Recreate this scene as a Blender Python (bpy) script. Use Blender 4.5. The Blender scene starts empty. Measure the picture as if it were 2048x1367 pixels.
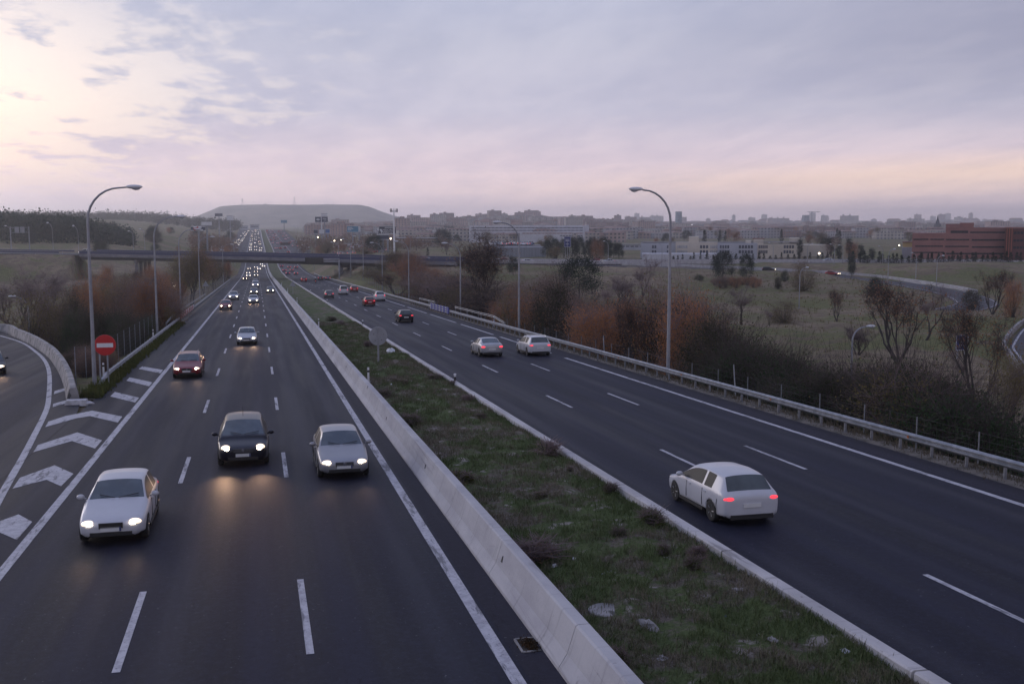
import bpy, bmesh, math, random
import numpy as np
from mathutils import Vector, Matrix, noise as mnoise

# ------------------------------------------------------------------ camera, world, sun, exposure
scene = bpy.context.scene
COL = scene.collection
FPX, YAW, PITCH, CAMZ, GRADE = 2145.0, math.radians(13.35), math.radians(6.32), 7.52, 0.0319
cam_d = bpy.data.cameras.new('camera')
cam_d.sensor_width = 36.0
cam_d.lens = 36.0 * FPX / 2048.0
cam_d.clip_start = 0.3
cam_d.clip_end = 60000
cam = bpy.data.objects.new('camera', cam_d)
COL.objects.link(cam)
cam.location = (0, 0, CAMZ)
cam.rotation_euler = (math.pi / 2 - PITCH, 0, -YAW)
scene.camera = cam
scene.view_settings.view_transform = 'Standard'
scene.view_settings.look = 'None'
scene.view_settings.exposure = 0.12
scene.view_settings.gamma = 1.0
scene.cycles.max_bounces = 5
scene.cycles.diffuse_bounces = 3
scene.cycles.glossy_bounces = 3
scene.cycles.transparent_max_bounces = 6
scene.cycles.volume_bounces = 2
scene.cycles.sample_clamp_indirect = 4.0

SUN_EL, SUN_AZ = math.radians(14), math.radians(-34)     # azimuth from +Y towards +X
sun_d = bpy.data.lights.new('sun', 'SUN')
sun_d.energy = 0.5
sun_d.angle = math.radians(25)
sun_d.color = (1.0, 0.93, 0.95)
sun = bpy.data.objects.new('sun', sun_d)
COL.objects.link(sun)
sun.rotation_euler = (math.pi / 2 - SUN_EL, 0, math.pi - SUN_AZ)

world = bpy.data.worlds.new('World')
scene.world = world
world.use_nodes = True


class NT:
    """small helper to write node graphs"""
    def __init__(s, tree):
        s.t = tree; s.n = tree.nodes; s.l = tree.links
    def new(s, typ, **kw):
        n = s.n.new(typ)
        for k, v in kw.items():
            setattr(n, k, v)
        return n
    def put(s, sock, v):
        if hasattr(v, 'is_linked') or isinstance(v, bpy.types.NodeSocket):
            s.l.new(v, sock)
        else:
            if isinstance(v, (tuple, list)) and len(v) == 3 and sock.type == 'RGBA':
                v = (*v, 1)
            sock.default_value = v
    def math(s, op, a, b=0.0, c=None, clamp=False):
        n = s.new('ShaderNodeMath', operation=op, use_clamp=clamp)
        s.put(n.inputs[0], a); s.put(n.inputs[1], b)
        if c is not None: s.put(n.inputs[2], c)
        return n.outputs[0]
    def mix(s, f, a, b, blend='MIX'):
        n = s.new('ShaderNodeMix', data_type='RGBA', blend_type=blend)
        s.put(n.inputs[0], f); s.put(n.inputs[6], a); s.put(n.inputs[7], b)
        return n.outputs[2]
    def noise(s, vec, scale, detail=4, rough=0.55, dist=0.0):
        n = s.new('ShaderNodeTexNoise')
        s.l.new(vec, n.inputs['Vector'])
        n.inputs['Scale'].default_value = scale
        n.inputs['Detail'].default_value = detail
        n.inputs['Roughness'].default_value = rough
        n.inputs['Distortion'].default_value = dist
        return n.outputs['Fac']
    def ramp(s, f, stops, interp='LINEAR'):
        n = s.new('ShaderNodeValToRGB')
        n.color_ramp.interpolation = interp
        els = n.color_ramp.elements
        while len(els) > len(stops): els.remove(els[-1])
        while len(els) < len(stops): els.new(0.5)
        for e, (p, c) in zip(els, stops):
            e.position = p
            e.color = (c, c, c, 1) if isinstance(c, (int, float)) else (*c, 1)
        s.put(n.inputs[0], f)
        return n.outputs[0]
    def smooth(s, f, a, b):
        n = s.new('ShaderNodeMapRange', interpolation_type='SMOOTHSTEP')
        s.put(n.inputs[0], f)
        n.inputs[1].default_value = a; n.inputs[2].default_value = b
        return n.outputs[0]
    def mapping(s, vec, scale=(1, 1, 1), rot=(0, 0, 0), loc=(0, 0, 0)):
        n = s.new('ShaderNodeMapping')
        s.l.new(vec, n.inputs[0])
        n.inputs['Scale'].default_value = scale
        n.inputs['Rotation'].default_value = rot
        n.inputs['Location'].default_value = loc
        return n.outputs[0]


def build_world():
    w = NT(world.node_tree)
    w.n.clear()
    out = w.new('ShaderNodeOutputWorld')
    bg = w.new('ShaderNodeBackground')
    tc = w.new('ShaderNodeTexCoord')
    sep = w.new('ShaderNodeSeparateXYZ')
    nrm = w.new('ShaderNodeVectorMath', operation='NORMALIZE')
    w.l.new(tc.outputs['Generated'], nrm.inputs[0])
    w.l.new(nrm.outputs[0], sep.inputs[0])
    x, y, z = sep.outputs
    az = w.math('ARCTAN2', x, y)                      # 0 = along the road, + to the right
    # plane of the cloud layer: streets of cloud flatten towards the horizon
    zz = w.math('ADD', w.math('MAXIMUM', z, 0.0), 0.10)
    cx = w.math('DIVIDE', x, zz); cy = w.math('DIVIDE', y, zz)
    cv = w.new('ShaderNodeCombineXYZ')
    w.l.new(cx, cv.inputs[0]); w.l.new(cy, cv.inputs[1])
    cvec = cv.outputs[0]
    # evening gradient seen through the thin sheet
    base = w.ramp(z, [(0.0, (.92, .76, .86)), (0.012, (.96, .77, .84)), (0.03, (.95, .755, .78)), (0.055, (.80, .66, .72)),
                      (0.10, (.565, .545, .66)), (0.16, (.505, .512, .63)), (0.24, (.43, .47, .63)), (1.0, (.46, .56, .98))])
    rightf = w.smooth(az, 0.10, 0.62)
    # lens vignette painted into the sky: darker high on the right
    vignette = w.math('MULTIPLY', w.smooth(az, .25, .75), w.smooth(z, .04, .16))
    base = w.mix(w.math('MULTIPLY', vignette, .8), base, (.335, .335, .445))
    # warm band low on the right, its upper edge rising towards the right
    zb = w.math('SUBTRACT', z, w.math('MULTIPLY', az, .035))
    band = w.ramp(w.math('ADD', zb, .02), [(0.0, 0.0), (0.012, .15), (0.028, .7), (0.042, 1.0), (0.052, .5), (0.062, 0.05), (.08, 0)])
    warm = w.mix(w.math('MULTIPLY', w.math('MULTIPLY', rightf, band), 1.0), base, (1.02, .76, .64))
    low = w.ramp(z, [(0.0, 1.0), (0.02, .55), (0.035, 0.0)])
    warm = w.mix(w.math('MULTIPLY', w.math('MULTIPLY', rightf, low), .35), warm, (.78, .60, .68))
    # overcast sheet with soft billows
    n1 = w.noise(w.mapping(cvec, (0.75, 0.36, 1), (0, 0, .40)), 0.9, 4, .5, .1)
    n2 = w.noise(w.mapping(cvec, (1.2, .46, 1), (0, 0, .30), (3, 1, 0)), 3.4, 7, .60, .15)
    streak = w.math('ADD', w.math('MULTIPLY', n1, .55), w.math('MULTIPLY', n2, .45))
    sv = w.smooth(streak, .34, .66)
    sheet = w.mix(sv, w.mix(1.0, warm, (.885, .90, .94), 'MULTIPLY'), w.mix(1.0, warm, (1.11, 1.09, 1.06), 'MULTIPLY'))
    # breaks in the cloud on the left, bright cream
    leftf = w.math('SUBTRACT', 1.0, w.smooth(az, -0.24, 0.22))
    win = w.ramp(z, [(0.0, 0.0), (0.02, .2), (0.045, .8), (0.10, 1.0), (0.14, .85), (0.20, .45), (0.5, .15)])
    n3 = w.noise(w.mapping(cvec, (0.7, .62, 1), (0, 0, .55), (5.3, 2.2, 0)), 1.0, 3, .5, .2)
    n4 = w.noise(w.mapping(cvec, (1.0, .70, 1), (0, 0, .40), (1.3, 4.2, 0)), 4.6, 8, .60, .15)
    gap = w.math('ADD', w.math('ADD', w.math('MULTIPLY', n3, .46), w.math('MULTIPLY', n4, .54)), w.math('MULTIPLY', leftf, .092))
    gapm = w.math('MULTIPLY', w.math('MULTIPLY', w.smooth(gap, .515, .63), win), w.math('ADD', w.math('MULTIPLY', leftf, .92), .08))
    sky = w.new('ShaderNodeTexSky', sky_type='NISHITA', sun_disc=False)
    sky.sun_elevation = SUN_EL; sky.sun_rotation = SUN_AZ
    sky.air_density = 1.5; sky.dust_density = 3.0
    nish = w.mix(1.0, sky.outputs[0], (.028, .028, .03), 'MULTIPLY')
    bright = w.mix(1.0, (.66, .61, .66), nish, 'ADD')
    col = w.mix(gapm, sheet, bright)
    # sky above the view dimmed to hold down the light on the ground
    up = w.math('SUBTRACT', 1.0, w.math('MULTIPLY', w.smooth(z, .20, .50), .15))
    vm = w.new('ShaderNodeVectorMath', operation='SCALE')
    w.l.new(col, vm.inputs[0]); w.l.new(up, vm.inputs[3])
    w.l.new(vm.outputs[0], bg.inputs[0])
    bg.inputs[1].default_value = 1.0
    w.l.new(bg.outputs[0], out.inputs[0])


build_world()

# ------------------------------------------------------------------ helpers
R = random.Random(11)
FW = Vector((math.sin(YAW) * math.cos(PITCH), math.cos(YAW) * math.cos(PITCH), -math.sin(PITCH)))
RT = Vector((math.cos(YAW), -math.sin(YAW), 0))
UP = RT.cross(FW)


def ray(px, py):
    return FW * FPX + RT * (px - 1024) + UP * (683.5 - py)


def on_plane(px, py, off=0.0):
    """point of the near road plane met by a sight line"""
    d = ray(px, py)
    t = (off - CAMZ) / (d.z + GRADE * d.y)
    return Vector((0, 0, CAMZ)) + d * t


def at_depth(px, D, py=446):
    """map position (and height) at D metres ahead"""
    d = ray(px, py)
    h = Vector((math.sin(YAW), math.cos(YAW), 0))
    t = D / d.dot(h)
    return Vector((0, 0, CAMZ)) + d * t


PROF_Y = [-80, 0, 430, 520, 600, 680, 750, 880, 1030, 1380, 1520, 1900, 2600]
PROF_Z = [2.552, 0, -13.72, -15.7, -15.9, -14.0, -11.5, -9.9, -8.6, -2.9, -1.6, -7, -9]


def zr(y):
    return float(np.interp(y, PROF_Y, PROF_Z))


MATS = {}


def mat(name, col, rough=.7, metal=0.0, col2=None, scale=1.0, detail=4, bump=0.0, spec=.5, emis=None, estr=0, stretch=(1, 1, 1), contrast=(.35, .65), coat=0.0, bscale=None, speck=None):
    if name in MATS: return MATS[name]
    m = bpy.data.materials.new(name)
    m.use_nodes = True
    w = NT(m.node_tree)
    b = w.n['Principled BSDF']
    b.inputs['Roughness'].default_value = rough
    b.inputs['Metallic'].default_value = metal
    b.inputs['Specular IOR Level'].default_value = spec
    b.inputs['Coat Weight'].default_value = coat
    b.inputs['Coat Roughness'].default_value = .08
    tc = w.new('ShaderNodeTexCoord')
    vec = w.mapping(tc.outputs['Object'], stretch)
    c2 = col2 if col2 else tuple(min(1, c * 1.12) for c in col)
    f = w.smooth(w.noise(vec, scale, detail), contrast[0], contrast[1])
    c = w.mix(f, col, c2)
    if speck:
        f2 = w.smooth(w.noise(tc.outputs['Object'], speck[1], 2), speck[2], speck[2] + .06)
        c = w.mix(f2, c, speck[0])
    w.l.new(c, b.inputs['Base Color'])
    if bump:
        bp = w.new('ShaderNodeBump')
        bp.inputs['Strength'].default_value = bump
        bp.inputs['Distance'].default_value = .05
        w.l.new(w.noise(tc.outputs['Object'], bscale or scale * 6, 5), bp.inputs['Height'])
        w.l.new(bp.outputs[0], b.inputs['Normal'])
    if emis:
        b.inputs['Emission Color'].default_value = (*emis, 1)
        b.inputs['Emission Strength'].default_value = estr
    MATS[name] = m
    return m


def leafmat(name, c1, c2, c3, rough=.8, scale=.6):
    if name in MATS: return MATS[name]
    m = bpy.data.materials.new(name); m.use_nodes = True
    w = NT(m.node_tree); b = w.n['Principled BSDF']
    b.inputs['Roughness'].default_value = rough
    b.inputs['Specular IOR Level'].default_value = .25
    tc = w.new('ShaderNodeTexCoord'); oi = w.new('ShaderNodeObjectInfo')
    n = w.noise(tc.outputs['Object'], scale, 3)
    g = w.noise(tc.outputs['Object'], scale * 9, 2)
    c = w.mix(w.smooth(n, .38, .62), c1, c2)
    c = w.mix(w.smooth(g, .5, .7), c, c3)
    k = w.math('ADD', w.math('MULTIPLY', oi.outputs['Random'], .5), .75)
    vm = w.new('ShaderNodeVectorMath', operation='SCALE')
    w.l.new(c, vm.inputs[0]); w.l.new(k, vm.inputs[3])
    w.l.new(vm.outputs[0], b.inputs['Base Color'])
    tr = w.new('ShaderNodeBsdfTranslucent'); w.l.new(vm.outputs[0], tr.inputs[0])
    ms = w.new('ShaderNodeMixShader'); ms.inputs[0].default_value = .42
    w.l.new(b.outputs[0], ms.inputs[1]); w.l.new(tr.outputs[0], ms.inputs[2])
    w.l.new(ms.outputs[0], w.n['Material Output'].inputs[0])
    MATS[name] = m
    return m


class MB:
    """mesh collector"""
    def __init__(s): s.v = []; s.f = []; s.m = []
    def add(s, vs, fs, mi=0):
        o = len(s.v); s.v.extend([tuple(p) for p in vs]); s.f.extend([tuple(i + o for i in f) for f in fs]); s.m.extend([mi] * len(fs))
    def box(s, c, size, mi=0, rz=0.0, taper=1.0):
        hx, hy, hz = [k / 2 for k in size]
        ca, sa = math.cos(rz), math.sin(rz)
        vs = []
        for dz, k in ((-hz, 1), (hz, taper)):
            for dx, dy in ((-hx, -hy), (hx, -hy), (hx, hy), (-hx, hy)):
                dx *= k; dy *= k
                vs.append((c[0] + dx * ca - dy * sa, c[1] + dx * sa + dy * ca, c[2] + dz))
        s.add(vs, [(3, 2, 1, 0), (4, 5, 6, 7), (0, 1, 5, 4), (1, 2, 6, 5), (2, 3, 7, 6), (3, 0, 4, 7)], mi)
    def tube(s, pts, rad, n=6, mi=0, cap=True):
        pts = [Vector(p) for p in pts]
        if not isinstance(rad, (list, tuple)): rad = [rad] * len(pts)
        vs = []; prev = None
        for i, p in enumerate(pts):
            t = (pts[min(i + 1, len(pts) - 1)] - pts[max(i - 1, 0)]).normalized()
            if prev is None:
                a = Vector((0, 0, 1)) if abs(t.z) < .9 else Vector((1, 0, 0))
                u = t.cross(a).normalized()
            else:
                u = (prev - t * prev.dot(t)).normalized()
            prev = u; v = t.cross(u)
            for k in range(n):
                a = 2 * math.pi * k / n
                vs.append(p + (u * math.cos(a) + v * math.sin(a)) * rad[i])
        fs = []
        for i in range(len(pts) - 1):
            for k in range(n):
                fs.append((i * n + k, i * n + (k + 1) % n, (i + 1) * n + (k + 1) % n, (i + 1) * n + k))
        if cap:
            fs.append(tuple(range(n))[::-1]); fs.append(tuple((len(pts) - 1) * n + k for k in range(n)))
        s.add(vs, fs, mi)
    def lathe(s, prof, n=16, axis='x', c=(0, 0, 0), mi=0):
        """prof: list of (offset along axis, radius)"""
        vs = []
        for o, r in prof:
            for k in range(n):
                a = 2 * math.pi * k / n; p, q = r * math.cos(a), r * math.sin(a)
                vs.append({'x': (c[0] + o, c[1] + p, c[2] + q), 'y': (c[0] + q, c[1] + o, c[2] + p), 'z': (c[0] + p, c[1] + q, c[2] + o)}[axis])
        fs = [(i * n + k, i * n + (k + 1) % n, (i + 1) * n + (k + 1) % n, (i + 1) * n + k) for i in range(len(prof) - 1) for k in range(n)]
        fs.append(tuple(range(n))[::-1]); fs.append(tuple((len(prof) - 1) * n + k for k in range(n)))
        s.add(vs, fs, mi)
    def blob(s, c, r, n=8, m=5, mi=0, jit=0.0, rnd=R):
        vs = [(c[0], c[1], c[2] - r[2])]
        for j in range(1, m):
            t = math.pi * j / m
            for k in range(n):
                a = 2 * math.pi * k / n; q = 1 + rnd.uniform(-jit, jit)
                vs.append((c[0] + r[0] * math.sin(t) * math.cos(a) * q, c[1] + r[1] * math.sin(t) * math.sin(a) * q, c[2] - r[2] * math.cos(t) * q))
        vs.append((c[0], c[1], c[2] + r[2]))
        fs = [(0, 1 + (k + 1) % n, 1 + k) for k in range(n)]
        for j in range(m - 2):
            for k in range(n):
                a = 1 + j * n; fs.append((a + k, a + (k + 1) % n, a + n + (k + 1) % n, a + n + k))
        L = len(vs) - 1; a = 1 + (m - 2) * n
        fs += [(a + k, a + (k + 1) % n, L) for k in range(n)]
        s.add(vs, fs, mi)
    def build(s, name, mats, parent=None, smooth=False, loc=None):
        me = bpy.data.meshes.new(name)
        me.from_pydata(s.v, [], s.f)
        mats = mats if isinstance(mats, (list, tuple)) else [mats]
        for m in mats: me.materials.append(m)
        if len(mats) > 1: me.polygons.foreach_set('material_index', s.m)
        if smooth: me.polygons.foreach_set('use_smooth', [True] * len(s.f))
        me.update()
        o = bpy.data.objects.new(name, me); COL.objects.link(o)
        if parent: o.parent = parent
        if loc: o.location = loc
        return o


def tag(o, label=None, cat=None, group=None, kind=None):
    if label: o['label'] = label
    if cat: o['category'] = cat
    if group: o['group'] = group
    if kind: o['kind'] = kind
    return o


def thing(name, label, cat, loc=(0, 0, 0), rz=0.0, group=None):
    o = bpy.data.objects.new(name, None); COL.objects.link(o)
    o.empty_display_size = .3
    o.location = loc; o.rotation_euler = (0, 0, rz)
    return tag(o, label, cat, group)


def dup(root, loc=None, rz=None, label=None, group=None, scale=None, parent=None):
    c = root.copy(); COL.objects.link(c)
    if parent is not None: c.parent = parent
    if loc is not None: c.location = loc
    if rz is not None: c.rotation_euler = (0, 0, rz)
    if scale is not None: c.scale = scale if isinstance(scale, (tuple, list)) else (scale,) * 3
    if label: c['label'] = label
    if group: c['group'] = group
    for ch in list(root.children):
        dup(ch, parent=c)
    return c


def structure(o):
    o['kind'] = 'structure'
    return o


def text_part(s, size, m, parent, loc, rot, name='lettering', ext=.01, align='CENTER'):
    cu = bpy.data.curves.new(name, 'FONT')
    cu.body = s; cu.size = size; cu.extrude = ext; cu.align_x = align; cu.align_y = 'CENTER'
    cu.resolution_u = 2
    tmp = bpy.data.objects.new('tmp', cu); COL.objects.link(tmp)
    dg = bpy.context.evaluated_depsgraph_get()
    me = bpy.data.meshes.new_from_object(tmp.evaluated_get(dg))
    bpy.data.objects.remove(tmp)
    me.materials.clear(); me.materials.append(m)
    o = bpy.data.objects.new(name, me); COL.objects.link(o)
    o.parent = parent; o.location = loc; o.rotation_euler = rot
    return o

# ------------------------------------------------------------------ materials of the setting
def asphalt(name, c, c2, rough=.62, lane=True):
    m = bpy.data.materials.new(name); m.use_nodes = True
    w = NT(m.node_tree); b = w.n['Principled BSDF']
    tc = w.new('ShaderNodeTexCoord'); g = w.new('ShaderNodeNewGeometry')
    pos = g.outputs['Position']
    st = w.noise(w.mapping(pos, (1.0, .012, 1)), 1.1, 3)
    big = w.noise(w.mapping(pos, (1, .12, 1)), .22, 4)
    grain = w.noise(pos, 38, 2)
    f = w.smooth(w.math('ADD', w.math('MULTIPLY', st, .55), w.math('MULTIPLY', big, .45)), .40, .60)
    sx = w.new('ShaderNodeSeparateXYZ'); w.l.new(pos, sx.inputs[0])
    # oil line down the middle of each lane
    cs = w.math('COSINE', w.math('MULTIPLY', w.math('ADD', sx.outputs[0], 4.45), 2 * math.pi / 3.52))
    oil = w.math('MULTIPLY', w.smooth(cs, .35, 1.0), w.smooth(w.noise(w.mapping(pos, (.3, .02, 1)), 1.5, 4), .3, .7))
    tyre = w.smooth(w.math('COSINE', w.math('MULTIPLY', w.math('ADD', sx.outputs[0], 3.67), 4 * math.pi / 3.52)), .2, 1.0)
    col = w.mix(f, c, c2)
    if lane:
        col = w.mix(w.math('MULTIPLY', oil, .6), col, tuple(k * .55 for k in c))
        col = w.mix(w.math('MULTIPLY', tyre, .38), col, tuple(k * 1.5 for k in c2))
    # sealed cracks
    ck = w.noise(w.mapping(pos, (1, .25, 1)), .55, 5, .6)
    crk = w.math('LESS_THAN', w.math('ABSOLUTE', w.math('SUBTRACT', ck, .47)), .0016)
    col = w.mix(w.math('MULTIPLY', crk, .55), col, tuple(k * .4 for k in c))
    col = w.mix(w.math('MULTIPLY', w.smooth(grain, .45, .75), .35), col, tuple(k * 1.7 for k in c2))
    # oil and wear spots
    sp = w.smooth(w.noise(pos, 1.7, 3), .68, .74)
    col = w.mix(w.math('MULTIPLY', sp, .35), col, tuple(k * .45 for k in c))
    ag = w.noise(pos, 7.0, 3, .8)
    col = w.mix(w.math('MULTIPLY', w.smooth(ag, .42, .68), .40), col, tuple(k * 1.9 for k in c2))
    # pale grit
    gr = w.smooth(w.noise(pos, 13.0, 1), .74, .79)
    col = w.mix(w.math('MULTIPLY', gr, .5), col, (.16, .155, .17))
    w.l.new(col, b.inputs['Base Color'])
    w.l.new(w.math('ADD', rough - .06, w.math('MULTIPLY', f, .12)), b.inputs['Roughness'])
    b.inputs['Specular IOR Level'].default_value = .12
    bp = w.new('ShaderNodeBump'); bp.inputs['Strength'].default_value = .35; bp.inputs['Distance'].default_value = .012
    w.l.new(w.noise(pos, 55, 3), bp.inputs['Height']); w.l.new(bp.outputs[0], b.inputs['Normal'])
    MATS[name] = m
    return m


M_ASPH = asphalt('asphalt', (.0065, .0075, .0155), (.0130, .0140, .0265))
M_ASPH2 = asphalt('asphalt_shoulder', (.013, .0130, .020), (.020, .0195, .029), .7)
M_ASPHF = asphalt('asphalt_worn', (.045, .044, .052), (.06, .058, .068), .7)


def paintmat():
    m = bpy.data.materials.new('road_paint'); m.use_nodes = True
    w = NT(m.node_tree); b = w.n['Principled BSDF']
    g = w.new('ShaderNodeNewGeometry'); pos = g.outputs['Position']
    c = w.mix(w.smooth(w.noise(pos, 3.5, 6, .65), .40, .66), (.44, .435, .47), (.30, .295, .33))
    wear = w.math('MAXIMUM', w.smooth(w.noise(pos, 16, 5, .7), .56, .66), w.smooth(w.noise(w.mapping(pos, (3, .4, 1)), 1.3, 6, .7), .53, .62))
    c = w.mix(w.math('MULTIPLY', wear, .85), c, (.085, .085, .10))
    w.l.new(c, b.inputs['Base Color']); b.inputs['Roughness'].default_value = .65
    return m


M_PAINT = paintmat()
def concmat(name, c1, c2, dark, amt=.5):
    m = bpy.data.materials.new(name); m.use_nodes = True
    w = NT(m.node_tree); b = w.n['Principled BSDF']; b.inputs['Roughness'].default_value = .85
    g = w.new('ShaderNodeNewGeometry'); pos = g.outputs['Position']
    c = w.mix(w.smooth(w.noise(w.mapping(pos, (1, .35, 1)), .9, 8, .6), .35, .65), c1, c2)
    run = w.smooth(w.noise(w.mapping(pos, (.5, 6, .5)), 1.0, 4, .6), .54, .72)          # water runs
    scuff = w.smooth(w.noise(w.mapping(pos, (2, .10, 7)), 1.0, 4, .6), .60, .70)       # long scrapes
    blot = w.smooth(w.noise(pos, 3.2, 5, .7), .62, .72)
    c = w.mix(w.math('MULTIPLY', run, amt * .6), c, dark)
    c = w.mix(w.math('MULTIPLY', scuff, amt * .8), c, dark)
    c = w.mix(w.math('MULTIPLY', blot, amt), c, dark)
    w.l.new(c, b.inputs['Base Color'])
    bp = w.new('ShaderNodeBump'); bp.inputs['Strength'].default_value = .25; bp.inputs['Distance'].default_value = .03
    w.l.new(w.noise(pos, 9, 6, .7), bp.inputs['Height']); w.l.new(bp.outputs[0], b.inputs['Normal'])
    MATS[name] = m
    return m


M_CONC = concmat('barrier_concrete', (.33, .32, .34), (.43, .42, .43), (.15, .145, .15), .6)
M_KERB = concmat('kerb_concrete', (.36, .345, .35), (.48, .46, .46), (.15, .14, .14), .75)
M_OLDCONC = mat('stained_concrete', (.17, .165, .17), .85, col2=(.30, .285, .28), scale=.9, detail=8, bump=.2, speck=((.07, .07, .07), 1.6, .60))
M_GALV = mat('galvanised_steel', (.17, .185, .215), .5, .6, col2=(.26, .275, .31), scale=3)
M_POLE = mat('lamp_pole_steel', (.23, .24, .27), .5, .55, col2=(.30, .31, .34), scale=1.2)
M_BLACK = mat('black_plastic', (.012, .012, .014), .55)
M_RUBBER = mat('tyre_rubber', (.014, .014, .015), .85)
M_WHITE = mat('white_enamel', (.62, .62, .64), .45)
M_LAMPHEAD = mat('lamp_head_white', (.50, .51, .54), .4, .1)
M_LENS = mat('unlit_lens', (.30, .32, .36), .15)
M_RED = mat('red_reflective', (.42, .012, .015), .4)
M_BLUE = mat('blue_reflective', (.012, .024, .13), .5)
M_SIGNGREY = mat('sign_back_grey', (.30, .31, .34), .5, .3, col2=(.25, .26, .29), scale=1.5)
M_DARKBLUE = mat('parapet_blue', (.030, .033, .085), .6)


def groundmat():
    m = bpy.data.materials.new('rough_ground'); m.use_nodes = True
    w = NT(m.node_tree); b = w.n['Principled BSDF']; b.inputs['Roughness'].default_value = .95
    b.inputs['Specular IOR Level'].default_value = .1
    g = w.new('ShaderNodeNewGeometry'); pos = g.outputs['Position']
    n1 = w.noise(pos, .035, 5, .6); n2 = w.noise(w.mapping(pos, (1, 1.6, 1)), .22, 6, .65); n3 = w.noise(pos, 1.8, 5, .75)
    dry = w.mix(w.smooth(n2, .40, .62), (.140, .108, .076), (.25, .20, .135))
    grn = w.mix(w.smooth(n3, .4, .62), (.088, .100, .040), (.165, .155, .072))
    c = w.mix(w.smooth(w.math('ADD', w.math('MULTIPLY', n1, .5), w.math('MULTIPLY', n2, .5)), .47, .54), dry, grn)
    c = w.mix(w.smooth(n3, .61, .73), c, (.27, .25, .23))
    c = w.mix(w.smooth(w.noise(pos, .9, 3), .63, .70), c, (.065, .06, .045))
    w.l.new(c, b.inputs['Base Color'])
    bp = w.new('ShaderNodeBump'); bp.inputs['Strength'].default_value = .7; bp.inputs['Distance'].default_value = .25
    w.l.new(w.noise(pos, 2.2, 6, .7), bp.inputs['Height']); w.l.new(bp.outputs[0], b.inputs['Normal'])
    return m


def medianmat():
    m = bpy.data.materials.new('median_turf'); m.use_nodes = True
    w = NT(m.node_tree); b = w.n['Principled BSDF']; b.inputs['Roughness'].default_value = .95
    b.inputs['Specular IOR Level'].default_value = .1
    g = w.new('ShaderNodeNewGeometry'); pos = g.outputs['Position']
    n1 = w.noise(pos, .35, 6, .65); n2 = w.noise(pos, 2.2, 6, .7); n3 = w.noise(pos, 14, 3, .7)
    grn = w.mix(w.smooth(n3, .35, .7), (.056, .078, .030), (.100, .126, .052))
    dry = w.mix(w.smooth(n3, .35, .7), (.095, .080, .068), (.175, .150, .128))
    f = w.math('ADD', w.math('MULTIPLY', n1, .6), w.math('MULTIPLY', n2, .4))
    c = w.mix(w.smooth(f, .48, .57), grn, dry)
    c = w.mix(w.smooth(w.noise(pos, 1.3, 5, .6), .60, .67), c, (.26, .235, .215))
    w.l.new(c, b.inputs['Base Color'])
    bp = w.new('ShaderNodeBump'); bp.inputs['Strength'].default_value = .8; bp.inputs['Distance'].default_value = .08
    w.l.new(w.noise(pos, 12, 5, .75), bp.inputs['Height']); w.l.new(bp.outputs[0], b.inputs['Normal'])
    return m


M_GROUND = groundmat()
M_MEDIAN = medianmat()

# ------------------------------------------------------------------ alignments (x, y, z) and the ground that carries them
CROSS = [(-420, 445, 1.0), (-200, 436, -1.6), (-89, 426, -3.3), (-40, 418, -4.2), (8, 403, -5.0), (32, 383, -5.2), (58, 362, -5.4), (92, 349, -5.7),
         (130, 350, -6.2), (198, 360, -7.0), (300, 352, -7.6), (430, 330, -8.0)]
LOOP = [(100, 340, -6.1), (128, 331, -6.8), (157, 317, -7.7), (177, 303, -8.9), (178, 270, -9.6), (168, 233, -9.8), (155, 207, -10.1), (140, 194, -10.4)]
SERV = [(43.5, 0, -5.8), (44, 40, -6.6), (45, 90, -7.2), (45, 150, -8.6), (44, 220, -10.0)]
SERV2 = [(88, 100, -10.2), (100, 118, -10.0), (111, 133, -9.9), (142, 165, -9.7), (200, 212, -9.2)]
RAMPW_PX = [(135, 806), (131, 780), (124, 757), (113, 735), (95, 712), (62, 689), (30, 674), (0, 663)]
RAMPW = [on_plane(*p) for p in RAMPW_PX]
RAMPW += [Vector((-33, 122.5, 0)), Vector((-45, 127, 0)), Vector((-60, 130, 0))]
for p in RAMPW: p.z = -GRADE * p.y
RAMP_POLY = [(-8.7, -40), (-8.7, 60.5), (-9.3, 60.5)] + [(p.x, p.y) for p in RAMPW] + [(-60, -40)]


def seg_dist(X, Y, line):
    best = np.full(X.shape, 1e9); zz = np.zeros(X.shape)
    for (x0, y0, z0), (x1, y1, z1) in zip(line[:-1], line[1:]):
        dx, dy = x1 - x0, y1 - y0
        t = np.clip(((X - x0) * dx + (Y - y0) * dy) / (dx * dx + dy * dy), 0, 1)
        d = np.hypot(X - x0 - t * dx, Y - y0 - t * dy)
        k = d < best
        best = np.where(k, d, best); zz = np.where(k, z0 + t * (z1 - z0), zz)
    return best, zz


def inside_poly(X, Y, poly):
    ins = np.zeros(X.shape, bool)
    for (x0, y0), (x1, y1) in zip(poly, poly[1:] + poly[:1]):
        c = ((y0 > Y) != (y1 > Y)) & (X < (x1 - x0) * (Y - y0) / ((y1 - y0) + 1e-12) + x0)
        ins ^= c
    return ins


def ss(x, a, b):
    t = np.clip((x - a) / (b - a), 0, 1); return t * t * (3 - 2 * t)


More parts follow.
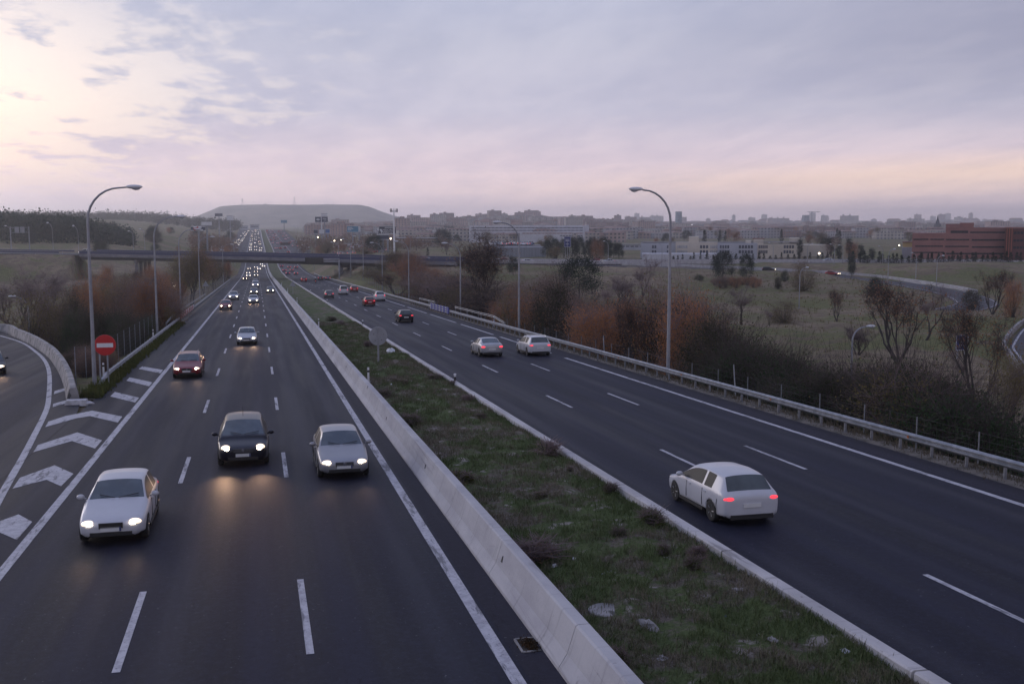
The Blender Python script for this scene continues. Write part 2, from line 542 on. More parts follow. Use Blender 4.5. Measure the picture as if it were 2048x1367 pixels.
def ground_h(X, Y):
    X = np.asarray(X, float); Y = np.asarray(Y, float)
    und = .45 * np.sin(X * .071 + 1.3) * np.cos(Y * .053) + .3 * np.sin(X * .19 + Y * .13) + .12 * np.sin(X * .7 - Y * .4)
    right = -8.2 - 1.8 * ss(X, 60, 120) * (1 - ss(Y, 230, 330)) + 1.6 * ss(Y, 250, 330)
    right = np.where(Y > 380, -7.2 - 1.2 * ss(Y, 500, 900), right)
    # low mound beyond the loop road, long city ridge, distant rises
    right += 2.1 * np.exp(-(((X - 216) / 34) ** 2 + ((Y - 296) / 22) ** 2))
    ang = np.arctan2(X, np.maximum(Y, 1)); D = np.hypot(X, Y)
    right += 19 * ss(D, 1700, 2350) * np.exp(-((ang - .235) / .10) ** 2)
    right += 16 * ss(D, 3200, 6000)
    left = -12.6 + 0 * X
    left = left + 9.5 * ss(Y, 440, 560) * ss(-X, 25, 70)
    left = left + 3 * ss(Y, 560, 900) * ss(-X, 25, 70) + 12 * ss(Y, 900, 1500) * ss(-X, 60, 200) + 6 * ss(Y, 1500, 3000)
    h = np.where(X > 7, right, left)
    far = ss(Y, 500, 700)
    mid = np.interp(Y, PROF_Y, PROF_Z)
    k = np.exp(-((X - 7) / 60) ** 2) * far
    h = h * (1 - k) + (mid - .2) * k + und * (1 - .5 * far)
    # embankments and cuttings
    for line, w, s, gap in ((CROSS, 11, .5, True), (LOOP, 6.5, .4, False), (SERV, 4.6, .4, False), (SERV2, 5.5, .4, False)):
        d, z = seg_dist(X, Y, line)
        dd = np.maximum(0, d - w)
        hi = z - .12 + s * dd; lo = z - .12 - s * dd
        if gap:
            span = (X > -64) & (X < 66)
            h = np.where(span, h, np.clip(h, lo, hi))
        else:
            h = np.clip(h, lo, hi)
    rp = inside_poly(X, Y, RAMP_POLY)
    dw, _ = seg_dist(X, Y, [(p.x, p.y, 0) for p in RAMPW] + [(-60, 130, 0)])
    dr = np.where(rp, 0, np.maximum(0, dw - .9))
    plane = -GRADE * Y - .12
    near = (Y < 175) & (X < -8.0)
    h = np.where(near, np.clip(h, plane - .55 * dr, plane + .5 * dr + 1e3 * (dr > 0)), h)
    # the motorway itself
    d = np.maximum(0, np.abs(X - 7.6) - 17.2)
    d = np.where(X < 7.6, np.maximum(0, -9.9 - X), np.maximum(0, X - 25.0))
    widen = 16 * ss(Y, 640, 760)
    d = np.maximum(0, d - widen)
    z = mid - .14
    h = np.where(Y < 2400, np.clip(h, z - .58 * d, z + .55 * d), h)
    return h


def gh(x, y):
    return float(ground_h(np.array([x]), np.array([y]))[0])


def grid_obj(name, xs, ys, hf, m):
    X, Y = np.meshgrid(xs, ys); Z = hf(X, Y)
    v = np.stack([X.ravel(), Y.ravel(), Z.ravel()], 1)
    nx, ny = len(xs), len(ys)
    i = np.arange(nx * ny).reshape(ny, nx)
    f = np.stack([i[:-1, :-1].ravel(), i[:-1, 1:].ravel(), i[1:, 1:].ravel(), i[1:, :-1].ravel()], 1)
    me = bpy.data.meshes.new(name)
    me.from_pydata(v.tolist(), [], f.tolist())
    me.materials.append(m)
    me.polygons.foreach_set('use_smooth', [True] * len(f))
    o = bpy.data.objects.new(name, me); COL.objects.link(o)
    return o


def axis_lines(lo_, mid0, mid1, hi_, step, grow):
    a = list(np.arange(mid0, mid1, step)); s = step; x = mid1
    while x < hi_: a.append(x); s *= grow; x += s
    a.append(hi_); s = step; x = mid0 - step
    while x > lo_: a.append(x); s *= grow; x -= s
    a.append(lo_)
    return np.array(sorted(set(a)))


xs = axis_lines(-4500, -70, 110, 7800, 1.5, 1.045)
ys = axis_lines(-60, -60, 130, 8000, 1.8, 1.022)
structure(grid_obj('ground', xs, ys, ground_h, M_GROUND))


def ribbon(name, ysam, xl, xr, off, m, skirt=.35, zf=zr, kind=True):
    """road sheet between x = xl(y) and xr(y) following the motorway profile"""
    mb = MB(); vs = []; fs = []
    fl = xl if callable(xl) else (lambda y: xl); fr = xr if callable(xr) else (lambda y: xr)
    for y in ysam:
        z = zf(y) + off
        vs += [(fl(y), y, z - skirt), (fl(y), y, z), (fr(y), y, z), (fr(y), y, z - skirt)]
    for i in range(len(ysam) - 1):
        for k in range(3):
            a = i * 4 + k
            fs.append((a, a + 1, a + 5, a + 4))
    mb.add(vs, [f[::-1] for f in fs])
    o = mb.build(name, m)
    return structure(o) if kind else o


YS = list(np.arange(-60, 640, 10)) + list(np.arange(640, 2400, 20))
ribbon('road', YS, lambda y: -8.72 - 13 * float(ss(np.array(y), 640, 760)), 5.2, 0, M_ASPH)
ribbon('road', YS, 11.2, lambda y: 23.55 + 13 * float(ss(np.array(y), 640, 760)), 0, M_ASPH)
ribbon('road_shoulder', YS[:80], 4.55, 5.25, .004, M_ASPH2, 0)
ribbon('road_shoulder', YS[:75], 22.35, 23.6, .004, M_ASPH2, .1)

# the slip road is one sheet in the same plane
mb = MB()
pts = [(-8.74, -40)] + [(-8.74, y) for y in (0, 30, 55)] + [(-9.4, 60.9)] + [(p.x, p.y) for p in RAMPW] + [(-60, -40)]
mb.add([(x, y, -GRADE * y - .002) for x, y in pts], [tuple(range(len(pts)))])
structure(mb.build('slip_road', M_ASPH))

# ---- other roads


def path_ribbon(name, line, w, m, off=0.0, o0=None, o1=None, sub=6, skirt=.3):
    pts = smooth_line(line, sub)
    vs = []; fs = []
    a0, a1 = (-w, w) if o0 is None else (o0, o1)
    for i, p in enumerate(pts):
        t = (pts[min(i + 1, len(pts) - 1)] - pts[max(i - 1, 0)]); n = Vector((t.y, -t.x, 0)).normalized()
        A = p + n * a0; B = p + n * a1
        vs += [(A.x, A.y, p.z + off - skirt), (A.x, A.y, p.z + off), (B.x, B.y, p.z + off), (B.x, B.y, p.z + off - skirt)]
    for i in range(len(pts) - 1):
        for k in range(3):
            a = i * 4 + k; fs.append((a + 4, a + 5, a + 1, a))
    mb = MB(); mb.add(vs, fs)
    return mb.build(name, m)


def smooth_line(line, sub=6):
    P = [Vector(p) for p in line]; out = []
    for i in range(len(P) - 1):
        p0, p1, p2, p3 = P[max(i - 1, 0)], P[i], P[i + 1], P[min(i + 2, len(P) - 1)]
        for k in range(sub):
            t = k / sub
            out.append(.5 * ((2 * p1) + (p2 - p0) * t + (2 * p0 - 5 * p1 + 4 * p2 - p3) * t * t + (3 * p1 - p0 - 3 * p2 + p3) * t ** 3))
    out.append(P[-1])
    return out


CROSS_E = CROSS[6:]; CROSS_W = CROSS[:3]
CS = smooth_line(CROSS, 6)
structure(path_ribbon('crossing_road', [tuple(p) for p in CS], 9, M_ASPHF, sub=1))
structure(path_ribbon('loop_road', LOOP, 4.6, M_ASPHF, .01))
structure(path_ribbon('service_road', SERV, 3.4, M_ASPHF))
structure(path_ribbon('service_road', SERV2, 4.2, M_ASPHF))
structure(path_ribbon('road_marking', SERV, 0, M_PAINT, .012, 2.9, 3.1, skirt=0))
structure(path_ribbon('road_marking', SERV2, 0, M_PAINT, .012, -3.9, -3.6, skirt=0))
structure(path_ribbon('road_marking', LOOP, 0, M_PAINT, .022, 3.9, 4.15, skirt=0))
structure(path_ribbon('road_marking', LOOP, 0, M_PAINT, .022, -4.1, -3.9, skirt=0))

# ---- painted lines
Y1 = [y for y in YS if y < 1500]
mk = MB()


def stripe(mb, x0, x1, y0, y1, off=.008, step=20):
    n = max(1, int(abs(y1 - y0) / step)); ys_ = [y0 + (y1 - y0) * i / n for i in range(n + 1)]
    vs = []; fs = []
    for y in ys_: vs += [(x0, y, zr(y) + off), (x1, y, zr(y) + off)]
    for i in range(n): fs.append((2 * i, 2 * i + 1, 2 * i + 3, 2 * i + 2))
    mb.add(vs, fs)


for x, w_ in ((-6.2, .13), (4.32, .13)):
    stripe(mk, x - w_, x + w_, -40, 1500)
# right-hand edge line breaks into long dashes by the slip lane
for a, b in ((-40, 76), (80, 98), (101, 118), (121, 140), (143, 162), (165, 1500)):
    stripe(mk, 21.98, 22.22, a, b)
stripe(mk, 11.62, 11.74, 480, 1500)
d0 = [on_plane(*p).y for p in ((225, 1345), (290, 1182))]
for x, ph in ((-2.7, on_plane(225, 1345).y), (.8, on_plane(612, 1308).y), (15.1, on_plane(1137, 815).y), (18.58, on_plane(1272, 810).y)):
    y = ph - 17 * 4
    while y < 1400:
        stripe(mk, x - .075, x + .075, y, y + 4.9)
        y += 17
structure(mk.build('road_marking', M_PAINT))
mk = MB()


def px_poly(mb, pts, off=.009):
    vs = []
    for p in pts:
        q = on_plane(*p); vs.append((q.x, q.y, -GRADE * q.y + off))
    mb.add(vs, [tuple(range(len(vs)))[::-1]])


def cr(pts, s=4.551, ox=0, oy=660):
    return [(ox + x / s, oy + y / s) for x, y in pts]


mk_gore = [cr([(412, 882), (440, 832), (600, 780), (840, 732), (1113, 786), (1072, 840), (820, 782), (700, 800)]),
           cr([(303, 1110), (345, 1045), (705, 930), (928, 1003), (865, 1077), (655, 1008)]),
           [(25, 977), (40, 955), (109, 930), (147, 947), (122, 972), (93, 959)],
           [(p[0] / 3.103, 960 + p[1] / 3.103) for p in [(-130, 300), (115, 212), (200, 258), (105, 370), (0, 325), (-130, 370)]],
           cr([(1262, 352), (1295, 330), (1483, 362), (1462, 393)]),
           cr([(1150, 460), (1180, 430), (1390, 475), (1357, 510)]),
           cr([(1003, 603), (1045, 562), (1266, 615), (1230, 658)]),
           cr([(490, 582), (497, 555), (608, 520), (610, 545)]),
           cr([(480, 700), (485, 670), (612, 635), (615, 660)])]
for poly in mk_gore:
    px_poly(mk, poly)
# curved edge line of the slip road
L = [(0, 671), (44, 685), (72.5, 704), (88, 719), (96.7, 737), (99.3, 759), (97.8, 792), (94.5, 814), (85.7, 836), (66, 875), (44, 917), (20, 959), (-8, 1010), (-60, 1110), (-150, 1290)]
P = smooth_line([on_plane(*p) for p in L], 5)
P = [Vector((-32, 119.5, 0))] + P
vs = []; fs = []
for i, p in enumerate(P):
    t = P[min(i + 1, len(P) - 1)] - P[max(i - 1, 0)]; n = Vector((t.y, -t.x, 0)).normalized() * .13
    for q in (p - n, p + n): vs.append((q.x, q.y, -GRADE * q.y + .010))
for i in range(len(P) - 1): fs.append((2 * i, 2 * i + 1, 2 * i + 3, 2 * i + 2))
mk.add(vs, [f if True else f for f in fs])
structure(mk.build('road_marking', M_PAINT))

# ---- median: turf sheet, gently uneven
def median_h(X, Y):
    e = np.minimum((X - 5.8) / .6, (11.25 - X) / .6)
    e = np.clip(e, 0, 1)
    b = np.interp(Y, PROF_Y, PROF_Z)
    return b - .10 + e * (.10 + .06 * np.sin(X * 1.9 + Y * .31) + .05 * np.sin(Y * .83 + X * 2.7) + .04 * np.sin(X * 4.1 - Y * 1.7)) + .06


xs_ = np.linspace(5.70, 11.25, 24)
ys_ = axis_lines(-10, 0, 120, 2000, .6, 1.03)
structure(grid_obj('median_ground', xs_, ys_, median_h, M_MEDIAN))


def mh(x, y):
    return float(median_h(np.array([x]), np.array([y]))[0])


# kerb along the right carriageway (concrete strip, slightly broken line)
def extrude_y(prof, ysam, name, m, zf=zr, xoff=lambda y: 0, smooth=False, parent=None):
    n = len(prof); vs = []; fs = []
    for y in ysam:
        z = zf(y); xo = xoff(y)
        for px, pz in prof: vs.append((px + xo, y, z + pz))
    for i in range(len(ysam) - 1):
        for k in range(n):
            a = i * n + k; b = i * n + (k + 1) % n
            fs.append((a, b, b + n, a + n))
    fs.append(tuple(range(n))[::-1]); fs.append(tuple((len(ysam) - 1) * n + k for k in range(n)))
    mb = MB(); mb.add(vs, fs)
    return mb.build(name, m, parent, smooth)


ysk = list(np.arange(-10, 200, 3.0)) + list(np.arange(200, 1400, 20))
kr = thing('kerb', 'pale concrete kerb between the grassy median and the right carriageway', 'kerb')
for i in range(0, 60):
    y0 = -8 + i * 8.0; g = .03
    xo = R.uniform(-.015, .015)
    yy = [y0 + g] + [y for y in np.arange(-10, 500, 2.0) if y0 + .3 < y < y0 + 7.7] + [y0 + 8 - g]
    extrude_y([(11.02, -.25), (11.04, .17), (11.08, .205), (11.34, .20), (11.41, .15), (11.43, -.25)], yy, 'kerb_stone', M_KERB, xoff=lambda y: xo, parent=kr)
extrude_y([(11.10, -.25), (11.10, .17), (11.38, .17), (11.43, -.25)], [y for y in YS if y > 471 and y < 1500], 'kerb_stone', M_KERB, parent=kr)

# concrete safety barrier on the left side of the median
br = thing('concrete_barrier', 'long pale concrete safety barrier along the left edge of the median', 'barrier')
BP = [(5.14, -.2), (5.14, .08), (5.30, .33), (5.46, .83), (5.50, .86), (5.71, .86), (5.74, .83), (5.84, .33), (5.98, .08), (5.98, -.2)]
yb = -6.0
for i in range(84):
    ln = 6.0
    n = 4 if i < 40 else 2
    yy = [yb + .012 + (ln - .024) * k / n for k in range(n + 1)]
    extrude_y(BP, yy, 'barrier_segment', M_CONC, parent=br)
    yb += ln
extrude_y(BP, [y for y in YS if y > yb and y < 1500], 'barrier_segment', M_CONC, parent=br)
# small triangular black reflectors on the barrier face
for (px, py) in ((1005, 1117), (851, 932), (773, 836), (735, 774), (692, 733), (666.7, 704), (647, 681.5), (633, 663), (621, 651), (612, 642), (1052, 1247)):
    d = ray(px, py)
    t = None
    # meet the sloping face x = 5.30 + .32*(z-z0-.33)
    best = None
    for k in range(400):
        tt = (k + 1) * .25 / (d.y / FPX) / FPX
        p = Vector((0, 0, CAMZ)) + d * tt
        hgt = p.z - zr(p.y)
        fx = 5.30 + .32 * (hgt - .33)
        if p.x >= fx - .005: best = (p, hgt); break
    if best is None: continue
    p, hgt = best
    lo, hi = tt - .25 / d.y, tt
    for _ in range(20):
        md = (lo + hi) / 2; p = Vector((0, 0, CAMZ)) + d * md; hgt = p.z - zr(p.y)
        if p.x >= 5.30 + .32 * (hgt - .33): hi = md
        else: lo = md
    m2 = MB(); s = .07
    x = p.x
    m2.add([(x - .03, p.y - s, p.z - s), (x - .03, p.y + s, p.z - s), (x + .0, p.y, p.z + s), (x + .05, p.y - s, p.z - s - .0), (x + .05, p.y + s, p.z - s), (x + .05, p.y, p.z + s)],
           [(0, 1, 2)[::-1], (3, 4, 5), (0, 3, 5, 2), (1, 2, 5, 4), (0, 1, 4, 3)])
    m2.build('reflector', M_BLACK, br)

# old concrete wall round the outside of the slip road
W = smooth_line([tuple(p) for p in RAMPW], 5)
wl = thing('ramp_wall', 'curved stained concrete wall along the outside of the slip road', 'wall')
prof = [(-.05, -.6), (-.05, .12), (.12, .75), (.17, .80), (.42, .80), (.47, .75), (.62, .1), (.62, -3)]
vs = []; n = len(prof)
for i, p in enumerate(W):
    t = W[min(i + 1, len(W) - 1)] - W[max(i - 1, 0)]; nn = Vector((t.y, -t.x, 0)).normalized()
    for o_, h_ in prof:
        q = p + nn * o_; vs.append((q.x, q.y, -GRADE * p.y + h_))
fs = [(i * n + k, i * n + k + 1, (i + 1) * n + k + 1, (i + 1) * n + k) for i in range(len(W) - 1) for k in range(n - 1)]
fs.append(tuple(range(n))[::-1])
m2 = MB(); m2.add(vs, [f[::-1] for f in fs]); m2.build('wall_face', M_OLDCONC, wl)
# whitewashed broken end block with rubble
p = on_plane(153, 808)
m2 = MB(); m2.box((p.x, p.y + .1, p.z + .08), (1.15, .7, .3), taper=.85); m2.blob((p.x + .6, p.y, p.z + .02), (.3, .3, .12), jit=.2); m2.build('end_block', mat('whitewash', (.52, .51, .54), .9, col2=(.34, .33, .34), scale=3, bump=.3), wl)

# ------------------------------------------------------------------ vehicles
def paint(name, c, metal=.0, rough=.32):
    return mat('paint_' + name, c, rough, metal, col2=tuple(k * 1.06 for k in c), scale=2, coat=.2, spec=.35)


PAINT = {'white': paint('white', (.44, .445, .48)), 'silver': paint('silver', (.36, .37, .40), .55, .35), 'black': paint('black', (.006, .006, .014)),
         'red': paint('red', (.22, .012, .016)), 'darkred': paint('darkred', (.15, .010, .018)), 'grey': paint('grey', (.10, .105, .12), .4),
         'blue': paint('blue', (.02, .035, .09), .2), 'beige': paint('beige', (.26, .26, .28), .4)}
M_GLASS = mat('car_glass', (.026, .038, .046), .06, spec=.8, col2=(.055, .072, .082), scale=1.2)
M_SIDEGL = mat('car_side_glass', (.008, .010, .013), .45, spec=.12, col2=(.014, .017, .02), scale=1.2)
M_HEAD = mat('headlamp_lit', (.8, .75, .65), .2, emis=(1.0, .78, .56), estr=1.3)
M_HEADW = mat('headlamp_bulb', (.9, .9, .8), .2, emis=(1.0, .84, .62), estr=20)
M_HEADF = mat('headlamp_far', (.9, .9, .8), .2, emis=(1.0, .84, .66), estr=8)
M_TAIL = mat('tail_lamp_lit', (.5, .02, .03), .25, emis=(1.0, .06, .09), estr=1.15)
M_TAILF = mat('tail_lamp_far', (.5, .02, .03), .25, emis=(1.0, .07, .08), estr=1.1)
M_PLATE = mat('plate_white', (.55, .55, .55), .4)
M_RIM = mat('alloy_rim', (.28, .29, .31), .35, .8)
M_CHROME = mat('chrome', (.5, .5, .53), .15, .9)
M_GRILLE = mat('grille_dark', (.02, .02, .022), .45)
M_INT = mat('lamp_housing', (.30, .31, .33), .12, .4)

TYPES = {  # L, W, H, hood nose z, cowl d, cowl z, roof front d, roof rear d, rear glass foot d, foot z, belt z
    'sedan': dict(L=4.55, W=1.76, H=1.43, nose=.68, dc=1.42, hz=.98, dr=2.12, d3=3.62, d4=4.08, fz=1.02, belt=.93, boot=True),
    'coupe': dict(L=4.50, W=1.80, H=1.40, nose=.68, dc=1.45, hz=.96, dr=2.20, d3=3.35, d4=4.05, fz=1.04, belt=.94, boot=True),
    'hatch': dict(L=4.15, W=1.76, H=1.47, nose=.70, dc=1.15, hz=1.00, dr=1.85, d3=3.66, d4=3.98, fz=1.02, belt=.95, boot=False),
    'wagon': dict(L=4.60, W=1.80, H=1.48, nose=.70, dc=1.30, hz=1.00, dr=2.00, d3=4.16, d4=4.46, fz=1.02, belt=.95, boot=False),
    'mpv': dict(L=4.25, W=1.84, H=1.57, nose=.76, dc=.95, hz=1.06, dr=1.75, d3=3.86, d4=4.12, fz=1.05, belt=1.00, boot=False),
    'suv': dict(L=4.45, W=1.84, H=1.68, nose=.86, dc=1.18, hz=1.12, dr=1.85, d3=3.95, d4=4.30, fz=1.15, belt=1.06, boot=False),
    'van': dict(L=4.60, W=1.84, H=1.86, nose=.84, dc=.95, hz=1.16, dr=1.65, d3=4.40, d4=4.54, fz=1.12, belt=1.08, boot=False),
}
BODY_CACHE = {}


def car_rings(t):
    L, W, H = t['L'], t['W'], t['H']
    w = W / 2; nz, hz, b = t['nose'], t['hz'], t['belt']
    S = []  # d, width scale, z bottom, z shoulder, z top, top half width scale, cabin flag

    def st(d, ws, zb, zs, zt, wt, cab=0): S.append((d, ws, zb, zs, zt, wt, cab))
    st(0.0, .70, .34, nz - .14, nz - .12, .52)
    st(.07, .86, .24, nz - .07, nz - .03, .66)
    st(.30, .95, .20, nz + .01, nz + .06, .74)
    st(.80, .99, .18, nz + .10, nz + .15, .80)
    st(t['dc'] - .12, 1.0, .18, b - .05, hz - .03, .84)
    st(t['dc'], 1.0, .18, b - .02, hz, .86, 1)
    st(t['dr'], 1.0, .18, b, H - .05, .70, 1)
    md = (t['dr'] + t['d3']) / 2
    st(md - .04, 1.0, .18, b + .01, H, .71, 1)
    st(md + .04, 1.0, .18, b + .01, H, .71, 2)
    st(t['d3'] - .35 if not t['boot'] else t['d3'] - .02, 1.0, .18, b + .02, H - .02, .70, 1)
    st(t['d3'], 1.0, .18, b + .03, H - .05, .68, 3)
    st(t['d4'], .97, .20, b + .03, t['fz'], .76 if t['boot'] else .80, 3)
    if t['boot']:
        st(L - .12, .93, .24, b, t['fz'] - .02, .74)
        st(L, .80, .36, b - .10, t['fz'] - .14, .62)
    else:
        st(L - .03, .92, .26, b - .06, b - .03, .78)
        st(L, .84, .36, b - .16, b - .13, .70)
    rings = []
    for d, ws, zb, zs, zt, wt, cab in S:
        ww = w * ws; y = L / 2 - d
        top = w * wt * (ws if not cab else 1)
        if cab and zt > zs + .12:
            h = [(0, zb), (.8 * ww, zb), (.97 * ww, zb + .12), (ww, (zb + zs) / 2 + .08), (.985 * ww, zs - .09), (.94 * ww, zs), (top * 1.03, zt - .09), (top * .97, zt - .045), (top * .55, zt - .008), (0, zt)]
        else:
            h = [(0, zb), (.8 * ww, zb), (.97 * ww, zb + .10), (ww, (zb + zs) / 2 + .06), (.985 * ww, zs - .07), (.93 * ww, zs - .01), (top * 1.03, (zs + zt) / 2), (top * .96, zt - .02), (top * .55, zt - .005), (0, zt)]
        ring = [Vector((x, y, z)) for x, z in h] + [Vector((-x, y, z)) for x, z in h[-2:0:-1]]
        rings.append((ring, cab, zt))
    return rings


def car_body(kind, lod):
    """returns list of (name, verts, faces) pieces"""
    key = (kind, lod)
    if key in BODY_CACHE: return BODY_CACHE[key]
    t = TYPES[kind]; rings = car_rings(t)
    bm = bmesh.new(); crv = bm.verts.layers.float.new('crease_vert')
    V = [[bm.verts.new(p) for p in r[0]] for r in rings]
    n = len(V[0])
    cre = bm.edges.layers.float.new('crease_edge')
    half = 9
    for i in range(len(V) - 1):
        c0, c1 = rings[i][1], rings[i + 1][1]
        for k in range(n):
            k2 = (k + 1) % n
            f = bm.faces.new((V[i][k], V[i][k2], V[i + 1][k2], V[i + 1][k]))
            s = k if k < half else n - 1 - k       # strip index mirrored
            mi = 0
            if s == 0 or s == 1: mi = 2 if s == 0 else 0
            if s == 5 and c0 and c1:
                if c0 == 1 and c1 == 1: mi = 1
                if c0 == 2 and c1 == 1: mi = 1
                if c0 == 1 and c1 == 3 and not t['boot']: mi = 0
            if s in (7, 8):
                if c0 == 1 and rings[i][2] < t['hz'] + .02 and c1: mi = 1
                if c0 == 3 and c1 == 3: mi = 1
            f.material_index = mi; f.smooth = True
    f = bm.faces.new(V[0][::-1]); f.smooth = True
    f = bm.faces.new(V[-1]); f.smooth = True
    bmesh.ops.recalc_face_normals(bm, faces=bm.faces)
    for e in bm.edges:
        if len(e.link_faces) == 2 and len({f.material_index for f in e.link_faces}) == 2: e[cre] = .95
    for i in range(len(V) - 1):
        for k, cv in ((2, .55), (5, .45), (n - 2, .55), (n - 5, .45)):
            e = bm.edges.get((V[i][k], V[i + 1][k]))
            if e and e[cre] < cv: e[cre] = cv
    for v in bm.verts:
        if sum(1 for f in v.link_faces if f.material_index == 1) == 1: v[crv] = .8
    me = bpy.data.meshes.new('tmp'); bm.to_mesh(me); bm.free()
    for q in range(3): me.materials.append([M_BLACK, M_GLASS, M_BLACK][q])
    o = bpy.data.objects.new('tmp', me); COL.objects.link(o)
    cut = None
    if lod < 2:
        sm = o.modifiers.new('s', 'SUBSURF'); sm.levels = 2 if lod == 0 else 1; sm.render_levels = sm.levels
        L = t['L']; c = MB()
        for wy in (L / 2 - .82, -L / 2 + .80):
            for sx in (-1, 1):
                c.lathe([(-.16, .345), (.16, .345)], 20, 'x', (sx * (t['W'] / 2 - .06), wy, .31))
        cut = c.build('cut', M_BLACK)
        bo = o.modifiers.new('b', 'BOOLEAN'); bo.operation = 'DIFFERENCE'; bo.object = cut; bo.solver = 'EXACT'
        bo.material_mode = 'TRANSFER'
    bpy.context.view_layer.update()
    dg = bpy.context.evaluated_depsgraph_get()
    ev = bpy.data.meshes.new_from_object(o.evaluated_get(dg), preserve_all_data_layers=True, depsgraph=dg)
    bpy.data.objects.remove(o)
    if cut: bpy.data.objects.remove(cut)
    names = [m.name if m else '' for m in ev.materials]
    bm = bmesh.new(); bm.from_mesh(ev)
    for f in bm.faces: f.smooth = True
    groups = {}
    glass_i = names.index('car_glass')
    seen = set()
    bm.faces.ensure_lookup_table()
    pieces = []
    # glass islands
    for f in bm.faces:
        if f.material_index == glass_i and f.index not in seen:
            st = [f]; isl = []; seen.add(f.index)
            while st:
                g = st.pop(); isl.append(g)
                for e in g.edges:
                    for h in e.link_faces:
                        if h.material_index == glass_i and h.index not in seen: seen.add(h.index); st.append(h)
            c = sum((g.calc_center_median() * g.calc_area() for g in isl), Vector()) / sum(g.calc_area() for g in isl)
            nm = 'side_window' if abs(c.x) > .35 else ('windscreen' if c.y > 0 else 'rear_window')
            pieces.append((nm, isl))
    body = [f for f in bm.faces if f.material_index != glass_i]
    out = []
    for nm, fl in [('body', body)] + pieces:
        idx = {}; vs = []; fs = []; mi = []
        for f in fl:
            ff = []
            for v in f.verts:
                if v.index not in idx: idx[v.index] = len(vs); vs.append(tuple(v.co))
                ff.append(idx[v.index])
            fs.append(tuple(ff)); 
            mi.append(1 if (f.calc_center_median().z < .215 or f.normal.z < -.7) else 0)
        out.append((nm, vs, fs, mi))
    bm.free()
    BODY_CACHE[key] = out
    return out


WHEEL = {}


def wheel_meshes():
    if not WHEEL:
        a = MB(); a.lathe([(-.10, .20), (-.105, .27), (-.09, .31), (-.03, .325), (.05, .325), (.095, .31), (.105, .27), (.10, .20)], 22, 'x')
        t = a.build('tyre', M_RUBBER, smooth=True)
        b = MB(); b.lathe([(.05, .205), (.09, .205), (.098, .19), (.06, .18), (.055, .06), (.085, .05), (.09, .0)], 20, 'x')
        for k in range(5):
            an = k * 2 * math.pi / 5
            b.tube([(.075, .04 * math.cos(an), .04 * math.sin(an)), (.085, .19 * math.cos(an), .19 * math.sin(an))], .026, 5)
        r = b.build('rim', M_RIM, smooth=False)
        WHEEL['t'] = t.data; WHEEL['r'] = r.data
        bpy.data.objects.remove(t); bpy.data.objects.remove(r)
    return WHEEL


def link(name, me, parent, loc=(0, 0, 0), rz=0):
    o = bpy.data.objects.new(name, me); COL.objects.link(o); o.parent = parent; o.location = loc; o.rotation_euler = (0, 0, rz)
    return o


CAR_PROTO = {}
GUARD = {'sedan': 'car', 'coupe': 'car', 'hatch': 'car', 'wagon': 'car', 'mpv': 'car', 'suv': 'car', 'van': 'van'}


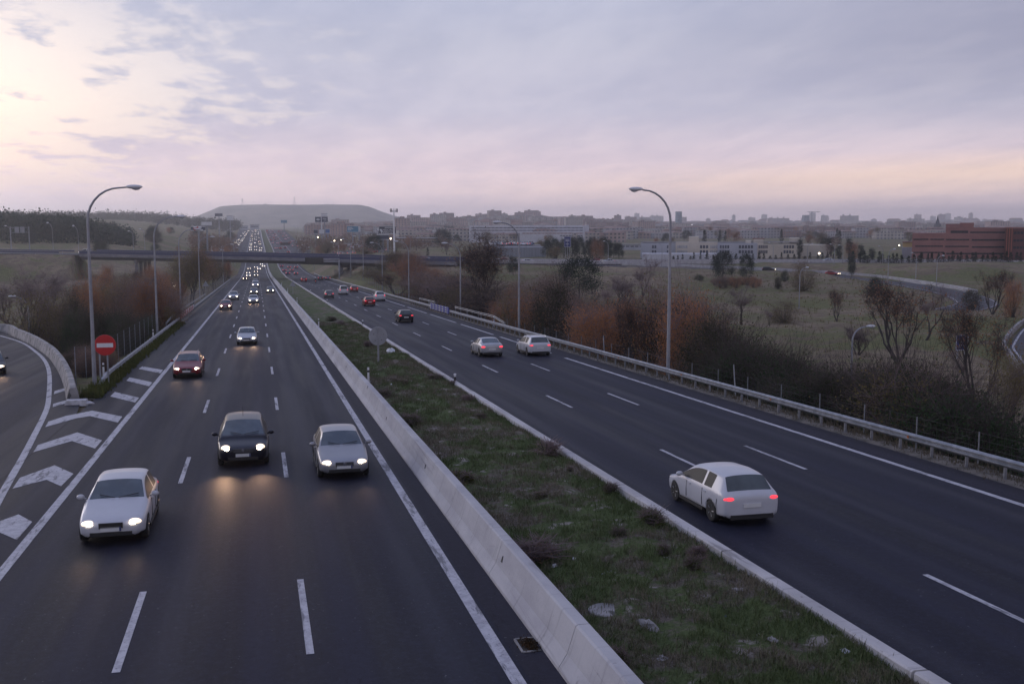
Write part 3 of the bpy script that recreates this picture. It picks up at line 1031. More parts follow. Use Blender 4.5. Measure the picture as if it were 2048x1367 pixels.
def make_car(kind, col, view, lod, lights=True):
    """view: 'front' cars come towards the camera, 'rear' cars drive away. Local +Y is forward."""
    t = TYPES[kind]; L, W, H = t['L'], t['W'], t['H']; w = W / 2
    root = thing({'van': 'van', 'mpv': 'car', 'suv': 'car'}.get(kind, 'car'), 'car', GUARD[kind])
    P = PAINT[col]
    for nm, vs, fs, mi in car_body(kind, lod):
        mb = MB(); mb.v = vs; mb.f = fs; mb.m = mi
        mb.build(nm, [P, M_BLACK] if nm == 'body' else (M_SIDEGL if nm == 'side_window' else M_GLASS), root, smooth=True)
    nz = t['nose']
    # lamps at the corners
    for sx in (-1, 1):
        h = MB()
        if kind in ('mpv',) or col == 'x':
            h.blob((sx * w * .66, L / 2 - .18, nz - .06), (.17, .14, .12), 12, 8)
        else:
            h.blob((sx * w * .66, L / 2 - .16, nz - .085), (.18, .14, .085), 12, 8)
        o = h.build('headlight', M_HEAD if lights else M_INT, root, smooth=True)
        if lights and lod < 2:
            q = MB(); q.blob((sx * w * .62, L / 2 - .045, nz - .085), (.085, .05, .055), 8, 6); q.build('bulb', M_HEADW, o, smooth=True)
        tl = MB(); tz = t['belt'] - .17 if t['boot'] else t['belt'] - .14
        if kind in ('van', 'mpv', 'suv'):
            tl.blob((sx * w * .80, -L / 2 + .10, tz), (.10, .10, .20), 10, 8)
        else:
            tl.blob((sx * w * .72, -L / 2 + .085, tz), (.19, .09, .085), 12, 8)
        tl.build('tail_light', M_TAIL, root, smooth=True)
        m_ = MB(); m_.blob((sx * (w + .10), L / 2 - t['dc'] - .28, t['belt'] + .07), (.11, .07, .075), 10, 7)
        m_.tube([(sx * (w - .05), L / 2 - t['dc'] - .28, t['belt'] + .01), (sx * (w + .06), L / 2 - t['dc'] - .28, t['belt'] + .05)], .025, 5)
        m_.build('wing_mirror', P, root, smooth=True)
    if lod < 2:
        g = MB(); gw = .72 if kind == 'mpv' else .60; gz = nz - .13; gy = L / 2 + .0
        g.box((0, gy, gz), (gw, .06, .14)); gr = g.build('grille', M_GRILLE, root)
        g = MB()
        for q in range(3): g.box((0, gy + .034, gz - .045 + q * .045), (gw - .06, .014, .014))
        g.box((0, gy + .034, gz + .072), (gw, .016, .014)); g.build('grille_bars', M_CHROME if col in ('black', 'beige', 'silver') else M_GRILLE, gr)
        if col in ('black', 'darkred', 'beige', 'silver'):
            g = MB(); g.lathe([(0, .055), (.015, .05)], 14, 'y', (0, gy + .045, gz + .01)); g.build('badge', M_CHROME, gr)
        g = MB()
        for sx in (-1, 1): g.tube([(sx * .05, L / 2 - t['dc'] + .03, t['hz'] + .02), (sx * .05 + sx * .52 - (.12 if sx > 0 else 0), L / 2 - t['dc'] - .10, t['hz'] + .09)], .012, 4)
        g.build('wipers', M_BLACK, root)
        g = MB(); g.box((0, L / 2 - .0, .33), (1.05, .05, .10)); g.build('air_intake', M_BLACK, root)
        g = MB(); g.box((0, L / 2 + .025, .46), (.52, .03, .11)); pl = g.build('number_plate', M_PLATE, root)
        g = MB(); g.box((-.235, L / 2 + .042, .46), (.045, .006, .11)); g.build('blue_band', M_BLUE, pl)
        g = MB(); g.box((0, -L / 2 - .012, .62 if not t['boot'] else .60), (.52, .03, .115)); g.build('number_plate', M_PLATE, root)
        g = MB(); g.box((0, -L / 2 + .05, .29), (W * .72, .14, .13)); g.build('bumper_trim', M_BLACK, root)
        for sx in (-1, 1):
            g = MB(); g.box((sx * (w - .01), .05, .25), (.05, L - 2.5, .08)); g.build('sill', M_BLACK, root)
            md = L / 2 - (t['dr'] + t['d3']) / 2
            for q, ht in ((0, .52), (1.08, .50), (-.95, .40)):
                g = MB(); g.tube([(sx * (w * .995 + .0), md + q, .36), (sx * (w + .0), md + q - .01, .60), (sx * (w * .985), md + q - .03, .36 + ht)], .009, 4); g.build('door_gap', M_BLACK, root)
            for q in (-.18, .85):
                g = MB(); g.box((sx * (w + .002), md + q, .82), (.02, .16, .03)); g.build('door_handle', P, root)
    if kind == 'wagon':
        for sx in (-1, 1):
            g = MB(); y0, y1 = L / 2 - t['dr'] - .15, L / 2 - t['d3'] + .1
            g.tube([(sx * .55, y0, H - .03), (sx * .56, y0 - .15, H + .03), (sx * .56, y1 + .15, H + .03), (sx * .55, y1, H - .04)], .018, 5); g.build('roof_rail', M_CHROME, root)
    wm = wheel_meshes()
    for wy in (L / 2 - .82, -L / 2 + .80):
        for sx in (-1, 1):
            if lod < 2:
                o = link('wheel', None, root, (sx * (w - .115), wy, .325), 0 if sx > 0 else math.pi)
                link('tyre', wm['t'], o); link('rim', wm['r'], o)
            else:
                link('wheel', wm['t'], root, (sx * (w - .10), wy, .325))
    return root


def car(kind, col, x, y, heading, label, lod=1, group=None, z=None, pitch=True, lit=True):
    """heading 0 = away from the camera along +Y, pi = towards it"""
    key = (kind, col, lit, lod)
    lod_ = lod
    if key not in CAR_PROTO:
        r = make_car(kind, col, '', lod_, lit); CAR_PROTO[key] = r
    else:
        r = dup(CAR_PROTO[key])
    zz = zr(y) if z is None else z
    r.location = (x, y, zz + .005)
    sl = math.atan2(zr(y + 2) - zr(y - 2), 4) if z is None else 0
    r.rotation_euler = (sl * math.cos(heading), -sl * math.sin(heading), heading)
    tag(r, label, 'van' if kind == 'van' else 'car')
    if group: r['group'] = group
    elif 'group' in r: del r['group']
    return r


def beams(root, energy=60, t='sedan'):
    T = TYPES[t]
    for sx in (-1, 1):
        ld = bpy.data.lights.new('headlight_beam', 'SPOT'); ld.energy = energy; ld.spot_size = math.radians(46); ld.spot_blend = 1.0
        ld.color = (1.0, .60, .36); ld.shadow_soft_size = .07
        o = bpy.data.objects.new('headlight_beam', ld); COL.objects.link(o); o.parent = root
        o.location = (sx * T['W'] * .35, T['L'] / 2 + .12, T['nose'] - .08)
        o.rotation_euler = (math.radians(90 - 8), 0, 0)


PI = math.pi
# --- coming towards the camera; y is the front bumper
def coming(kind, col, px, py, label, beam=0, lod=1, dx=0, rot=0):
    p = on_plane(px, py)
    T = TYPES[kind]
    c = car(kind, col, p.x + dx, p.y + T['L'] / 2, PI + rot, label, lod)
    if beam: beams(c, beam, kind)
    return c


coming('sedan', 'white', 223, 1092, 'old white saloon car with lit headlights, nearest car in the left lane', 9, 0)
b = coming('mpv', 'black', 487, 935, 'black people carrier with bright headlights in the middle lane, aerial on its roof', 110, 0)
g = MB(); g.tube([(0, .2, 1.60), (0, .05, 1.95)], .008, 4); g.build('aerial', M_BLACK, b)
coming('sedan', 'beige', 690, 960, 'silver saloon car in the fast lane beside the median barrier', 12, 0)
coming('wagon', 'darkred', 374, 757, 'dark red estate car with roof rails beside the painted gore stripes', 14, 0)
coming('sedan', 'silver', 494, 690, 'silver saloon car alone in the middle lane with dark upright grille', 60, 0)
coming('hatch', 'darkred', 451, 620, 'dark maroon hatchback in the left lane just behind the estate car', 25)
coming('mpv', 'silver', 467, 600, 'grey people carrier in the left lane beside the guard rail')
coming('sedan', 'white', 507, 607, 'white saloon car in the middle lane with reflections of its lamps ahead', 60)
coming('sedan', 'black', 541, 586, 'black saloon car in the fast lane close to the barrier', 20)
coming('hatch', 'grey', 508, 589, 'grey hatchback hidden behind the white saloon in the middle lane')
coming('suv', 'white', 511, 575, 'white off-road car second behind the grey hatchback in the middle lane')
coming('hatch', 'silver', 511, 568, 'silver hatchback in the shade at the foot of the bridge, middle lane')
coming('sedan', 'darkred', 490, 560, 'car with orange glowing headlights under the bridge in the left lane')
# --- driving away: px, py is the rear bumper's foot
def going(kind, col, px, py, label, lod=1, dx=0):
    p = on_plane(px, py); T = TYPES[kind]
    return car(kind, col, p.x + dx, p.y + T['L'] / 2, 0, label, lod, lit=False)


_f = going('hatch', 'white', 1500, 1050, 'white hatchback car with red tail lights, nearest car on the right carriageway', 0)
_f.scale = (1.0, 1.06, .96)
going('coupe', 'silver', 985, 714, 'silver coupe in the middle lane beside the white estate', 0)
going('wagon', 'white', 1081, 712, 'white estate car in the outer lane near the lamp post', 0)
going('hatch', 'black', 813, 645, 'black hatchback with pale roof reflections and red tail lights', 0)
going('hatch', 'red', 740, 612, 'bright red hatchback ahead of the black hatchback')
going('suv', 'white', 761, 602, 'white off-road car right beside the bright red hatchback')
going('van', 'white', 688, 589, 'white passenger van in the middle lane of the right carriageway')
going('hatch', 'red', 709, 584, 'small red car right beside the white passenger van')
going('hatch', 'grey', 659, 596, 'dark grey hatchback in the lane next to the kerb')
going('suv', 'red', 608, 564, 'red off-road car entering the shade under the bridge')
going('hatch', 'black', 641, 560, 'black car side by side with another under the right end of the bridge')
going('hatch', 'grey', 656, 560, 'charcoal car next to the bridge piers, rightmost under the deck')

# just the nose of a car on the slip road at the left edge
p = on_plane(-30, 750)
c = car('hatch', 'black', p.x, p.y + 1.7, PI + .25, 'dark car on the slip road cut off by the left edge', 1, z=-GRADE * (p.y + 1.7))
beams(c, 25, 'hatch')

# --- small far cars seen past the bridge
def far_proto(kind, col, front):
    key = ('far', kind, col, front)
    if key in CAR_PROTO: return CAR_PROTO[key], False
    t = TYPES[kind]; L, W, H = t['L'], t['W'], t['H']; w = W / 2
    root = thing('car', 'car', 'car')
    for nm, vs, fs, mi in car_body(kind, 2):
        if nm in ('body', 'windscreen', 'rear_window'):
            mb = MB(); mb.v = vs; mb.f = fs; mb.m = mi
            mb.build(nm, [PAINT[col], M_BLACK] if nm == 'body' else M_GLASS, root)
    wmb = MB()
    for wy in (L / 2 - .82, -L / 2 + .80):
        for sx in (-1, 1):
            wmb2 = MB(); wmb2.lathe([(-.1, .32), (.1, .32)], 10, 'x', (sx * (w - .09), wy, .32)); wmb2.build('wheel', M_RUBBER, root)
    for sx in (-1, 1):
        h = MB()
        if front: h.blob((sx * w * .70, L / 2 - .02, t['nose'] - .08), (.13, .09, .10), 8, 6); h.build('headlight', M_HEADF, root)
        else: h.blob((sx * w * .75, -L / 2 + .04, t['belt'] - .14), (.20, .08, .13), 8, 6); h.build('tail_light', M_TAILF, root)
    CAR_PROTO[key] = root
    return root, True


def far_car(kind, col, front, x, y, label, group=None, z=None, heading=None):
    pr, fresh = far_proto(kind, col, front)
    r = pr if fresh else dup(pr)
    h = (PI if front else 0) if heading is None else heading
    r.location = (x, y, (zr(y) if z is None else z) + .01); r.rotation_euler = (0, 0, h)
    tag(r, label, 'car')
    if group: r['group'] = group
    elif 'group' in r: del r['group']
    return r


KINDS = ['sedan', 'hatch', 'suv', 'wagon', 'mpv']; COLS = ['white', 'silver', 'grey', 'black', 'red', 'blue', 'silver', 'white']


def far_at(px, py, front, xo, label, group=None):
    """place on the far road profile where a sight line meets it"""
    d = ray(px, py); t = 380 / d.y
    last = None
    while t * d.y < 1600:
        p = Vector((0, 0, CAMZ)) + d * t
        if p.z <= zr(p.y) + .3: break
        t *= 1.004
    k = R.choice(KINDS); c = R.choice(COLS)
    if label: label = label.replace('COL', {'grey': 'dark grey', 'blue': 'dark blue'}.get(c, c))
    return far_car(k, c, front, p.x if xo is None else xo, p.y, label, group)


# front: pixel positions of headlamp pairs just beyond the bridge
NEARF = [(497, 551), (496.5, 545.5), (512.5, 550), (512, 543), (498.6, 537), (512, 534), (518, 537), (527, 532), (523, 528)]
for i, (px, py) in enumerate(NEARF):
    far_at(px, py + 1, True, None, 'COL car with lit headlights just beyond the bridge, left carriageway', 'oncoming cars framed under the bridge deck')
for i, (px, py) in enumerate([(569, 541), (583, 540), (575.5, 547), (591.6, 547), (578.4, 534), (591.6, 534.5), (563, 532)]):
    far_at(px, py + 1, False, None, 'COL car with red tail lights just beyond the bridge, right carriageway', 'cars driving away under the bridge deck')
# queues far beyond
yy = 760
FARF = []
for lane in (-4.4, -.9, 2.6):
    y = 745 + R.uniform(0, 30)
    while y < 1480:
        FARF.append((lane + R.uniform(-.3, .3), y)); y += R.uniform(34, 110) * (1 + (y - 700) / 900)
for lane in (-19, -15.5):
    y = 720 + R.uniform(0, 20)
    while y < 1400:
        FARF.append((lane + (y - 720) / 680 * 6 + R.uniform(-.3, .3), y)); y += R.uniform(22, 110)
for x, y in FARF:
    far_car(R.choice(KINDS), R.choice(COLS), True, x, y, 'far oncoming car seen as a pair of headlights on the rising road', 'far queue of headlights beyond the bridge')
for lane in (13.3, 16.8, 20.3, 27, 31):
    y = 700 + R.uniform(0, 30)
    while y < 1450:
        far_car(R.choice(KINDS), R.choice(COLS + ['red', 'black']), False, lane + R.uniform(-.3, .3), y, 'far receding car with red tail lights on the rising road', 'far traffic driving away beyond the bridge')
        y += R.uniform(50, 150)


# --- traffic on the crossing road and the loop
def on_path(line, px, kind, col, label, off, lightpx=True, rev=False, lod=2, front=True):
    P = smooth_line(line, 10); best = None
    for a, b in zip(P[:-1], P[1:]):
        t = (b - a).normalized(); n = Vector((t.y, -t.x, 0)); q = a + n * off
        dv = q - Vector((0, 0, CAMZ))
        sx = 1024 + FPX * dv.dot(RT) / dv.dot(FW)
        if best is None or abs(sx - px) < best[0]: best = (abs(sx - px), q, t)
    _, q, t = best
    if rev: t = -t
    h = math.atan2(-t.x, t.y)
    r = car(kind, col, q.x, q.y, h, label, 1, z=q.z + .02)
    return r


on_path(CROSS, 163, 'van', 'white', 'white delivery van on the bridge above the left abutment', 3, rev=True)
on_path(CROSS, 863, 'mpv', 'darkred', 'dark red car on the bridge behind the blue parapet', 5)
on_path(CROSS, 1068, 'sedan', 'white', 'white car on the crossing road left of the dark pine', 5)
on_path(CROSS, 1017, 'hatch', 'red', 'red car on the crossing road beside the small round pine', -3)
on_path(CROSS, 1197, 'hatch', 'red', 'red car close behind a silver car on the crossing road', -3, rev=True)
on_path(CROSS, 1215, 'sedan', 'silver', 'silver car close to a red car on the crossing road', 0, rev=True)
on_path(CROSS, 1635, 'wagon', 'white', 'white car on the upper road before the conifer row', -3, rev=True)
on_path(LOOP, 1532, 'hatch', 'black', 'black car on the loop road right of the twin pines', -.5)
on_path(LOOP, 1663, 'sedan', 'red', 'red car with lit headlights on the loop road', -.5)

# motorcycle and rider under the bridge
p = on_plane(631, 566)
mc = thing('motorcycle', 'motorcycle in the shade under the right part of the bridge', 'motorcycle', (p.x, p.y, zr(p.y)))
for wy in (.7, -.7):
    g = MB(); g.lathe([(-.07, .22), (-.08, .29), (0, .32), (.08, .29), (.07, .22)], 14, 'x', (0, wy, .32)); g.build('wheel', M_RUBBER, mc)
g = MB(); g.tube([(0, .68, .34), (0, .48, .95)], .04, 5); g.tube([(0, -.68, .34), (0, -.05, .45), (0, .35, .55)], .08, 6); g.tube([(-.34, .42, 1.02), (.34, .42, 1.02)], .02, 5); g.build('frame', M_BLACK, mc)
g = MB(); g.blob((0, .18, .84), (.17, .34, .17), 10, 7); g.build('fuel_tank', PAINT['red'], mc, smooth=True)
g = MB(); g.blob((0, -.38, .80), (.15, .38, .08), 10, 6); g.build('saddle', M_BLACK, mc, smooth=True)
g = MB(); g.blob((0, -.80, .72), (.09, .05, .06), 8, 6); g.build('tail_light', M_TAILF, mc)
# rider: one skinned figure
def skinned(name, pts, edges, rad, m, sub=1):
    me = bpy.data.meshes.new(name); me.from_pydata(pts, edges, []); o = bpy.data.objects.new(name, me); COL.objects.link(o)
    md = o.modifiers.new('s', 'SKIN'); s = o.modifiers.new('u', 'SUBSURF'); s.levels = s.render_levels = sub
    for v, r in zip(me.skin_vertices[0].data, rad): v.radius = (r, r)
    me.skin_vertices[0].data[0].use_root = True
    bpy.context.view_layer.update(); dg = bpy.context.evaluated_depsgraph_get()
    e = bpy.data.meshes.new_from_object(o.evaluated_get(dg)); o.modifiers.clear(); o.data = e
    e.materials.clear(); e.materials.append(m)
    for q in e.polygons: q.use_smooth = True
    return o


pts = [(0, -.30, .92), (0, -.22, 1.20), (0, -.10, 1.45), (0, -.04, 1.56), (0, 0, 1.70), (.20, -.10, 1.42), (.30, .12, 1.22), (.30, .38, 1.06), (-.20, -.10, 1.42), (-.30, .12, 1.22), (-.30, .38, 1.06),
       (.14, -.26, .90), (.24, .12, .82), (.20, -.05, .38), (.20, .10, .32), (-.14, -.26, .90), (-.24, .12, .82), (-.20, -.05, .38), (-.20, .10, .32)]
edg = [(0, 1), (1, 2), (2, 3), (3, 4), (2, 5), (5, 6), (6, 7), (2, 8), (8, 9), (9, 10), (0, 11), (11, 12), (12, 13), (13, 14), (0, 15), (15, 16), (16, 17), (17, 18)]
rd = skinned('person', pts, edg, [.17, .17, .17, .07, .10, .09, .06, .045, .09, .06, .045, .11, .085, .055, .05, .11, .085, .055, .05], mat('dark_leathers', (.03, .03, .035), .6))
rd.location = (p.x, p.y, zr(p.y))
tag(rd, 'person in dark riding clothes and helmet sitting on the motorcycle', 'person')
g = MB(); g.blob((0, 0, 1.72), (.14, .16, .15), 12, 8); g.build('helmet', M_WHITE, rd, smooth=True)

# ------------------------------------------------------------------ lamp posts
def lamp_mesh(h, reach, side, head=.85, bend=1.9):
    """tapered steel column curving into a level arm towards side*x"""
    pts = [(0, 0, 0), (0, 0, .6), (0, 0, h * .3), (0, 0, h * .6), (0, 0, h - bend)]
    rad = [.13, .12, .105, .09, .075]
    for k in range(1, 8):
        a = k / 7 * math.pi / 2
        pts.append((side * (bend * .95) * (1 - math.cos(a)), 0, h - bend + bend * math.sin(a))); rad.append(.072 - .022 * k / 7)
    pts.append((side * (reach - head), 0, h + .03)); rad.append(.045)
    return pts, rad


def lamp_proto(h, reach, side, head=.85, lit=False):
    root = thing('street_lamp', 'lamp', 'street lamp')
    pts, rad = lamp_mesh(h, reach, side, head, bend=min(1.9, h * .2))
    g = MB(); g.tube(pts, rad, 10); g.build('pole', M_POLE, root, smooth=True)
    g = MB(); g.box((0, 0, .04), (.42, .42, .08)); g.build('base_plate', M_POLE, root)
    g = MB(); cx = side * (reach - head / 2)
    g.blob((cx, 0, h + .06), (head / 2 + .04, .17, .125), 14, 8); g.build('lamp_head', M_LAMPHEAD, root, smooth=True)
    g = MB(); g.blob((cx + side * .10, 0, h - .02), (.24, .12, .11), 12, 7); g.build('lens', M_HEADF if lit else M_LENS, root, smooth=True)
    return root


LL = lamp_proto(11.7, 3.0, 1)
spots = [(190, 780, 'lamp post beside the red no entry sign'), (315, 672, 'second lamp post from the front on the left verge'), (362, 626, 'third lamp post on the left, by the red striped rail'),
         (400, 598, 'fourth lamp post on the left verge, behind the red striped rail'), (447, 570, 'far lamp post on the left close to the bridge')]
for i, (px, py, lb) in enumerate(spots):
    p = on_plane(px, py); p.z = -GRADE * p.y - .1
    if i == 0: LL.location = p; tag(LL, 'tall grey ' + lb, group='lamp posts on the left verge')
    else: dup(LL, p, label='tall grey ' + lb, group='lamp posts on the left verge')
LR = lamp_proto(11.7, 2.7, -1)
sp = [(1336, 752, 'nearest tall lamp post on the right verge, arm reaching left'), (1038, 660, 'second tall lamp post behind the right guard rail, near the white estate'),
      (921, 618, 'third tall lamp post on the right, in front of the big half bare tree'), (818, 597, 'fourth tall lamp post on the right verge'),
      (765, 581.6, 'fifth tall lamp post on the right verge below the yellow trees'), (727, 570, 'sixth tall lamp post on the right verge'), (702, 564, 'seventh lamp post on the right by the bridge pier'), (678, 559, 'eighth lamp post on the right beside the bridge piers')]
for i, (px, py, lb) in enumerate(sp):
    p = on_plane(px, py); p.z = gh(p.x, p.y) - .05
    if i == 0: LR.location = p; tag(LR, lb, group='lamp posts on the right verge')
    else: dup(LR, p, label=lb, group='lamp posts on the right verge')
# beyond the bridge, both sides, too small to tell apart
for k in range(9):
    y = 520 + k * 75
    dup(LL, (-11.5 - 13 * float(ss(np.array(float(y)), 640, 760)), y, zr(y)), label='thin lamp post far beyond the bridge beside the left carriageway', group='far lamp posts on the left')
    dup(LR, (26.5 + 13 * float(ss(np.array(float(y)), 640, 760)), y, zr(y)), label='thin lamp post far beyond the bridge beside the right carriageway', group='far lamp posts on the right')
# lower lamps
LS = lamp_proto(6.0, 2.1, 1, .8)
p = at_depth(1713, 90); LS.location = (p.x, p.y, gh(p.x, p.y)); tag(LS, 'short grey lamp post with white head rising from the dark bushes', group=None)
if 'group' in LS: del LS['group']
LS2 = dup(LS, label='slender lamp post with small head in the grass below the loop road', scale=1.05)
p = at_depth(1603, 215); LS2.location = (p.x, p.y, gh(p.x, p.y)); LS2.scale = (.9, .9, 1.35)
LS3 = lamp_proto(7.5, 2.0, -1, .8)
p = at_depth(48, 120); LS3.location = (p.x, p.y, gh(p.x, p.y)); LS3.scale = (1, 1, (7.52 - (592 - 446) / 2145 * 120 - gh(p.x, p.y)) / 7.5)
tag(LS3, 'short lamp post among dark bushes at the left edge')
for px, D, top, sd, lb in [(1780, 300, 498, LS, 'tall lamp post on the mound, arm to the right, before the brick building'), (1878, 285, 511, LS, 'lamp post with white head on the mound below the brick building'),
                           (1836, 310, 505, LS3, 'thin lamp post on the mound between two armed ones'), (1325, 345, 487, LS3, 'thin lamp post before the grey school wing'),
                           (1548, 375, 485, LS3, 'thin lamp post before the cream school wing'), (1617, 380, 487, LS, 'lamp post right of the cream school building'),
                           (1688, 375, 490, LS3, 'slim lamp post by the first cypress'), (1671, 370, 488, LS3, 'slim lamp post beside the small dark tree on the verge'), (1768, 385, 492, LS3, 'slim lamp post behind the left end of the mound'),
                           (1217, 380, 482, LS3, 'slim lamp post on the crossing road right of the round autumn tree'), (1135, 400, 476, LS3, 'slim lamp post beside the blue motorway board'),
                           (20, 410, 452, LS3, 'lamp post beside the sign gantry on the left'), (104, 415, 446, LS3, 'lamp post on the crossing road before the dark wood'), (155, 425, 452, LS3, 'lamp post on the crossing road left of the tall one'),
                           (265, 440, 462, LS3, 'faint lamp post above the bridge piers'), (288, 440, 458, LS3, 'faint lamp post above the bridge, right of another'), (820, 410, 470, LS3, 'faint lamp post on the bridge behind the orange trees')]:
    p = at_depth(px, D); z0 = gh(p.x, p.y)
    if -66 < p.x < 66 and p.y > 330 and px < 900: z0 = -5
    zt = 7.52 - (top - 446) / 2145 * D
    dup(sd, (p.x, p.y, z0), label=lb, scale=(1, 1, (zt - z0) / (6.0 if sd is LS else 7.5)))

# ------------------------------------------------------------------ guard rails and fences
def rail_profile(x0, side):
    """W beam: side = direction facing the road"""
    s = side
    return [(x0, .44), (x0 + s * .035, .47), (x0 + s * .08, .51), (x0 + s * .08, .545), (x0 + s * .02, .585), (x0 + s * .02, .615), (x0 + s * .08, .655), (x0 + s * .08, .69), (x0 + s * .035, .73), (x0, .76),
            (x0 - s * .02, .755), (x0 - s * .02, .45)]


def guard(name, label, x0, side, y0, y1, zf, step=2.0, xf=lambda y: 0, ends=None):
    root = thing(name, label, 'guard rail')
    ysam = list(np.arange(y0, y1, 4.0)) + [y1]
    pr = rail_profile(x0, side)
    if side < 0: pr = pr
    extrude_y(pr, ysam, 'rail_beam', M_GALV, zf=zf, xoff=xf, parent=root)
    pm = None; rest = MB(); y = y0 + .3; n = 0
    while y < y1:
        if n < 100:
            if pm is None:
                g = MB(); g.box((0, 0, .14), (.10, .055, 1.15)); g.box((side * .06, 0, .60), (.10, .14, .22)); pm = g.build('post', M_GALV, root).data
                bpy.data.objects.remove(bpy.data.objects['post'])
            link('post', pm, root, (x0 - side * .13 + xf(y), y, zf(y)))
        else:
            rest.box((x0 - side * .13 + xf(y), y, zf(y) + .14), (.10, .055, 1.15))
        n += 1; y += step
    if rest.v:
        o = rest.build('post', M_GALV, root); o['kind'] = 'stuff'
    return root


gR = guard('guard_rail', 'long galvanised guard rail along the right side of the motorway', 23.95, -1, 18, 471, zr)
for y in np.arange(24.3, 80, 11.2):
    g = MB(); g.box((23.86, y, zr(y) + .60), (.02, .10, .09)); g.build('orange_reflector', mat('orange_reflector', (.35, .09, .02), .4), gR)
gL = guard('guard_rail', 'galvanised guard rail on the left verge starting at the gore nose', -9.05, 1, 68.5, 396, zr)
g = MB(); p0 = Vector((-9.05, 68.5, zr(68.5) + .6)); g.tube([p0, (-9.10, 66.8, zr(67) + .38), (-9.2, 65.4, zr(65) + .05)], [.15, .14, .12], 6); g.build('rail_beam', M_GALV, gL)
# raised second rails around the striped panels
def upper_rail(label, x0, side, pts):
    root = thing('guard_rail', label, 'guard rail')
    g = MB()
    for (ya, za), (yb, zb) in zip(pts[:-1], pts[1:]):
        for dz in (0, .16):
            g.tube([(x0, ya, zr(ya) + za + dz), (x0, yb, zr(yb) + zb + dz)], .035, 6)
    g.build('rail_beam', M_GALV, root)
    for (ya, za) in pts:
        q = MB(); q.box((x0 - side * .08, ya, zr(ya) + za / 2 + .02), (.08, .08, za + .3)); q.build('post', M_GALV, root)
    return root


upper_rail('raised double rail behind the blue striped panel on the right', 24.35, -1, [(106, .72), (111, 1.12), (118, 1.12), (126, 1.12), (134, 1.12)])
upper_rail('short raised rail beyond the blue striped panel', 24.35, -1, [(150, 1.12), (156, 1.12), (165, 1.12)])
upper_rail('raised rail above the red striped panel on the left', -9.4, 1, [(118, .8), (126, 1.1), (137, 1.1), (170, 1.1), (205, 1.0)])


def striped(name, label, x, y0, y1, n, ca, cb, z0=.25, z1=1.05):
    root = thing(name, label, 'crash panel')
    for i in range(n):
        ya = y0 + (y1 - y0) * i / n; yb = y0 + (y1 - y0) * (i + .62) / n; yc = y0 + (y1 - y0) * (i + 1) / n
        g = MB(); g.box((x, (ya + yb) / 2, zr(ya) + (z0 + z1) / 2), (.10, yb - ya - .02, z1 - z0)); g.build('panel', ca, root)
        g = MB()
        for q in range(3): g.box((x + .01, (yb + yc) / 2, zr(yb) + z0 + .12 + q * (z1 - z0) * .36), (.08, yc - yb, .11))
        g.build('stripe', cb, root)
    return root


striped('crash_panel', 'blue and white striped crash panel on the right guard rail', 23.80, 135.5, 151, 6, mat('panel_blue', (.02, .035, .22), .5), M_LAMPHEAD)
striped('crash_panel', 'red and white striped crash panel on the left guard rail', -8.92, 132, 158, 7, mat('panel_red', (.26, .02, .03), .5), M_LAMPHEAD, .45, 1.0)


M_WIRE = mat('dull_wire', (.07, .07, .08), .7, .2)


def fence(name, label, xf, y0, y1, h, lean=0.0):
    root = thing(name, label, 'fence')
    g = MB(); g.tube([(0, 0, -.3), (0, 0, h)], .028, 6); pm = g.build('post', M_GALV, root).data
    bpy.data.objects.remove(bpy.data.objects['post'])
    ys_ = list(np.arange(y0, y1, 4.1))
    for y in ys_: link('post', pm, root, (xf(y), y, gh(xf(y), y)))
    w = MB()
    for k in range(8):
        zz = .1 + (h - .12) * k / 7
        w.tube([(xf(y), y, gh(xf(y), y) + zz) for y in ys_], .005, 3, cap=False)
    for y in np.arange(y0, y1, .42):
        b = gh(xf(y), y); w.tube([(xf(y), y, b), (xf(y), y, b + h)], .0035, 3, cap=False)
    w.build('wire_mesh', M_WIRE, root)
    return root


fence('wire_fence', 'tall wire mesh fence behind the right guard rail', lambda y: 27.5, 28, 400, 2.1)
fence('wire_fence', 'tall wire mesh fence below the left guard rail', lambda y: -10.9, 69, 398, 2.4)
# two leaning timber stays against the right fence
for y, lb in ((82, 'leaning pale pole against the fence near the second lamp post'), (57.5, 'leaning pale pole against the fence below the nearest lamp post')):
    g = MB(); b = gh(27.2, y); g.tube([(27.2, y, b - .1), (27.2, y + .5, b + 2.5)], [.045, .03], 6)
    tag(g.build('leaning_pole', M_SIGNGREY), lb, 'pole')

# ------------------------------------------------------------------ markers and signs
def delineator(x, y, z, label, m=M_WHITE, h=.75, cap=False):
    root = thing('marker_post', label, 'marker post', (x, y, z))
    g = MB(); g.box((0, 0, h / 2), (.12, .05, h), taper=.9); g.build('post', m, root)
    g = MB(); g.box((0, -.03, h * .82), (.125, .02, .12)); g.build('reflector', M_BLACK if m is M_WHITE else M_WHITE, root)
    if cap:
        g = MB(); g.blob((0, 0, h), (.09, .06, .06), 8, 6); g.build('cap', M_WHITE, root)
    return root


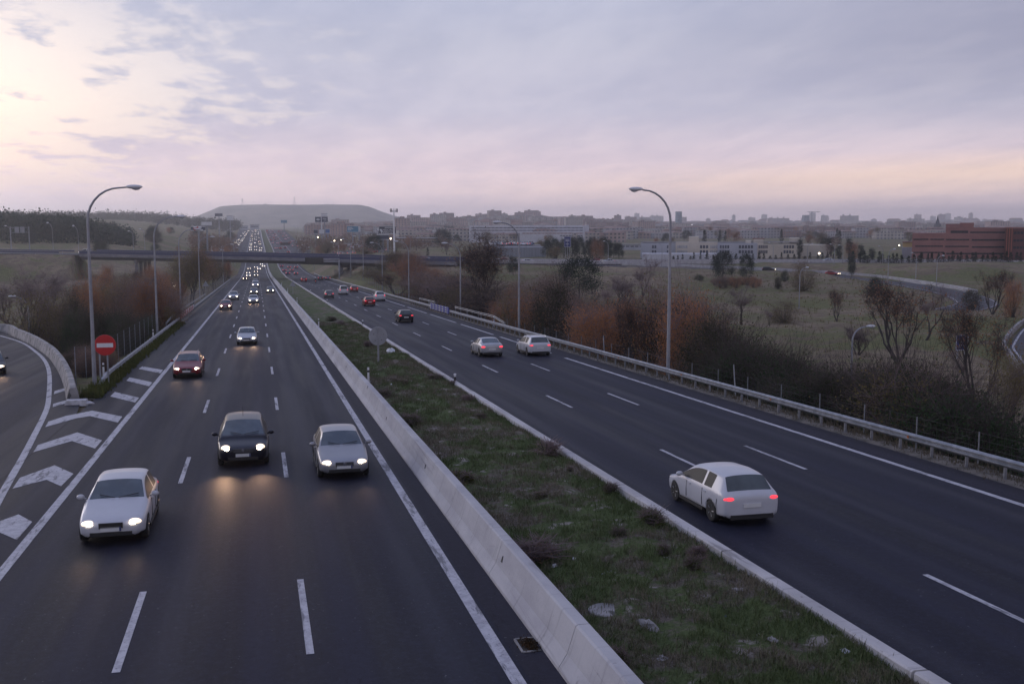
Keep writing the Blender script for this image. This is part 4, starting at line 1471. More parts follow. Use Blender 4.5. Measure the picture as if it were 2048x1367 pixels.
for px, py, lb in ((734, 775, 'white marker post behind the barrier, nearest one'), (635, 660, 'white marker post behind the barrier below the round sign back'), (596, 610, 'third white marker post behind the barrier'), (577, 588, 'fourth white marker post behind the barrier'), (566, 574, 'farthest white marker post behind the barrier')):
    p = on_plane(px, py)
    delineator(6.12, p.y * 1.0, mh(6.12, p.y) - .05, lb, h=1.25)
for px, py, lb in ((911, 768, 'small black and white marker on the kerb, nearest one'), (727, 651, 'small black and white marker on the kerb beyond the round sign'), (660, 606, 'small dark marker on the kerb by the dark hatchback'), (627, 585, 'farthest small dark marker on the kerb')):
    p = on_plane(px, py); delineator(11.25, p.y, zr(p.y) + .17, lb, M_BLACK, .42, True)
for x, y, lb in ((-9.5, 70.5, 'short white marker post at the start of the left guard rail'), (-9.45, 103, 'short white marker post on the left verge by the second lamp')):
    delineator(x, y, zr(y) + .1, lb, h=1.0)
delineator(24.6, 112, zr(112) + .1, 'small yellow topped marker behind the right guard rail', h=1.0, cap=True)


def sign_disc(px, py, r, x=None):
    pass


def no_entry():
    p = on_plane(209, 772); y = p.y; x = p.x; zb = gh(x, y)
    zc = on_plane(210, 690).z
    d = ray(210, 690); t = y / d.y; zc = CAMZ + d.z * t; xc = d.x * t
    root = thing('no_entry_sign', 'round red no entry sign with white bar on grey posts', 'road sign', (xc, y, zb), -.04)
    h = zc - zb
    for dx in (-.34, .10):
        g = MB(); g.box((dx, .06, h / 2), (.09, .06, h)); g.build('post', M_POLE, root)
    g = MB(); g.lathe([(-.03, .60), (0, .62), (.02, .62)], 40, 'y', (0, 0, h)); g.build('disc', M_RED, root)
    g = MB(); g.box((0, -.045, h), (.92, .02, .25)); g.build('white_bar', M_WHITE, root)


no_entry()
# sign seen from behind in the median
p = on_plane(757, 730); y = p.y
d = ray(756, 672); t = y / d.y; zc = CAMZ + d.z * t
rs = thing('road_sign', 'round road sign seen from its grey back in the grassy median', 'road sign', (p.x, y, mh(p.x, y)))
h = zc - mh(p.x, y)
g = MB(); g.lathe([(0, .645), (.02, .65), (.045, .65), (.05, .63)], 40, 'y', (0, .03, h)); g.build('disc', M_SIGNGREY, rs)
g = MB(); g.box((0, 0, (h + .62) / 2), (.13, .05, h + .62)); g.build('post', M_POLE, rs)
for q, (a, b_) in enumerate(((-.3, .15), (.38, .12), (-.2, -.3), (.25, -.28))):
    g = MB(); g.blob((a, .02, h + b_), (.03, .02, .03), 6, 5); g.build('bolt', M_BLACK, rs)


def triangle(px, pyb, pyt, lb, side):
    p = on_plane(px, pyb); y = p.y; zb = zr(y)
    d = ray(px, pyt); z1 = CAMZ + d.z * y / d.y
    root = thing('warning_sign', lb, 'road sign', (p.x, y, zb)); h = z1 - zb
    g = MB(); s = 1.35; g.add([(-s / 2, .03, h - s * .87), (s / 2, .03, h - s * .87), (0, .03, h), (-s / 2, .06, h - s * .87), (s / 2, .06, h - s * .87), (0, .06, h)], [(0, 1, 2), (3, 5, 4), (0, 2, 5, 3), (1, 4, 5, 2), (0, 3, 4, 1)])
    g.build('plate', M_SIGNGREY, root)
    g = MB(); g.box((0, 0, h * .45), (.08, .05, h * .9)); g.build('post', M_POLE, root)


triangle(586, 588, 561, 'triangular warning sign seen from behind in the median near the bridge', 0)
triangle(412, 590, 561, 'triangular warning sign seen from behind on the left verge', 0)


def blue_board(px, D, w, h, zc_py, lb, base=None, back=False, lines=True):
    p = at_depth(px, D); zb = gh(p.x, p.y) if base is None else base; zc = 7.52 - (zc_py - 446) / 2145 * D
    root = thing('direction_sign', lb, 'road sign', (p.x, p.y, zb), -YAW)
    hh = zc - zb
    g = MB(); g.box((0, 0, hh), (w, .08, h)); g.build('panel', M_BLUE, root)
    g = MB()
    for a, b_ in ((w, 0), ):
        g.box((0, -.05, hh + h / 2 - .06), (w, .02, .07)); g.box((0, -.05, hh - h / 2 + .06), (w, .02, .07)); g.box((-w / 2 + .04, -.05, hh), (.07, .02, h - .2)); g.box((w / 2 - .04, -.05, hh), (.07, .02, h - .2))
    g.build('border', M_LAMPHEAD, root)
    for dx in (-w * .3, w * .3):
        g = MB(); g.box((dx, .1, (hh - h / 2) / 2), (.14, .14, hh - h / 2)); g.build('post', M_POLE, root)
    return root, hh


r_, hh = blue_board(853, 330, 4.0, 3.3, 549, 'blue direction board standing behind the trees under the right end of the bridge')
g = MB(); g.box((.5, -.06, hh + .5), (1.8, .02, .16)); g.box((.5, -.06, hh), (1.8, .02, .16)); g.box((-.9, -.06, hh - .2), (.14, .02, 1.6)); g.build('lettering', M_LAMPHEAD, r_)
r_, hh = blue_board(1135, 415, 2.6, 4.0, 483, 'tall blue motorway board standing among the pines beyond the crossing road')
g = MB(); g.box((0, -.06, hh + .9), (1.6, .02, .18)); g.box((0, -.06, hh + .3), (1.6, .02, .18)); g.box((0, -.06, hh - .9), (1.2, .02, .18)); g.build('lettering', M_LAMPHEAD, r_)
r_, hh = blue_board(1935, 128, 1.45, 1.9, 685, 'blue sign with white lane lines near the right edge')
g = MB(); g.tube([(-.3, -.06, hh - .6), (-.3, -.06, hh - .1), (-.1, -.06, hh + .2)], .05, 5); g.tube([(.25, -.06, hh - .6), (.25, -.06, hh + .4)], .05, 5); g.tube([(-.1, -.06, hh - .6), (-.1, -.06, hh + .2)], .04, 5)
g.build('lane_diagram', M_LAMPHEAD, r_)

# ------------------------------------------------------------------ the bridge
bridge = thing('road_bridge', 'grey concrete road bridge with blue parapet crossing over the motorway', 'bridge')
M_DECK = mat('deck_concrete', (.13, .13, .15), .85, col2=(.19, .185, .20), scale=.35, detail=7, stretch=(1, 1, 3))
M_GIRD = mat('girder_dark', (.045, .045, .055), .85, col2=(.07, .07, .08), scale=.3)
BR = [p for p in CS if -68 < p.x < 70]


def follow(pts, o0, o1, z0, z1, name, m, parent):
    vs = []; fs = []
    for i, p in enumerate(pts):
        t = (pts[min(i + 1, len(pts) - 1)] - pts[max(i - 1, 0)]); n = Vector((t.y, -t.x, 0)).normalized()
        A = p + n * o0; B = p + n * o1
        vs += [(A.x, A.y, p.z + z0), (A.x, A.y, p.z + z1), (B.x, B.y, p.z + z1), (B.x, B.y, p.z + z0)]
    for i in range(len(pts) - 1):
        for k in range(4):
            a = i * 4 + k; b = i * 4 + (k + 1) % 4; fs.append((a, b, b + 4, a + 4))
    fs += [(3, 2, 1, 0), tuple(len(vs) - 4 + k for k in range(4))]
    g = MB(); g.add(vs, fs); return g.build(name, m, parent)


follow(BR, 9.0, 9.6, -.75, .35, 'deck_edge', M_DECK, bridge)
follow(BR, -9.6, -9.0, -.75, .35, 'deck_edge', M_DECK, bridge)
follow(BR, -9.0, 9.0, -.55, -.31, 'deck_slab', M_DECK, bridge)
for o in (-6.8, -2.3, 2.3, 6.8):
    follow([p for p in BR if p.x > -66], o - .9, o + .9, -1.85, -.56, 'girder', M_GIRD, bridge)
for s in (9.3, -9.3):
    follow(BR, s - .05, s + .05, .36, 1.35, 'parapet', M_DARKBLUE, bridge)
    follow(BR, s - .07, s + .07, 1.36, 1.44, 'handrail', M_GALV, bridge)
n = 0


def cross_at(x):
    P = CS
    for a, b in zip(P[:-1], P[1:]):
        if a.x <= x <= b.x:
            k = (x - a.x) / (b.x - a.x); q = a.lerp(b, k); t = (b - a).normalized(); return q, t
    return P[0], Vector((1, 0, 0))


for x in (-41, -12.5, 33):
    q, t = cross_at(x); nn = Vector((t.y, -t.x, 0))
    cap_ = MB()
    for o in (-7, -2.4, 2.4, 7):
        a = q + nn * o; zb = min(gh(a.x, a.y), q.z - 3) - .5
        g = MB(); g.lathe([(zb, .62), (q.z - 2.4, .62)], 14, 'z', (a.x, a.y, 0)); g.build('pier', M_DECK, bridge, smooth=True)
    g = MB()
    a = q + nn * 8.2; b = q - nn * 8.2
    g.tube([(a.x, a.y, q.z - 2.15), (b.x, b.y, q.z - 2.15)], .62, 6); g.build('pier_cap', M_DECK, bridge)
for x in (-66.5, 68.5):
    q, t = cross_at(x); zb = -13 if x < 0 else -10
    g = MB(); g.box((q.x, q.y, (q.z - .8 + zb) / 2), (2.2, 18.6, q.z - .8 - zb), rz=math.atan2(t.y, t.x)); g.build('abutment', M_DECK, bridge)
# parapets continuing on the approach
for seg, lb in (([p for p in CS if -420 < p.x <= -68], 'blue grey rail along the crossing road left of the bridge'), ):
    r_ = thing('guard_rail', lb, 'guard rail')
    for s in (9.3, -9.3):
        follow(seg, s - .05, s + .05, .45, .95, 'rail_beam', M_DARKBLUE, r_); follow(seg, s - .07, s + .07, 1.1, 1.2, 'handrail', M_GALV, r_)
    for i, p in enumerate(seg[::1]):
        q = MB(); q.box((p.x, p.y - 9.3, p.z + .5), (.15, .15, 1.3)); q.build('post', M_GALV, r_)


def wall_along(pts, o, h, th, m, name, lb, cat='barrier'):
    return tag(follow(pts, o - th / 2, o + th / 2, -.6, h, name, m, None), lb, cat)


E_ = [p for p in CS if p.x >= 70]
wall_along(E_, -9.4, 1.0, .5, M_CONC, 'concrete_barrier', 'pale concrete barrier on the far side of the upper road')
wall_along(E_, 0, .95, .5, M_CONC, 'concrete_barrier', 'pale concrete barrier between the lanes of the upper road')
wall_along([p for p in E_ if p.x < 185], 8.6, .9, .4, M_CONC, 'concrete_barrier', 'pale concrete barrier on the near edge of the upper road')
LP = smooth_line(LOOP, 8)
wall_along(LP[:41], -5.3, .95, .55, M_CONC, 'concrete_barrier', 'curved pale concrete barrier round the outside of the loop road')
wall_along(smooth_line(SERV2, 6), -5.0, .7, .45, M_OLDCONC, 'low_wall', 'low pale wall beside the narrow road at the right edge', 'wall')
# variable message boards
def vms(px, D, w, h, pyc, lb):
    p = at_depth(px, D); zc = 7.52 - (pyc - 446) / 2145 * D; zb = zr(p.y)
    root = thing('message_board', lb, 'message board', (p.x, p.y, zb), -.05)
    hh = zc - zb
    g = MB(); g.box((0, 0, hh), (w, .6, h)); g.build('housing', M_BLACK, root)
    g = MB(); g.box((0, -.32, hh), (w - .3, .03, h - .3)); g.build('screen', mat('screen_off', (.018, .018, .022), .3), root)
    for s in (1,):
        ex = 26.3 - p.x
        g = MB(); g.box((ex, .7, hh / 2), (.45, .45, hh)); g.build('post', M_POLE, root)
        for dz in (-.5, .5):
            g = MB(); g.box((ex / 2, .7, hh + dz), (ex + .4, .18, .18)); g.build('arm', M_POLE, root)
    return root


vms(627, 352, 5.9, 1.9, 520, 'dark blank message board hanging in front of the bridge')
vms(569, 700, 6.2, 1.6, 487, 'second dark message board far beyond the bridge')
# gantry by the crossing road, far left
gt = thing('sign_gantry', 'lattice gantry with backs of road signs at the far left', 'gantry')
a = at_depth(20, 415); b = at_depth(57, 428); z0 = gh(a.x, a.y)
zt = 7.52 - (455 - 446) / 2145 * 420
for q in (a, b):
    g = MB(); g.box((q.x, q.y, (z0 + zt) / 2), (.4, .4, zt - z0 + .8)); g.build('post', M_GALV, gt)
for dz in (0, -1.9):
    g = MB(); g.tube([(a.x, a.y, zt + dz), (b.x, b.y, zt + dz)], .11, 5); g.build('beam', M_GALV, gt)
g = MB()
for k in range(7):
    t0 = k / 7; t1 = (k + 1) / 7
    g.tube([a.lerp(b, t0) * 1.0 - Vector((0, 0, a.lerp(b, t0).z - zt + (0 if k % 2 else 1.9))), a.lerp(b, t1) - Vector((0, 0, a.lerp(b, t1).z - zt + (1.9 if k % 2 else 0)))], .05, 4)
g.build('lattice', M_GALV, gt)
for k in (.35, .65):
    c_ = a.lerp(b, k); g = MB(); g.box((c_.x, c_.y - .3, zt - .9), (1.6, .1, 2.4)); g.build('sign_back', M_SIGNGREY, gt)

# ------------------------------------------------------------------ vegetation
NR = np.random.RandomState(5)


def fast_mesh(name, verts, faces4, mats, mi=None):
    me = bpy.data.meshes.new(name)
    nv, nf = len(verts), len(faces4)
    me.vertices.add(nv); me.vertices.foreach_set('co', np.asarray(verts, np.float32).ravel())
    me.loops.add(nf * 4); me.loops.foreach_set('vertex_index', np.asarray(faces4, np.int32).ravel())
    me.polygons.add(nf); me.polygons.foreach_set('loop_start', np.arange(0, nf * 4, 4, dtype=np.int32)); me.polygons.foreach_set('loop_total', np.full(nf, 4, np.int32))
    for m in mats: me.materials.append(m)
    if mi is not None: me.polygons.foreach_set('material_index', np.asarray(mi, np.int32))
    me.update(calc_edges=True); me.validate()
    return me


def quads(C, size, flat=0.0, asp=.6):
    """leaf quads with random facing round each centre"""
    n = len(C); C = np.asarray(C, float)
    u = NR.normal(size=(n, 3)); u[:, 2] *= (1 - flat); u /= np.linalg.norm(u, axis=1)[:, None]
    w = NR.normal(size=(n, 3)); v = np.cross(u, w); v /= np.linalg.norm(v, axis=1)[:, None]
    s = (size * NR.uniform(.6, 1.3, n))[:, None]
    a, b = u * s * .5, v * s * .5 * asp
    V = np.stack([C - a, C + b * .9, C + a, C - b], 1).reshape(-1, 3)
    F = np.arange(n * 4).reshape(n, 4)
    return V, F


def blades(P, Q, w):
    """thin flat twigs from P to Q"""
    P = np.asarray(P, float); Q = np.asarray(Q, float); n = len(P)
    d = Q - P; s = np.cross(d, NR.normal(size=(n, 3))); s /= np.linalg.norm(s, axis=1)[:, None] + 1e-9
    s *= np.asarray(w).reshape(-1, 1) * .5
    V = np.stack([P - s, P + s, Q + s * .35, Q - s * .35], 1).reshape(-1, 3)
    return V, np.arange(n * 4).reshape(n, 4)


def grow(p, d, L, r, depth, maxd, segs, tips, spread=.6, up=.25, nb=(2, 4), shrink=.80):
    q = p + d * L
    m = p + d * L * .5 + Vector((R.uniform(-1, 1), R.uniform(-1, 1), R.uniform(-.3, .5))) * L * .035
    segs.append((depth, p, m, q, r, r * .72))
    if depth >= maxd:
        tips.append(q); return
    for k in range(R.randint(*nb)):
        t = R.uniform(.25, .95) if k else 1.0
        a = (p.lerp(q, t))
        nd = (d + Vector((R.gauss(0, 1), R.gauss(0, 1), R.gauss(0, .6))) * spread + Vector((0, 0, up))).normalized()
        grow(a, nd, L * shrink * R.uniform(.75, 1.15), r * .62, depth + 1, maxd, segs, tips, spread, up, nb, shrink)


M_BARK = mat('bark', (.030, .026, .026), .9, col2=(.055, .048, .045), scale=3, bump=.4)
M_TWIG = leafmat('twigs_mauve', (0.154, 0.120, 0.128), (0.217, 0.164, 0.160), (0.109, 0.081, 0.081))
M_TWIGD = leafmat('twigs_dark', (0.065, 0.052, 0.052), (0.094, 0.072, 0.067), (0.051, 0.041, 0.039))
M_RUST = leafmat('leaves_rust', (0.33, 0.15, 0.070), (0.24, 0.115, 0.065), (0.40, 0.20, 0.075))
M_OLIVE = leafmat('leaves_olive', (0.160, 0.134, 0.051), (0.112, 0.090, 0.054), (0.236, 0.181, 0.064))
M_BROWN = leafmat('leaves_brown', (0.200, 0.130, 0.094), (0.136, 0.094, 0.080), (0.281, 0.166, 0.094))
M_YELLOW = leafmat('leaves_yellow', (.17, .12, .025), (.11, .085, .03), (.22, .15, .03))
M_DGREEN = leafmat('leaves_dark_green', (0.026, 0.055, 0.022), (0.044, 0.078, 0.032), (0.061, 0.075, 0.035))
M_DOLIVE = leafmat('leaves_dark_olive', (0.049, 0.052, 0.026), (0.035, 0.041, 0.023), (0.075, 0.070, 0.032))
M_CONIF = leafmat('needles_dark', (0.014, 0.025, 0.020), (0.023, 0.035, 0.026), (0.032, 0.043, 0.032))


def branch_tree(kind, H, stems=1, maxd=5, spread=.5, up=.3, leaf=None, nleaf=0, lsize=.16, twig=None, r0=.22, trunk=.25, lean=.12, first=.24, twn=5, nb=(2, 3), lsp=.5):
    segs = []; tips = []
    for s in range(stems):
        d = Vector((R.gauss(0, lean), R.gauss(0, lean), 1)).normalized()
        b = Vector((R.uniform(-.3, .3), R.uniform(-.3, .3), 0)) if stems > 1 else Vector((0, 0, 0))
        grow(b, d, H * first * R.uniform(.85, 1.1), r0 * (1 if stems == 1 else .7), 0, maxd, segs, tips, spread, up, nb)
    zmax = max(t.z for t in tips); k = H / (zmax + .3)
    tm = MB(); P, Q, Wd = [], [], []
    for dp, p, m, q, r, r2 in segs:
        p, m, q = p * k, m * k, q * k
        if dp <= 2: tm.tube([p, m, q], [r * .8, (r + r2) * .4, r2 * .8], 6 if dp < 2 else 4, cap=False)
        else:
            P += [tuple(p), tuple(m)]; Q += [tuple(m), tuple(q)]; Wd += [max(r * 1.2, .022)] * 2
    for t in tips:
        t = t * k
        for _ in range(twn):
            e = t + Vector((R.gauss(0, .5), R.gauss(0, .5), R.gauss(.35, .5))) * (H * .10)
            P.append(tuple(t.lerp(e, .0) - (e - t) * R.uniform(0, .4))); Q.append(tuple(e)); Wd.append(.014 + .0008 * H)
    V1, F1 = blades(P, Q, Wd)
    mats = [twig or M_TWIG]; mi = [0] * len(F1)
    if nleaf:
        T = np.array([tuple(t * k) for t in tips]); idx = NR.randint(0, len(T), nleaf)
        # leaves gather on some branches only
        C = T[idx] + NR.normal(size=(nleaf, 3)) * lsp * H / 9
        V2, F2 = quads(C, lsize)
        V = np.concatenate([V1, V2]); F = np.concatenate([F1, F2 + len(V1)]); mats.append(leaf); mi += [1] * len(F2)
    else: V, F = V1, F1
    root = thing(kind, kind, 'tree')
    tm.build('trunk', M_BARK, root)
    me = fast_mesh('crown', V, F, mats, mi)
    link('crown', me, root)
    root['_h'] = H; root['_w'] = float(np.percentile(np.abs(V[:, 0]), 96) * 2)
    return root


def clump_tree(kind, H, Wd, leaf, nleaf, lsize, shape='dome', nclump=46, trunk=.3, twig=True, bottom=0.0, cat='tree', rc=.16, asp=.6):
    C = []
    for i in range(nclump):
        if shape == 'dome':
            a = R.uniform(0, 2 * PI); z = bottom + (1 - bottom) * R.uniform(.05, .97) ** .85
            zz = (z - bottom) / (1 - bottom)
            rr = math.sqrt(max(0, 1 - (max(0, zz - .35) / .68) ** 2)) * R.uniform(.35, 1) ** .5 * .86
            c = (rr * math.cos(a) * Wd / 2, rr * math.sin(a) * Wd / 2, z * H * .96)
        elif shape == 'ball':
            v = Vector((R.gauss(0, 1), R.gauss(0, 1), R.gauss(0, 1))).normalized() * R.uniform(.3, 1) ** .4 * .84
            c = (v.x * Wd / 2, v.y * Wd / 2, H * (bottom + (1 - bottom) * (.5 + v.z * .5)))
        else:
            z = R.uniform(bottom, .98); a = R.uniform(0, 2 * PI); rr = (1 - z) ** .8 * R.uniform(.4, 1) * .9
            c = (rr * math.cos(a) * Wd / 2, rr * math.sin(a) * Wd / 2, z * H)
        C.append((*c, R.uniform(.6, 1.35)))
    C = np.array(C); idx = NR.randint(0, len(C), nleaf)
    r = rc * min(H, Wd)
    if shape == 'cone': r = rc * Wd
    off = NR.normal(size=(nleaf, 3)) * r * .52 * C[idx, 3:4] * ([1, 1, .8] if shape != 'cone' else [1, 1, .9])
    L = C[idx, :3] + off; L[:, 2] = np.abs(L[:, 2])
    V, F = quads(L, lsize, asp=asp)
    mats = [leaf]; mi = [0] * len(F)
    tm = MB()
    if trunk:
        tm.tube([(0, 0, -.3), (.03, 0, H * .3), (0, .02, H * (.8 if shape != 'dome' else .5))], [H * .018 + .03, H * .014 + .02, .02], 6, cap=False)
    if twig:
        P, Q, W_ = [], [], []
        for c in C:
            b = Vector((R.gauss(0, .05) * Wd, R.gauss(0, .05) * Wd, 0)); e = Vector(c[:3])
            m = b.lerp(e, .55) + Vector((0, 0, -.06 * H * R.random()))
            tm.tube([b, m, e], [.035 + .004 * H, .02 + .002 * H, .012], 4, cap=False)
            for _ in range(14):
                f = e + Vector((R.gauss(0, 1), R.gauss(0, 1), abs(R.gauss(0, 1)))) * r * .95
                P.append(tuple(e)); Q.append(tuple(f)); W_.append(.022)
        V1, F1 = blades(P, Q, W_)
        F = np.concatenate([F, F1 + len(V)]); V = np.concatenate([V, V1]); mats.append(M_TWIGD if leaf in (M_DGREEN, M_DOLIVE) else M_TWIG); mi += [1] * len(F1)
    root = thing(kind, kind, cat)
    if tm.v: tm.build('trunk' if cat == 'tree' else 'stem', M_BARK, root)
    link('crown' if cat == 'tree' else 'foliage', fast_mesh('crown', V, F, mats, mi), root)
    root['_h'] = H; root['_w'] = Wd
    return root


PRO = {}
PRO['bare'] = [branch_tree('bare_tree', 9, stems=1, maxd=6, spread=.30, up=.36, first=.2, r0=.16) , branch_tree('bare_tree', 9, stems=4, maxd=5, spread=.26, up=.36, lean=.24, r0=.16, first=.22)]
PRO['bare_rust'] = [branch_tree('bare_tree', 9, stems=4, maxd=5, spread=.27, up=.40, leaf=M_RUST, nleaf=1500, lsize=.14, lean=.24, r0=.17, first=.22, twig=M_TWIGD),
                    branch_tree('bare_tree', 9, stems=2, maxd=6, spread=.32, up=.36, leaf=M_BROWN, nleaf=2000, lsize=.14, lean=.15, r0=.16, first=.2, twig=M_TWIGD)]
PRO['half'] = [branch_tree('half_bare_tree', 14, stems=2, maxd=6, spread=.26, up=.42, leaf=M_BROWN, nleaf=2500, lsize=.2, lean=.08, first=.22, twig=M_TWIGD, r0=.3, twn=5)]
PRO['autumn'] = [branch_tree('autumn_tree', 10, stems=2, maxd=5, spread=.5, up=.26, leaf=M_RUST, nleaf=9000, lsize=.17, lean=.2, lsp=.75),
                 branch_tree('autumn_tree', 10, stems=3, maxd=5, spread=.5, up=.3, leaf=M_OLIVE, nleaf=8000, lsize=.17, lean=.25, lsp=.75)]
PRO['rust'] = [clump_tree('rust_bush', 5, 5.5, M_RUST, 9500, .13, cat='bush', rc=.26), clump_tree('rust_bush', 5, 5.0, M_BROWN, 9000, .13, cat='bush', rc=.28)]
PRO['olive'] = [clump_tree('olive_bush', 5, 5.5, M_OLIVE, 6500, .13, cat='bush', rc=.26), clump_tree('olive_bush', 5, 5, M_DOLIVE, 6500, .14, cat='bush', rc=.26)]
PRO['dark'] = [clump_tree('dark_bush', 4, 5, M_DGREEN, 8000, .12, cat='bush', rc=.27, nclump=60), clump_tree('dark_bush', 4, 5, M_DOLIVE, 8000, .12, cat='bush', rc=.28, nclump=60)]
PRO['pine'] = [clump_tree('pine_tree', 7, 7.5, M_CONIF, 11000, .20, shape='dome', bottom=.10, nclump=70, twig=False, rc=.20)]
PRO['ball'] = [clump_tree('round_pine', 6, 5, M_CONIF, 8000, .17, shape='ball', bottom=.06, nclump=50, twig=False, rc=.22)]
PRO['cone'] = [clump_tree('conifer', 8, 3.2, M_CONIF, 3500, .22, shape='cone', bottom=.02, nclump=60, twig=False, rc=.12), clump_tree('conifer', 8, 4.2, M_CONIF, 3500, .24, shape='cone', bottom=.02, nclump=50, twig=False, rc=.12)]
PRO['cypress'] = [clump_tree('cypress', 10, 2.2, M_CONIF, 3500, .22, shape='ball', bottom=.02, nclump=60, twig=False, rc=.30)]
PRO['yellow'] = [clump_tree('yellow_tree', 6, 5, M_YELLOW, 3500, .16, shape='ball', bottom=.30, nclump=34, rc=.25)]
PRO['poplar'] = [branch_tree('bare_poplar', 12, stems=1, maxd=5, spread=.20, up=.5, leaf=M_BROWN, nleaf=900, lsize=.2, twig=M_TWIG)]
USED = set()


def plant(kind, px, D, top, width=None, label='', group=None, v=None, base=None, cat=None, xy=None):
    lst = PRO[kind]; v = R.randrange(len(lst)) if v is None else v % len(lst)
    pr = lst[v]
    if xy is None:
        p = at_depth(px, D); x, y = p.x, p.y
    else: x, y = xy
    z = gh(x, y) - .12 if base is None else base
    ztop = CAMZ - (top - 446) / 2145 * D if top is not None else z + pr['_h']
    h = max(.06, ztop - z); sz = h / pr['_h']
    sx = sz if width is None else max(.2, width / 2145 * D / pr['_w'])
    if (kind, v) in USED:
        r = dup(pr)
    else:
        r = pr; USED.add((kind, v))
    r.location = (x, y, z); r.rotation_euler = (0, 0, R.uniform(0, 6.28)); r.scale = (sx, sx, sz)
    r['label'] = label
    if group: r['group'] = group
    elif 'group' in r: del r['group']
    return r


# single trees one can point to
for a in [
    ('half', 962, 170, 462, 95, 'tall half bare tree with upright twigs behind the third lamp post'),
    ('pine', 1160, 225, 514, 92, 'big dark green pine tree below the crossing road'),
    ('ball', 1026, 300, 511, 26, 'small round dark pine beside the crossing road'),
    ('rust', 1195, 385, 479, 27, 'round orange brown tree beyond the crossing road beside the dark pines'),
    ('bare', 1283, 215, 507, 78, 'purple grey bare tree left of the nearest tall lamp post'),
    ('pine', 1448, 300, 503, 50, 'large dark round pine, left one of a pair by the loop road'),
    ('pine', 1495, 302, 508, 32, 'narrower dark pine, right one of a pair by the loop road'),
    ('bare', 1488, 165, 566, 90, 'spreading bare tree in the middle of the rough field'),
    ('olive', 1574, 180, 602, 62, 'small olive tree on bare ground beside the spreading bare tree'),
    ('bare', 1545, 176, 612, 24, 'thin bare sapling left of the small olive tree'),
    ('dark', 1573, 300, 541, 17, 'small ball shaped dark bush at the edge of the loop road'),
    ('olive', 1610, 275, 524, 52, 'round yellowish green tree in front of the loop road'),
    ('ball', 1755, 245, 551, 32, 'lone round dark bush on the slope below the loop road'),
    ('ball', 1707, 332, 514, 18, 'small dark tree on the verge between upper road and loop road'),
    ('bare_rust', 1682, 190, 575, 45, 'dark multi-stemmed small tree in the rough field'),
    ('bare_rust', 1815, 118, 556, 165, 'large spreading half bare tree with rusty leaves in the field'),
    ('bare', 1862, 155, 560, 90, 'bare tree just right of the large spreading one'),
    ('bare', 1725, 130, 640, 66, 'thin leaning bare tree behind the short white lamp'),
    ('bare_rust', 1978, 92, 600, 150, 'tall dark trunked tree near the right edge by the blue sign'),
    ('bare', 1938, 98, 690, 50, 'thin dark bare tree left of the tall dark trunked tree'),
    ('bare_rust', 1990, 205, 535, 76, 'rust brown tree beside the bend of the loop road'),
    ('rust', 2035, 195, 560, 40, 'orange leaved tree at the right edge above the narrow road'),
    ('autumn', 2040, 70, 690, 110, 'olive and yellow leaved tree cut by the right edge'),
    ('olive', 1950, 222, 580, 40, 'yellowish bush inside the bend of the loop road'),
    ('bare', 30, 200, 520, 140, 'large mauve bare tree at the left edge'),
    ('bare', 88, 230, 530, 90, 'second mauve bare tree from the left edge'),
    ('yellow', 332, 118, 610, 22, 'small bright yellow sapling by the left fence'),
    ('dark', 62, 400, 511, 20, 'small dark bush on the embankment below the crossing road'),
    ('yellow', 765, 620, 481, 22, 'yellow tree beyond the bridge, left of a pair'), ('yellow', 790, 610, 480, 26, 'yellow tree beyond the bridge, right of a pair'),
    ('cone', 855, 480, 494, 9, 'small dark fir beyond the bridge above the red car'),
    ('yellow', 1110, 400, 492, 26, 'yellow poplar beyond the crossing road before the pine trunks'),
    ('poplar', 1650, 420, 472, 60, 'pale bare tree behind the cream school building'),
    ('rust', 1705, 440, 484, 30, 'red brown tree behind the cypresses'),
    ('olive', 50, 118, 588, 120, 'dark olive bush mass behind the slip road wall at the left edge'),
]:
    kind, px, D, top, w_, lb = a
    plant(kind, px, D, top, w_, lb)

# orange brown trees between the bridge and the tall half bare tree
for px, D, top, w_, k in [(700, 400, 505, 30, 'autumn'), (720, 385, 512, 40, 'rust'), (745, 390, 515, 46, 'autumn'), (800, 300, 496, 62, 'autumn'), (822, 280, 505, 50, 'rust'), (770, 350, 520, 50, 'autumn'), (840, 320, 548, 46, 'olive'),
                       (730, 420, 492, 36, 'autumn'), (690, 560, 487, 34, 'autumn'), (655, 600, 486, 30, 'autumn'), (640, 640, 490, 26, 'rust'), (880, 250, 535, 60, 'autumn'), (905, 210, 560, 56, 'olive')]:
    plant(k, px, D, top, w_, 'orange brown autumn tree in the tangle %s' % ('beyond the bridge deck' if D > 380 else ('behind the fifth lamp post' if px < 790 else 'beside the third and fourth lamp posts')), 'brown trees right of the bridge')
for px, D, top, w_, k in [(352, 250, 500, 60, 'autumn'), (378, 240, 489, 70, 'autumn'), (405, 280, 496, 60, 'autumn'), (425, 300, 512, 50, 'autumn'), (446, 350, 524, 34, 'autumn'), (385, 330, 500, 60, 'bare'), (430, 420, 492, 30, 'autumn'), (455, 520, 490, 24, 'autumn'),
                       (330, 210, 545, 50, 'autumn')]:
    plant(k, px, D, top, w_, 'brown autumn tree behind the far left lamp posts%s' % (', left side' if px < 385 else (', close to the bridge' if px > 425 else '')), 'brown trees left of the road before the bridge')
for i in range(16):
    px = 196 + i * 10.5 + R.uniform(-4, 4)
    plant(R.choice(['autumn', 'bare', 'bare_rust', 'autumn']), px, R.uniform(225, 330), R.uniform(528, 560), R.uniform(38, 60), 'brown thin tree before the bridge piers %s' % ('left of the second lamp post' if px < 312 else 'right of the second lamp post'), 'thin trees before the bridge on the left')
ENVL = ([60, 100, 150, 200, 250, 300, 335], [600, 588, 566, 548, 546, 560, 590])
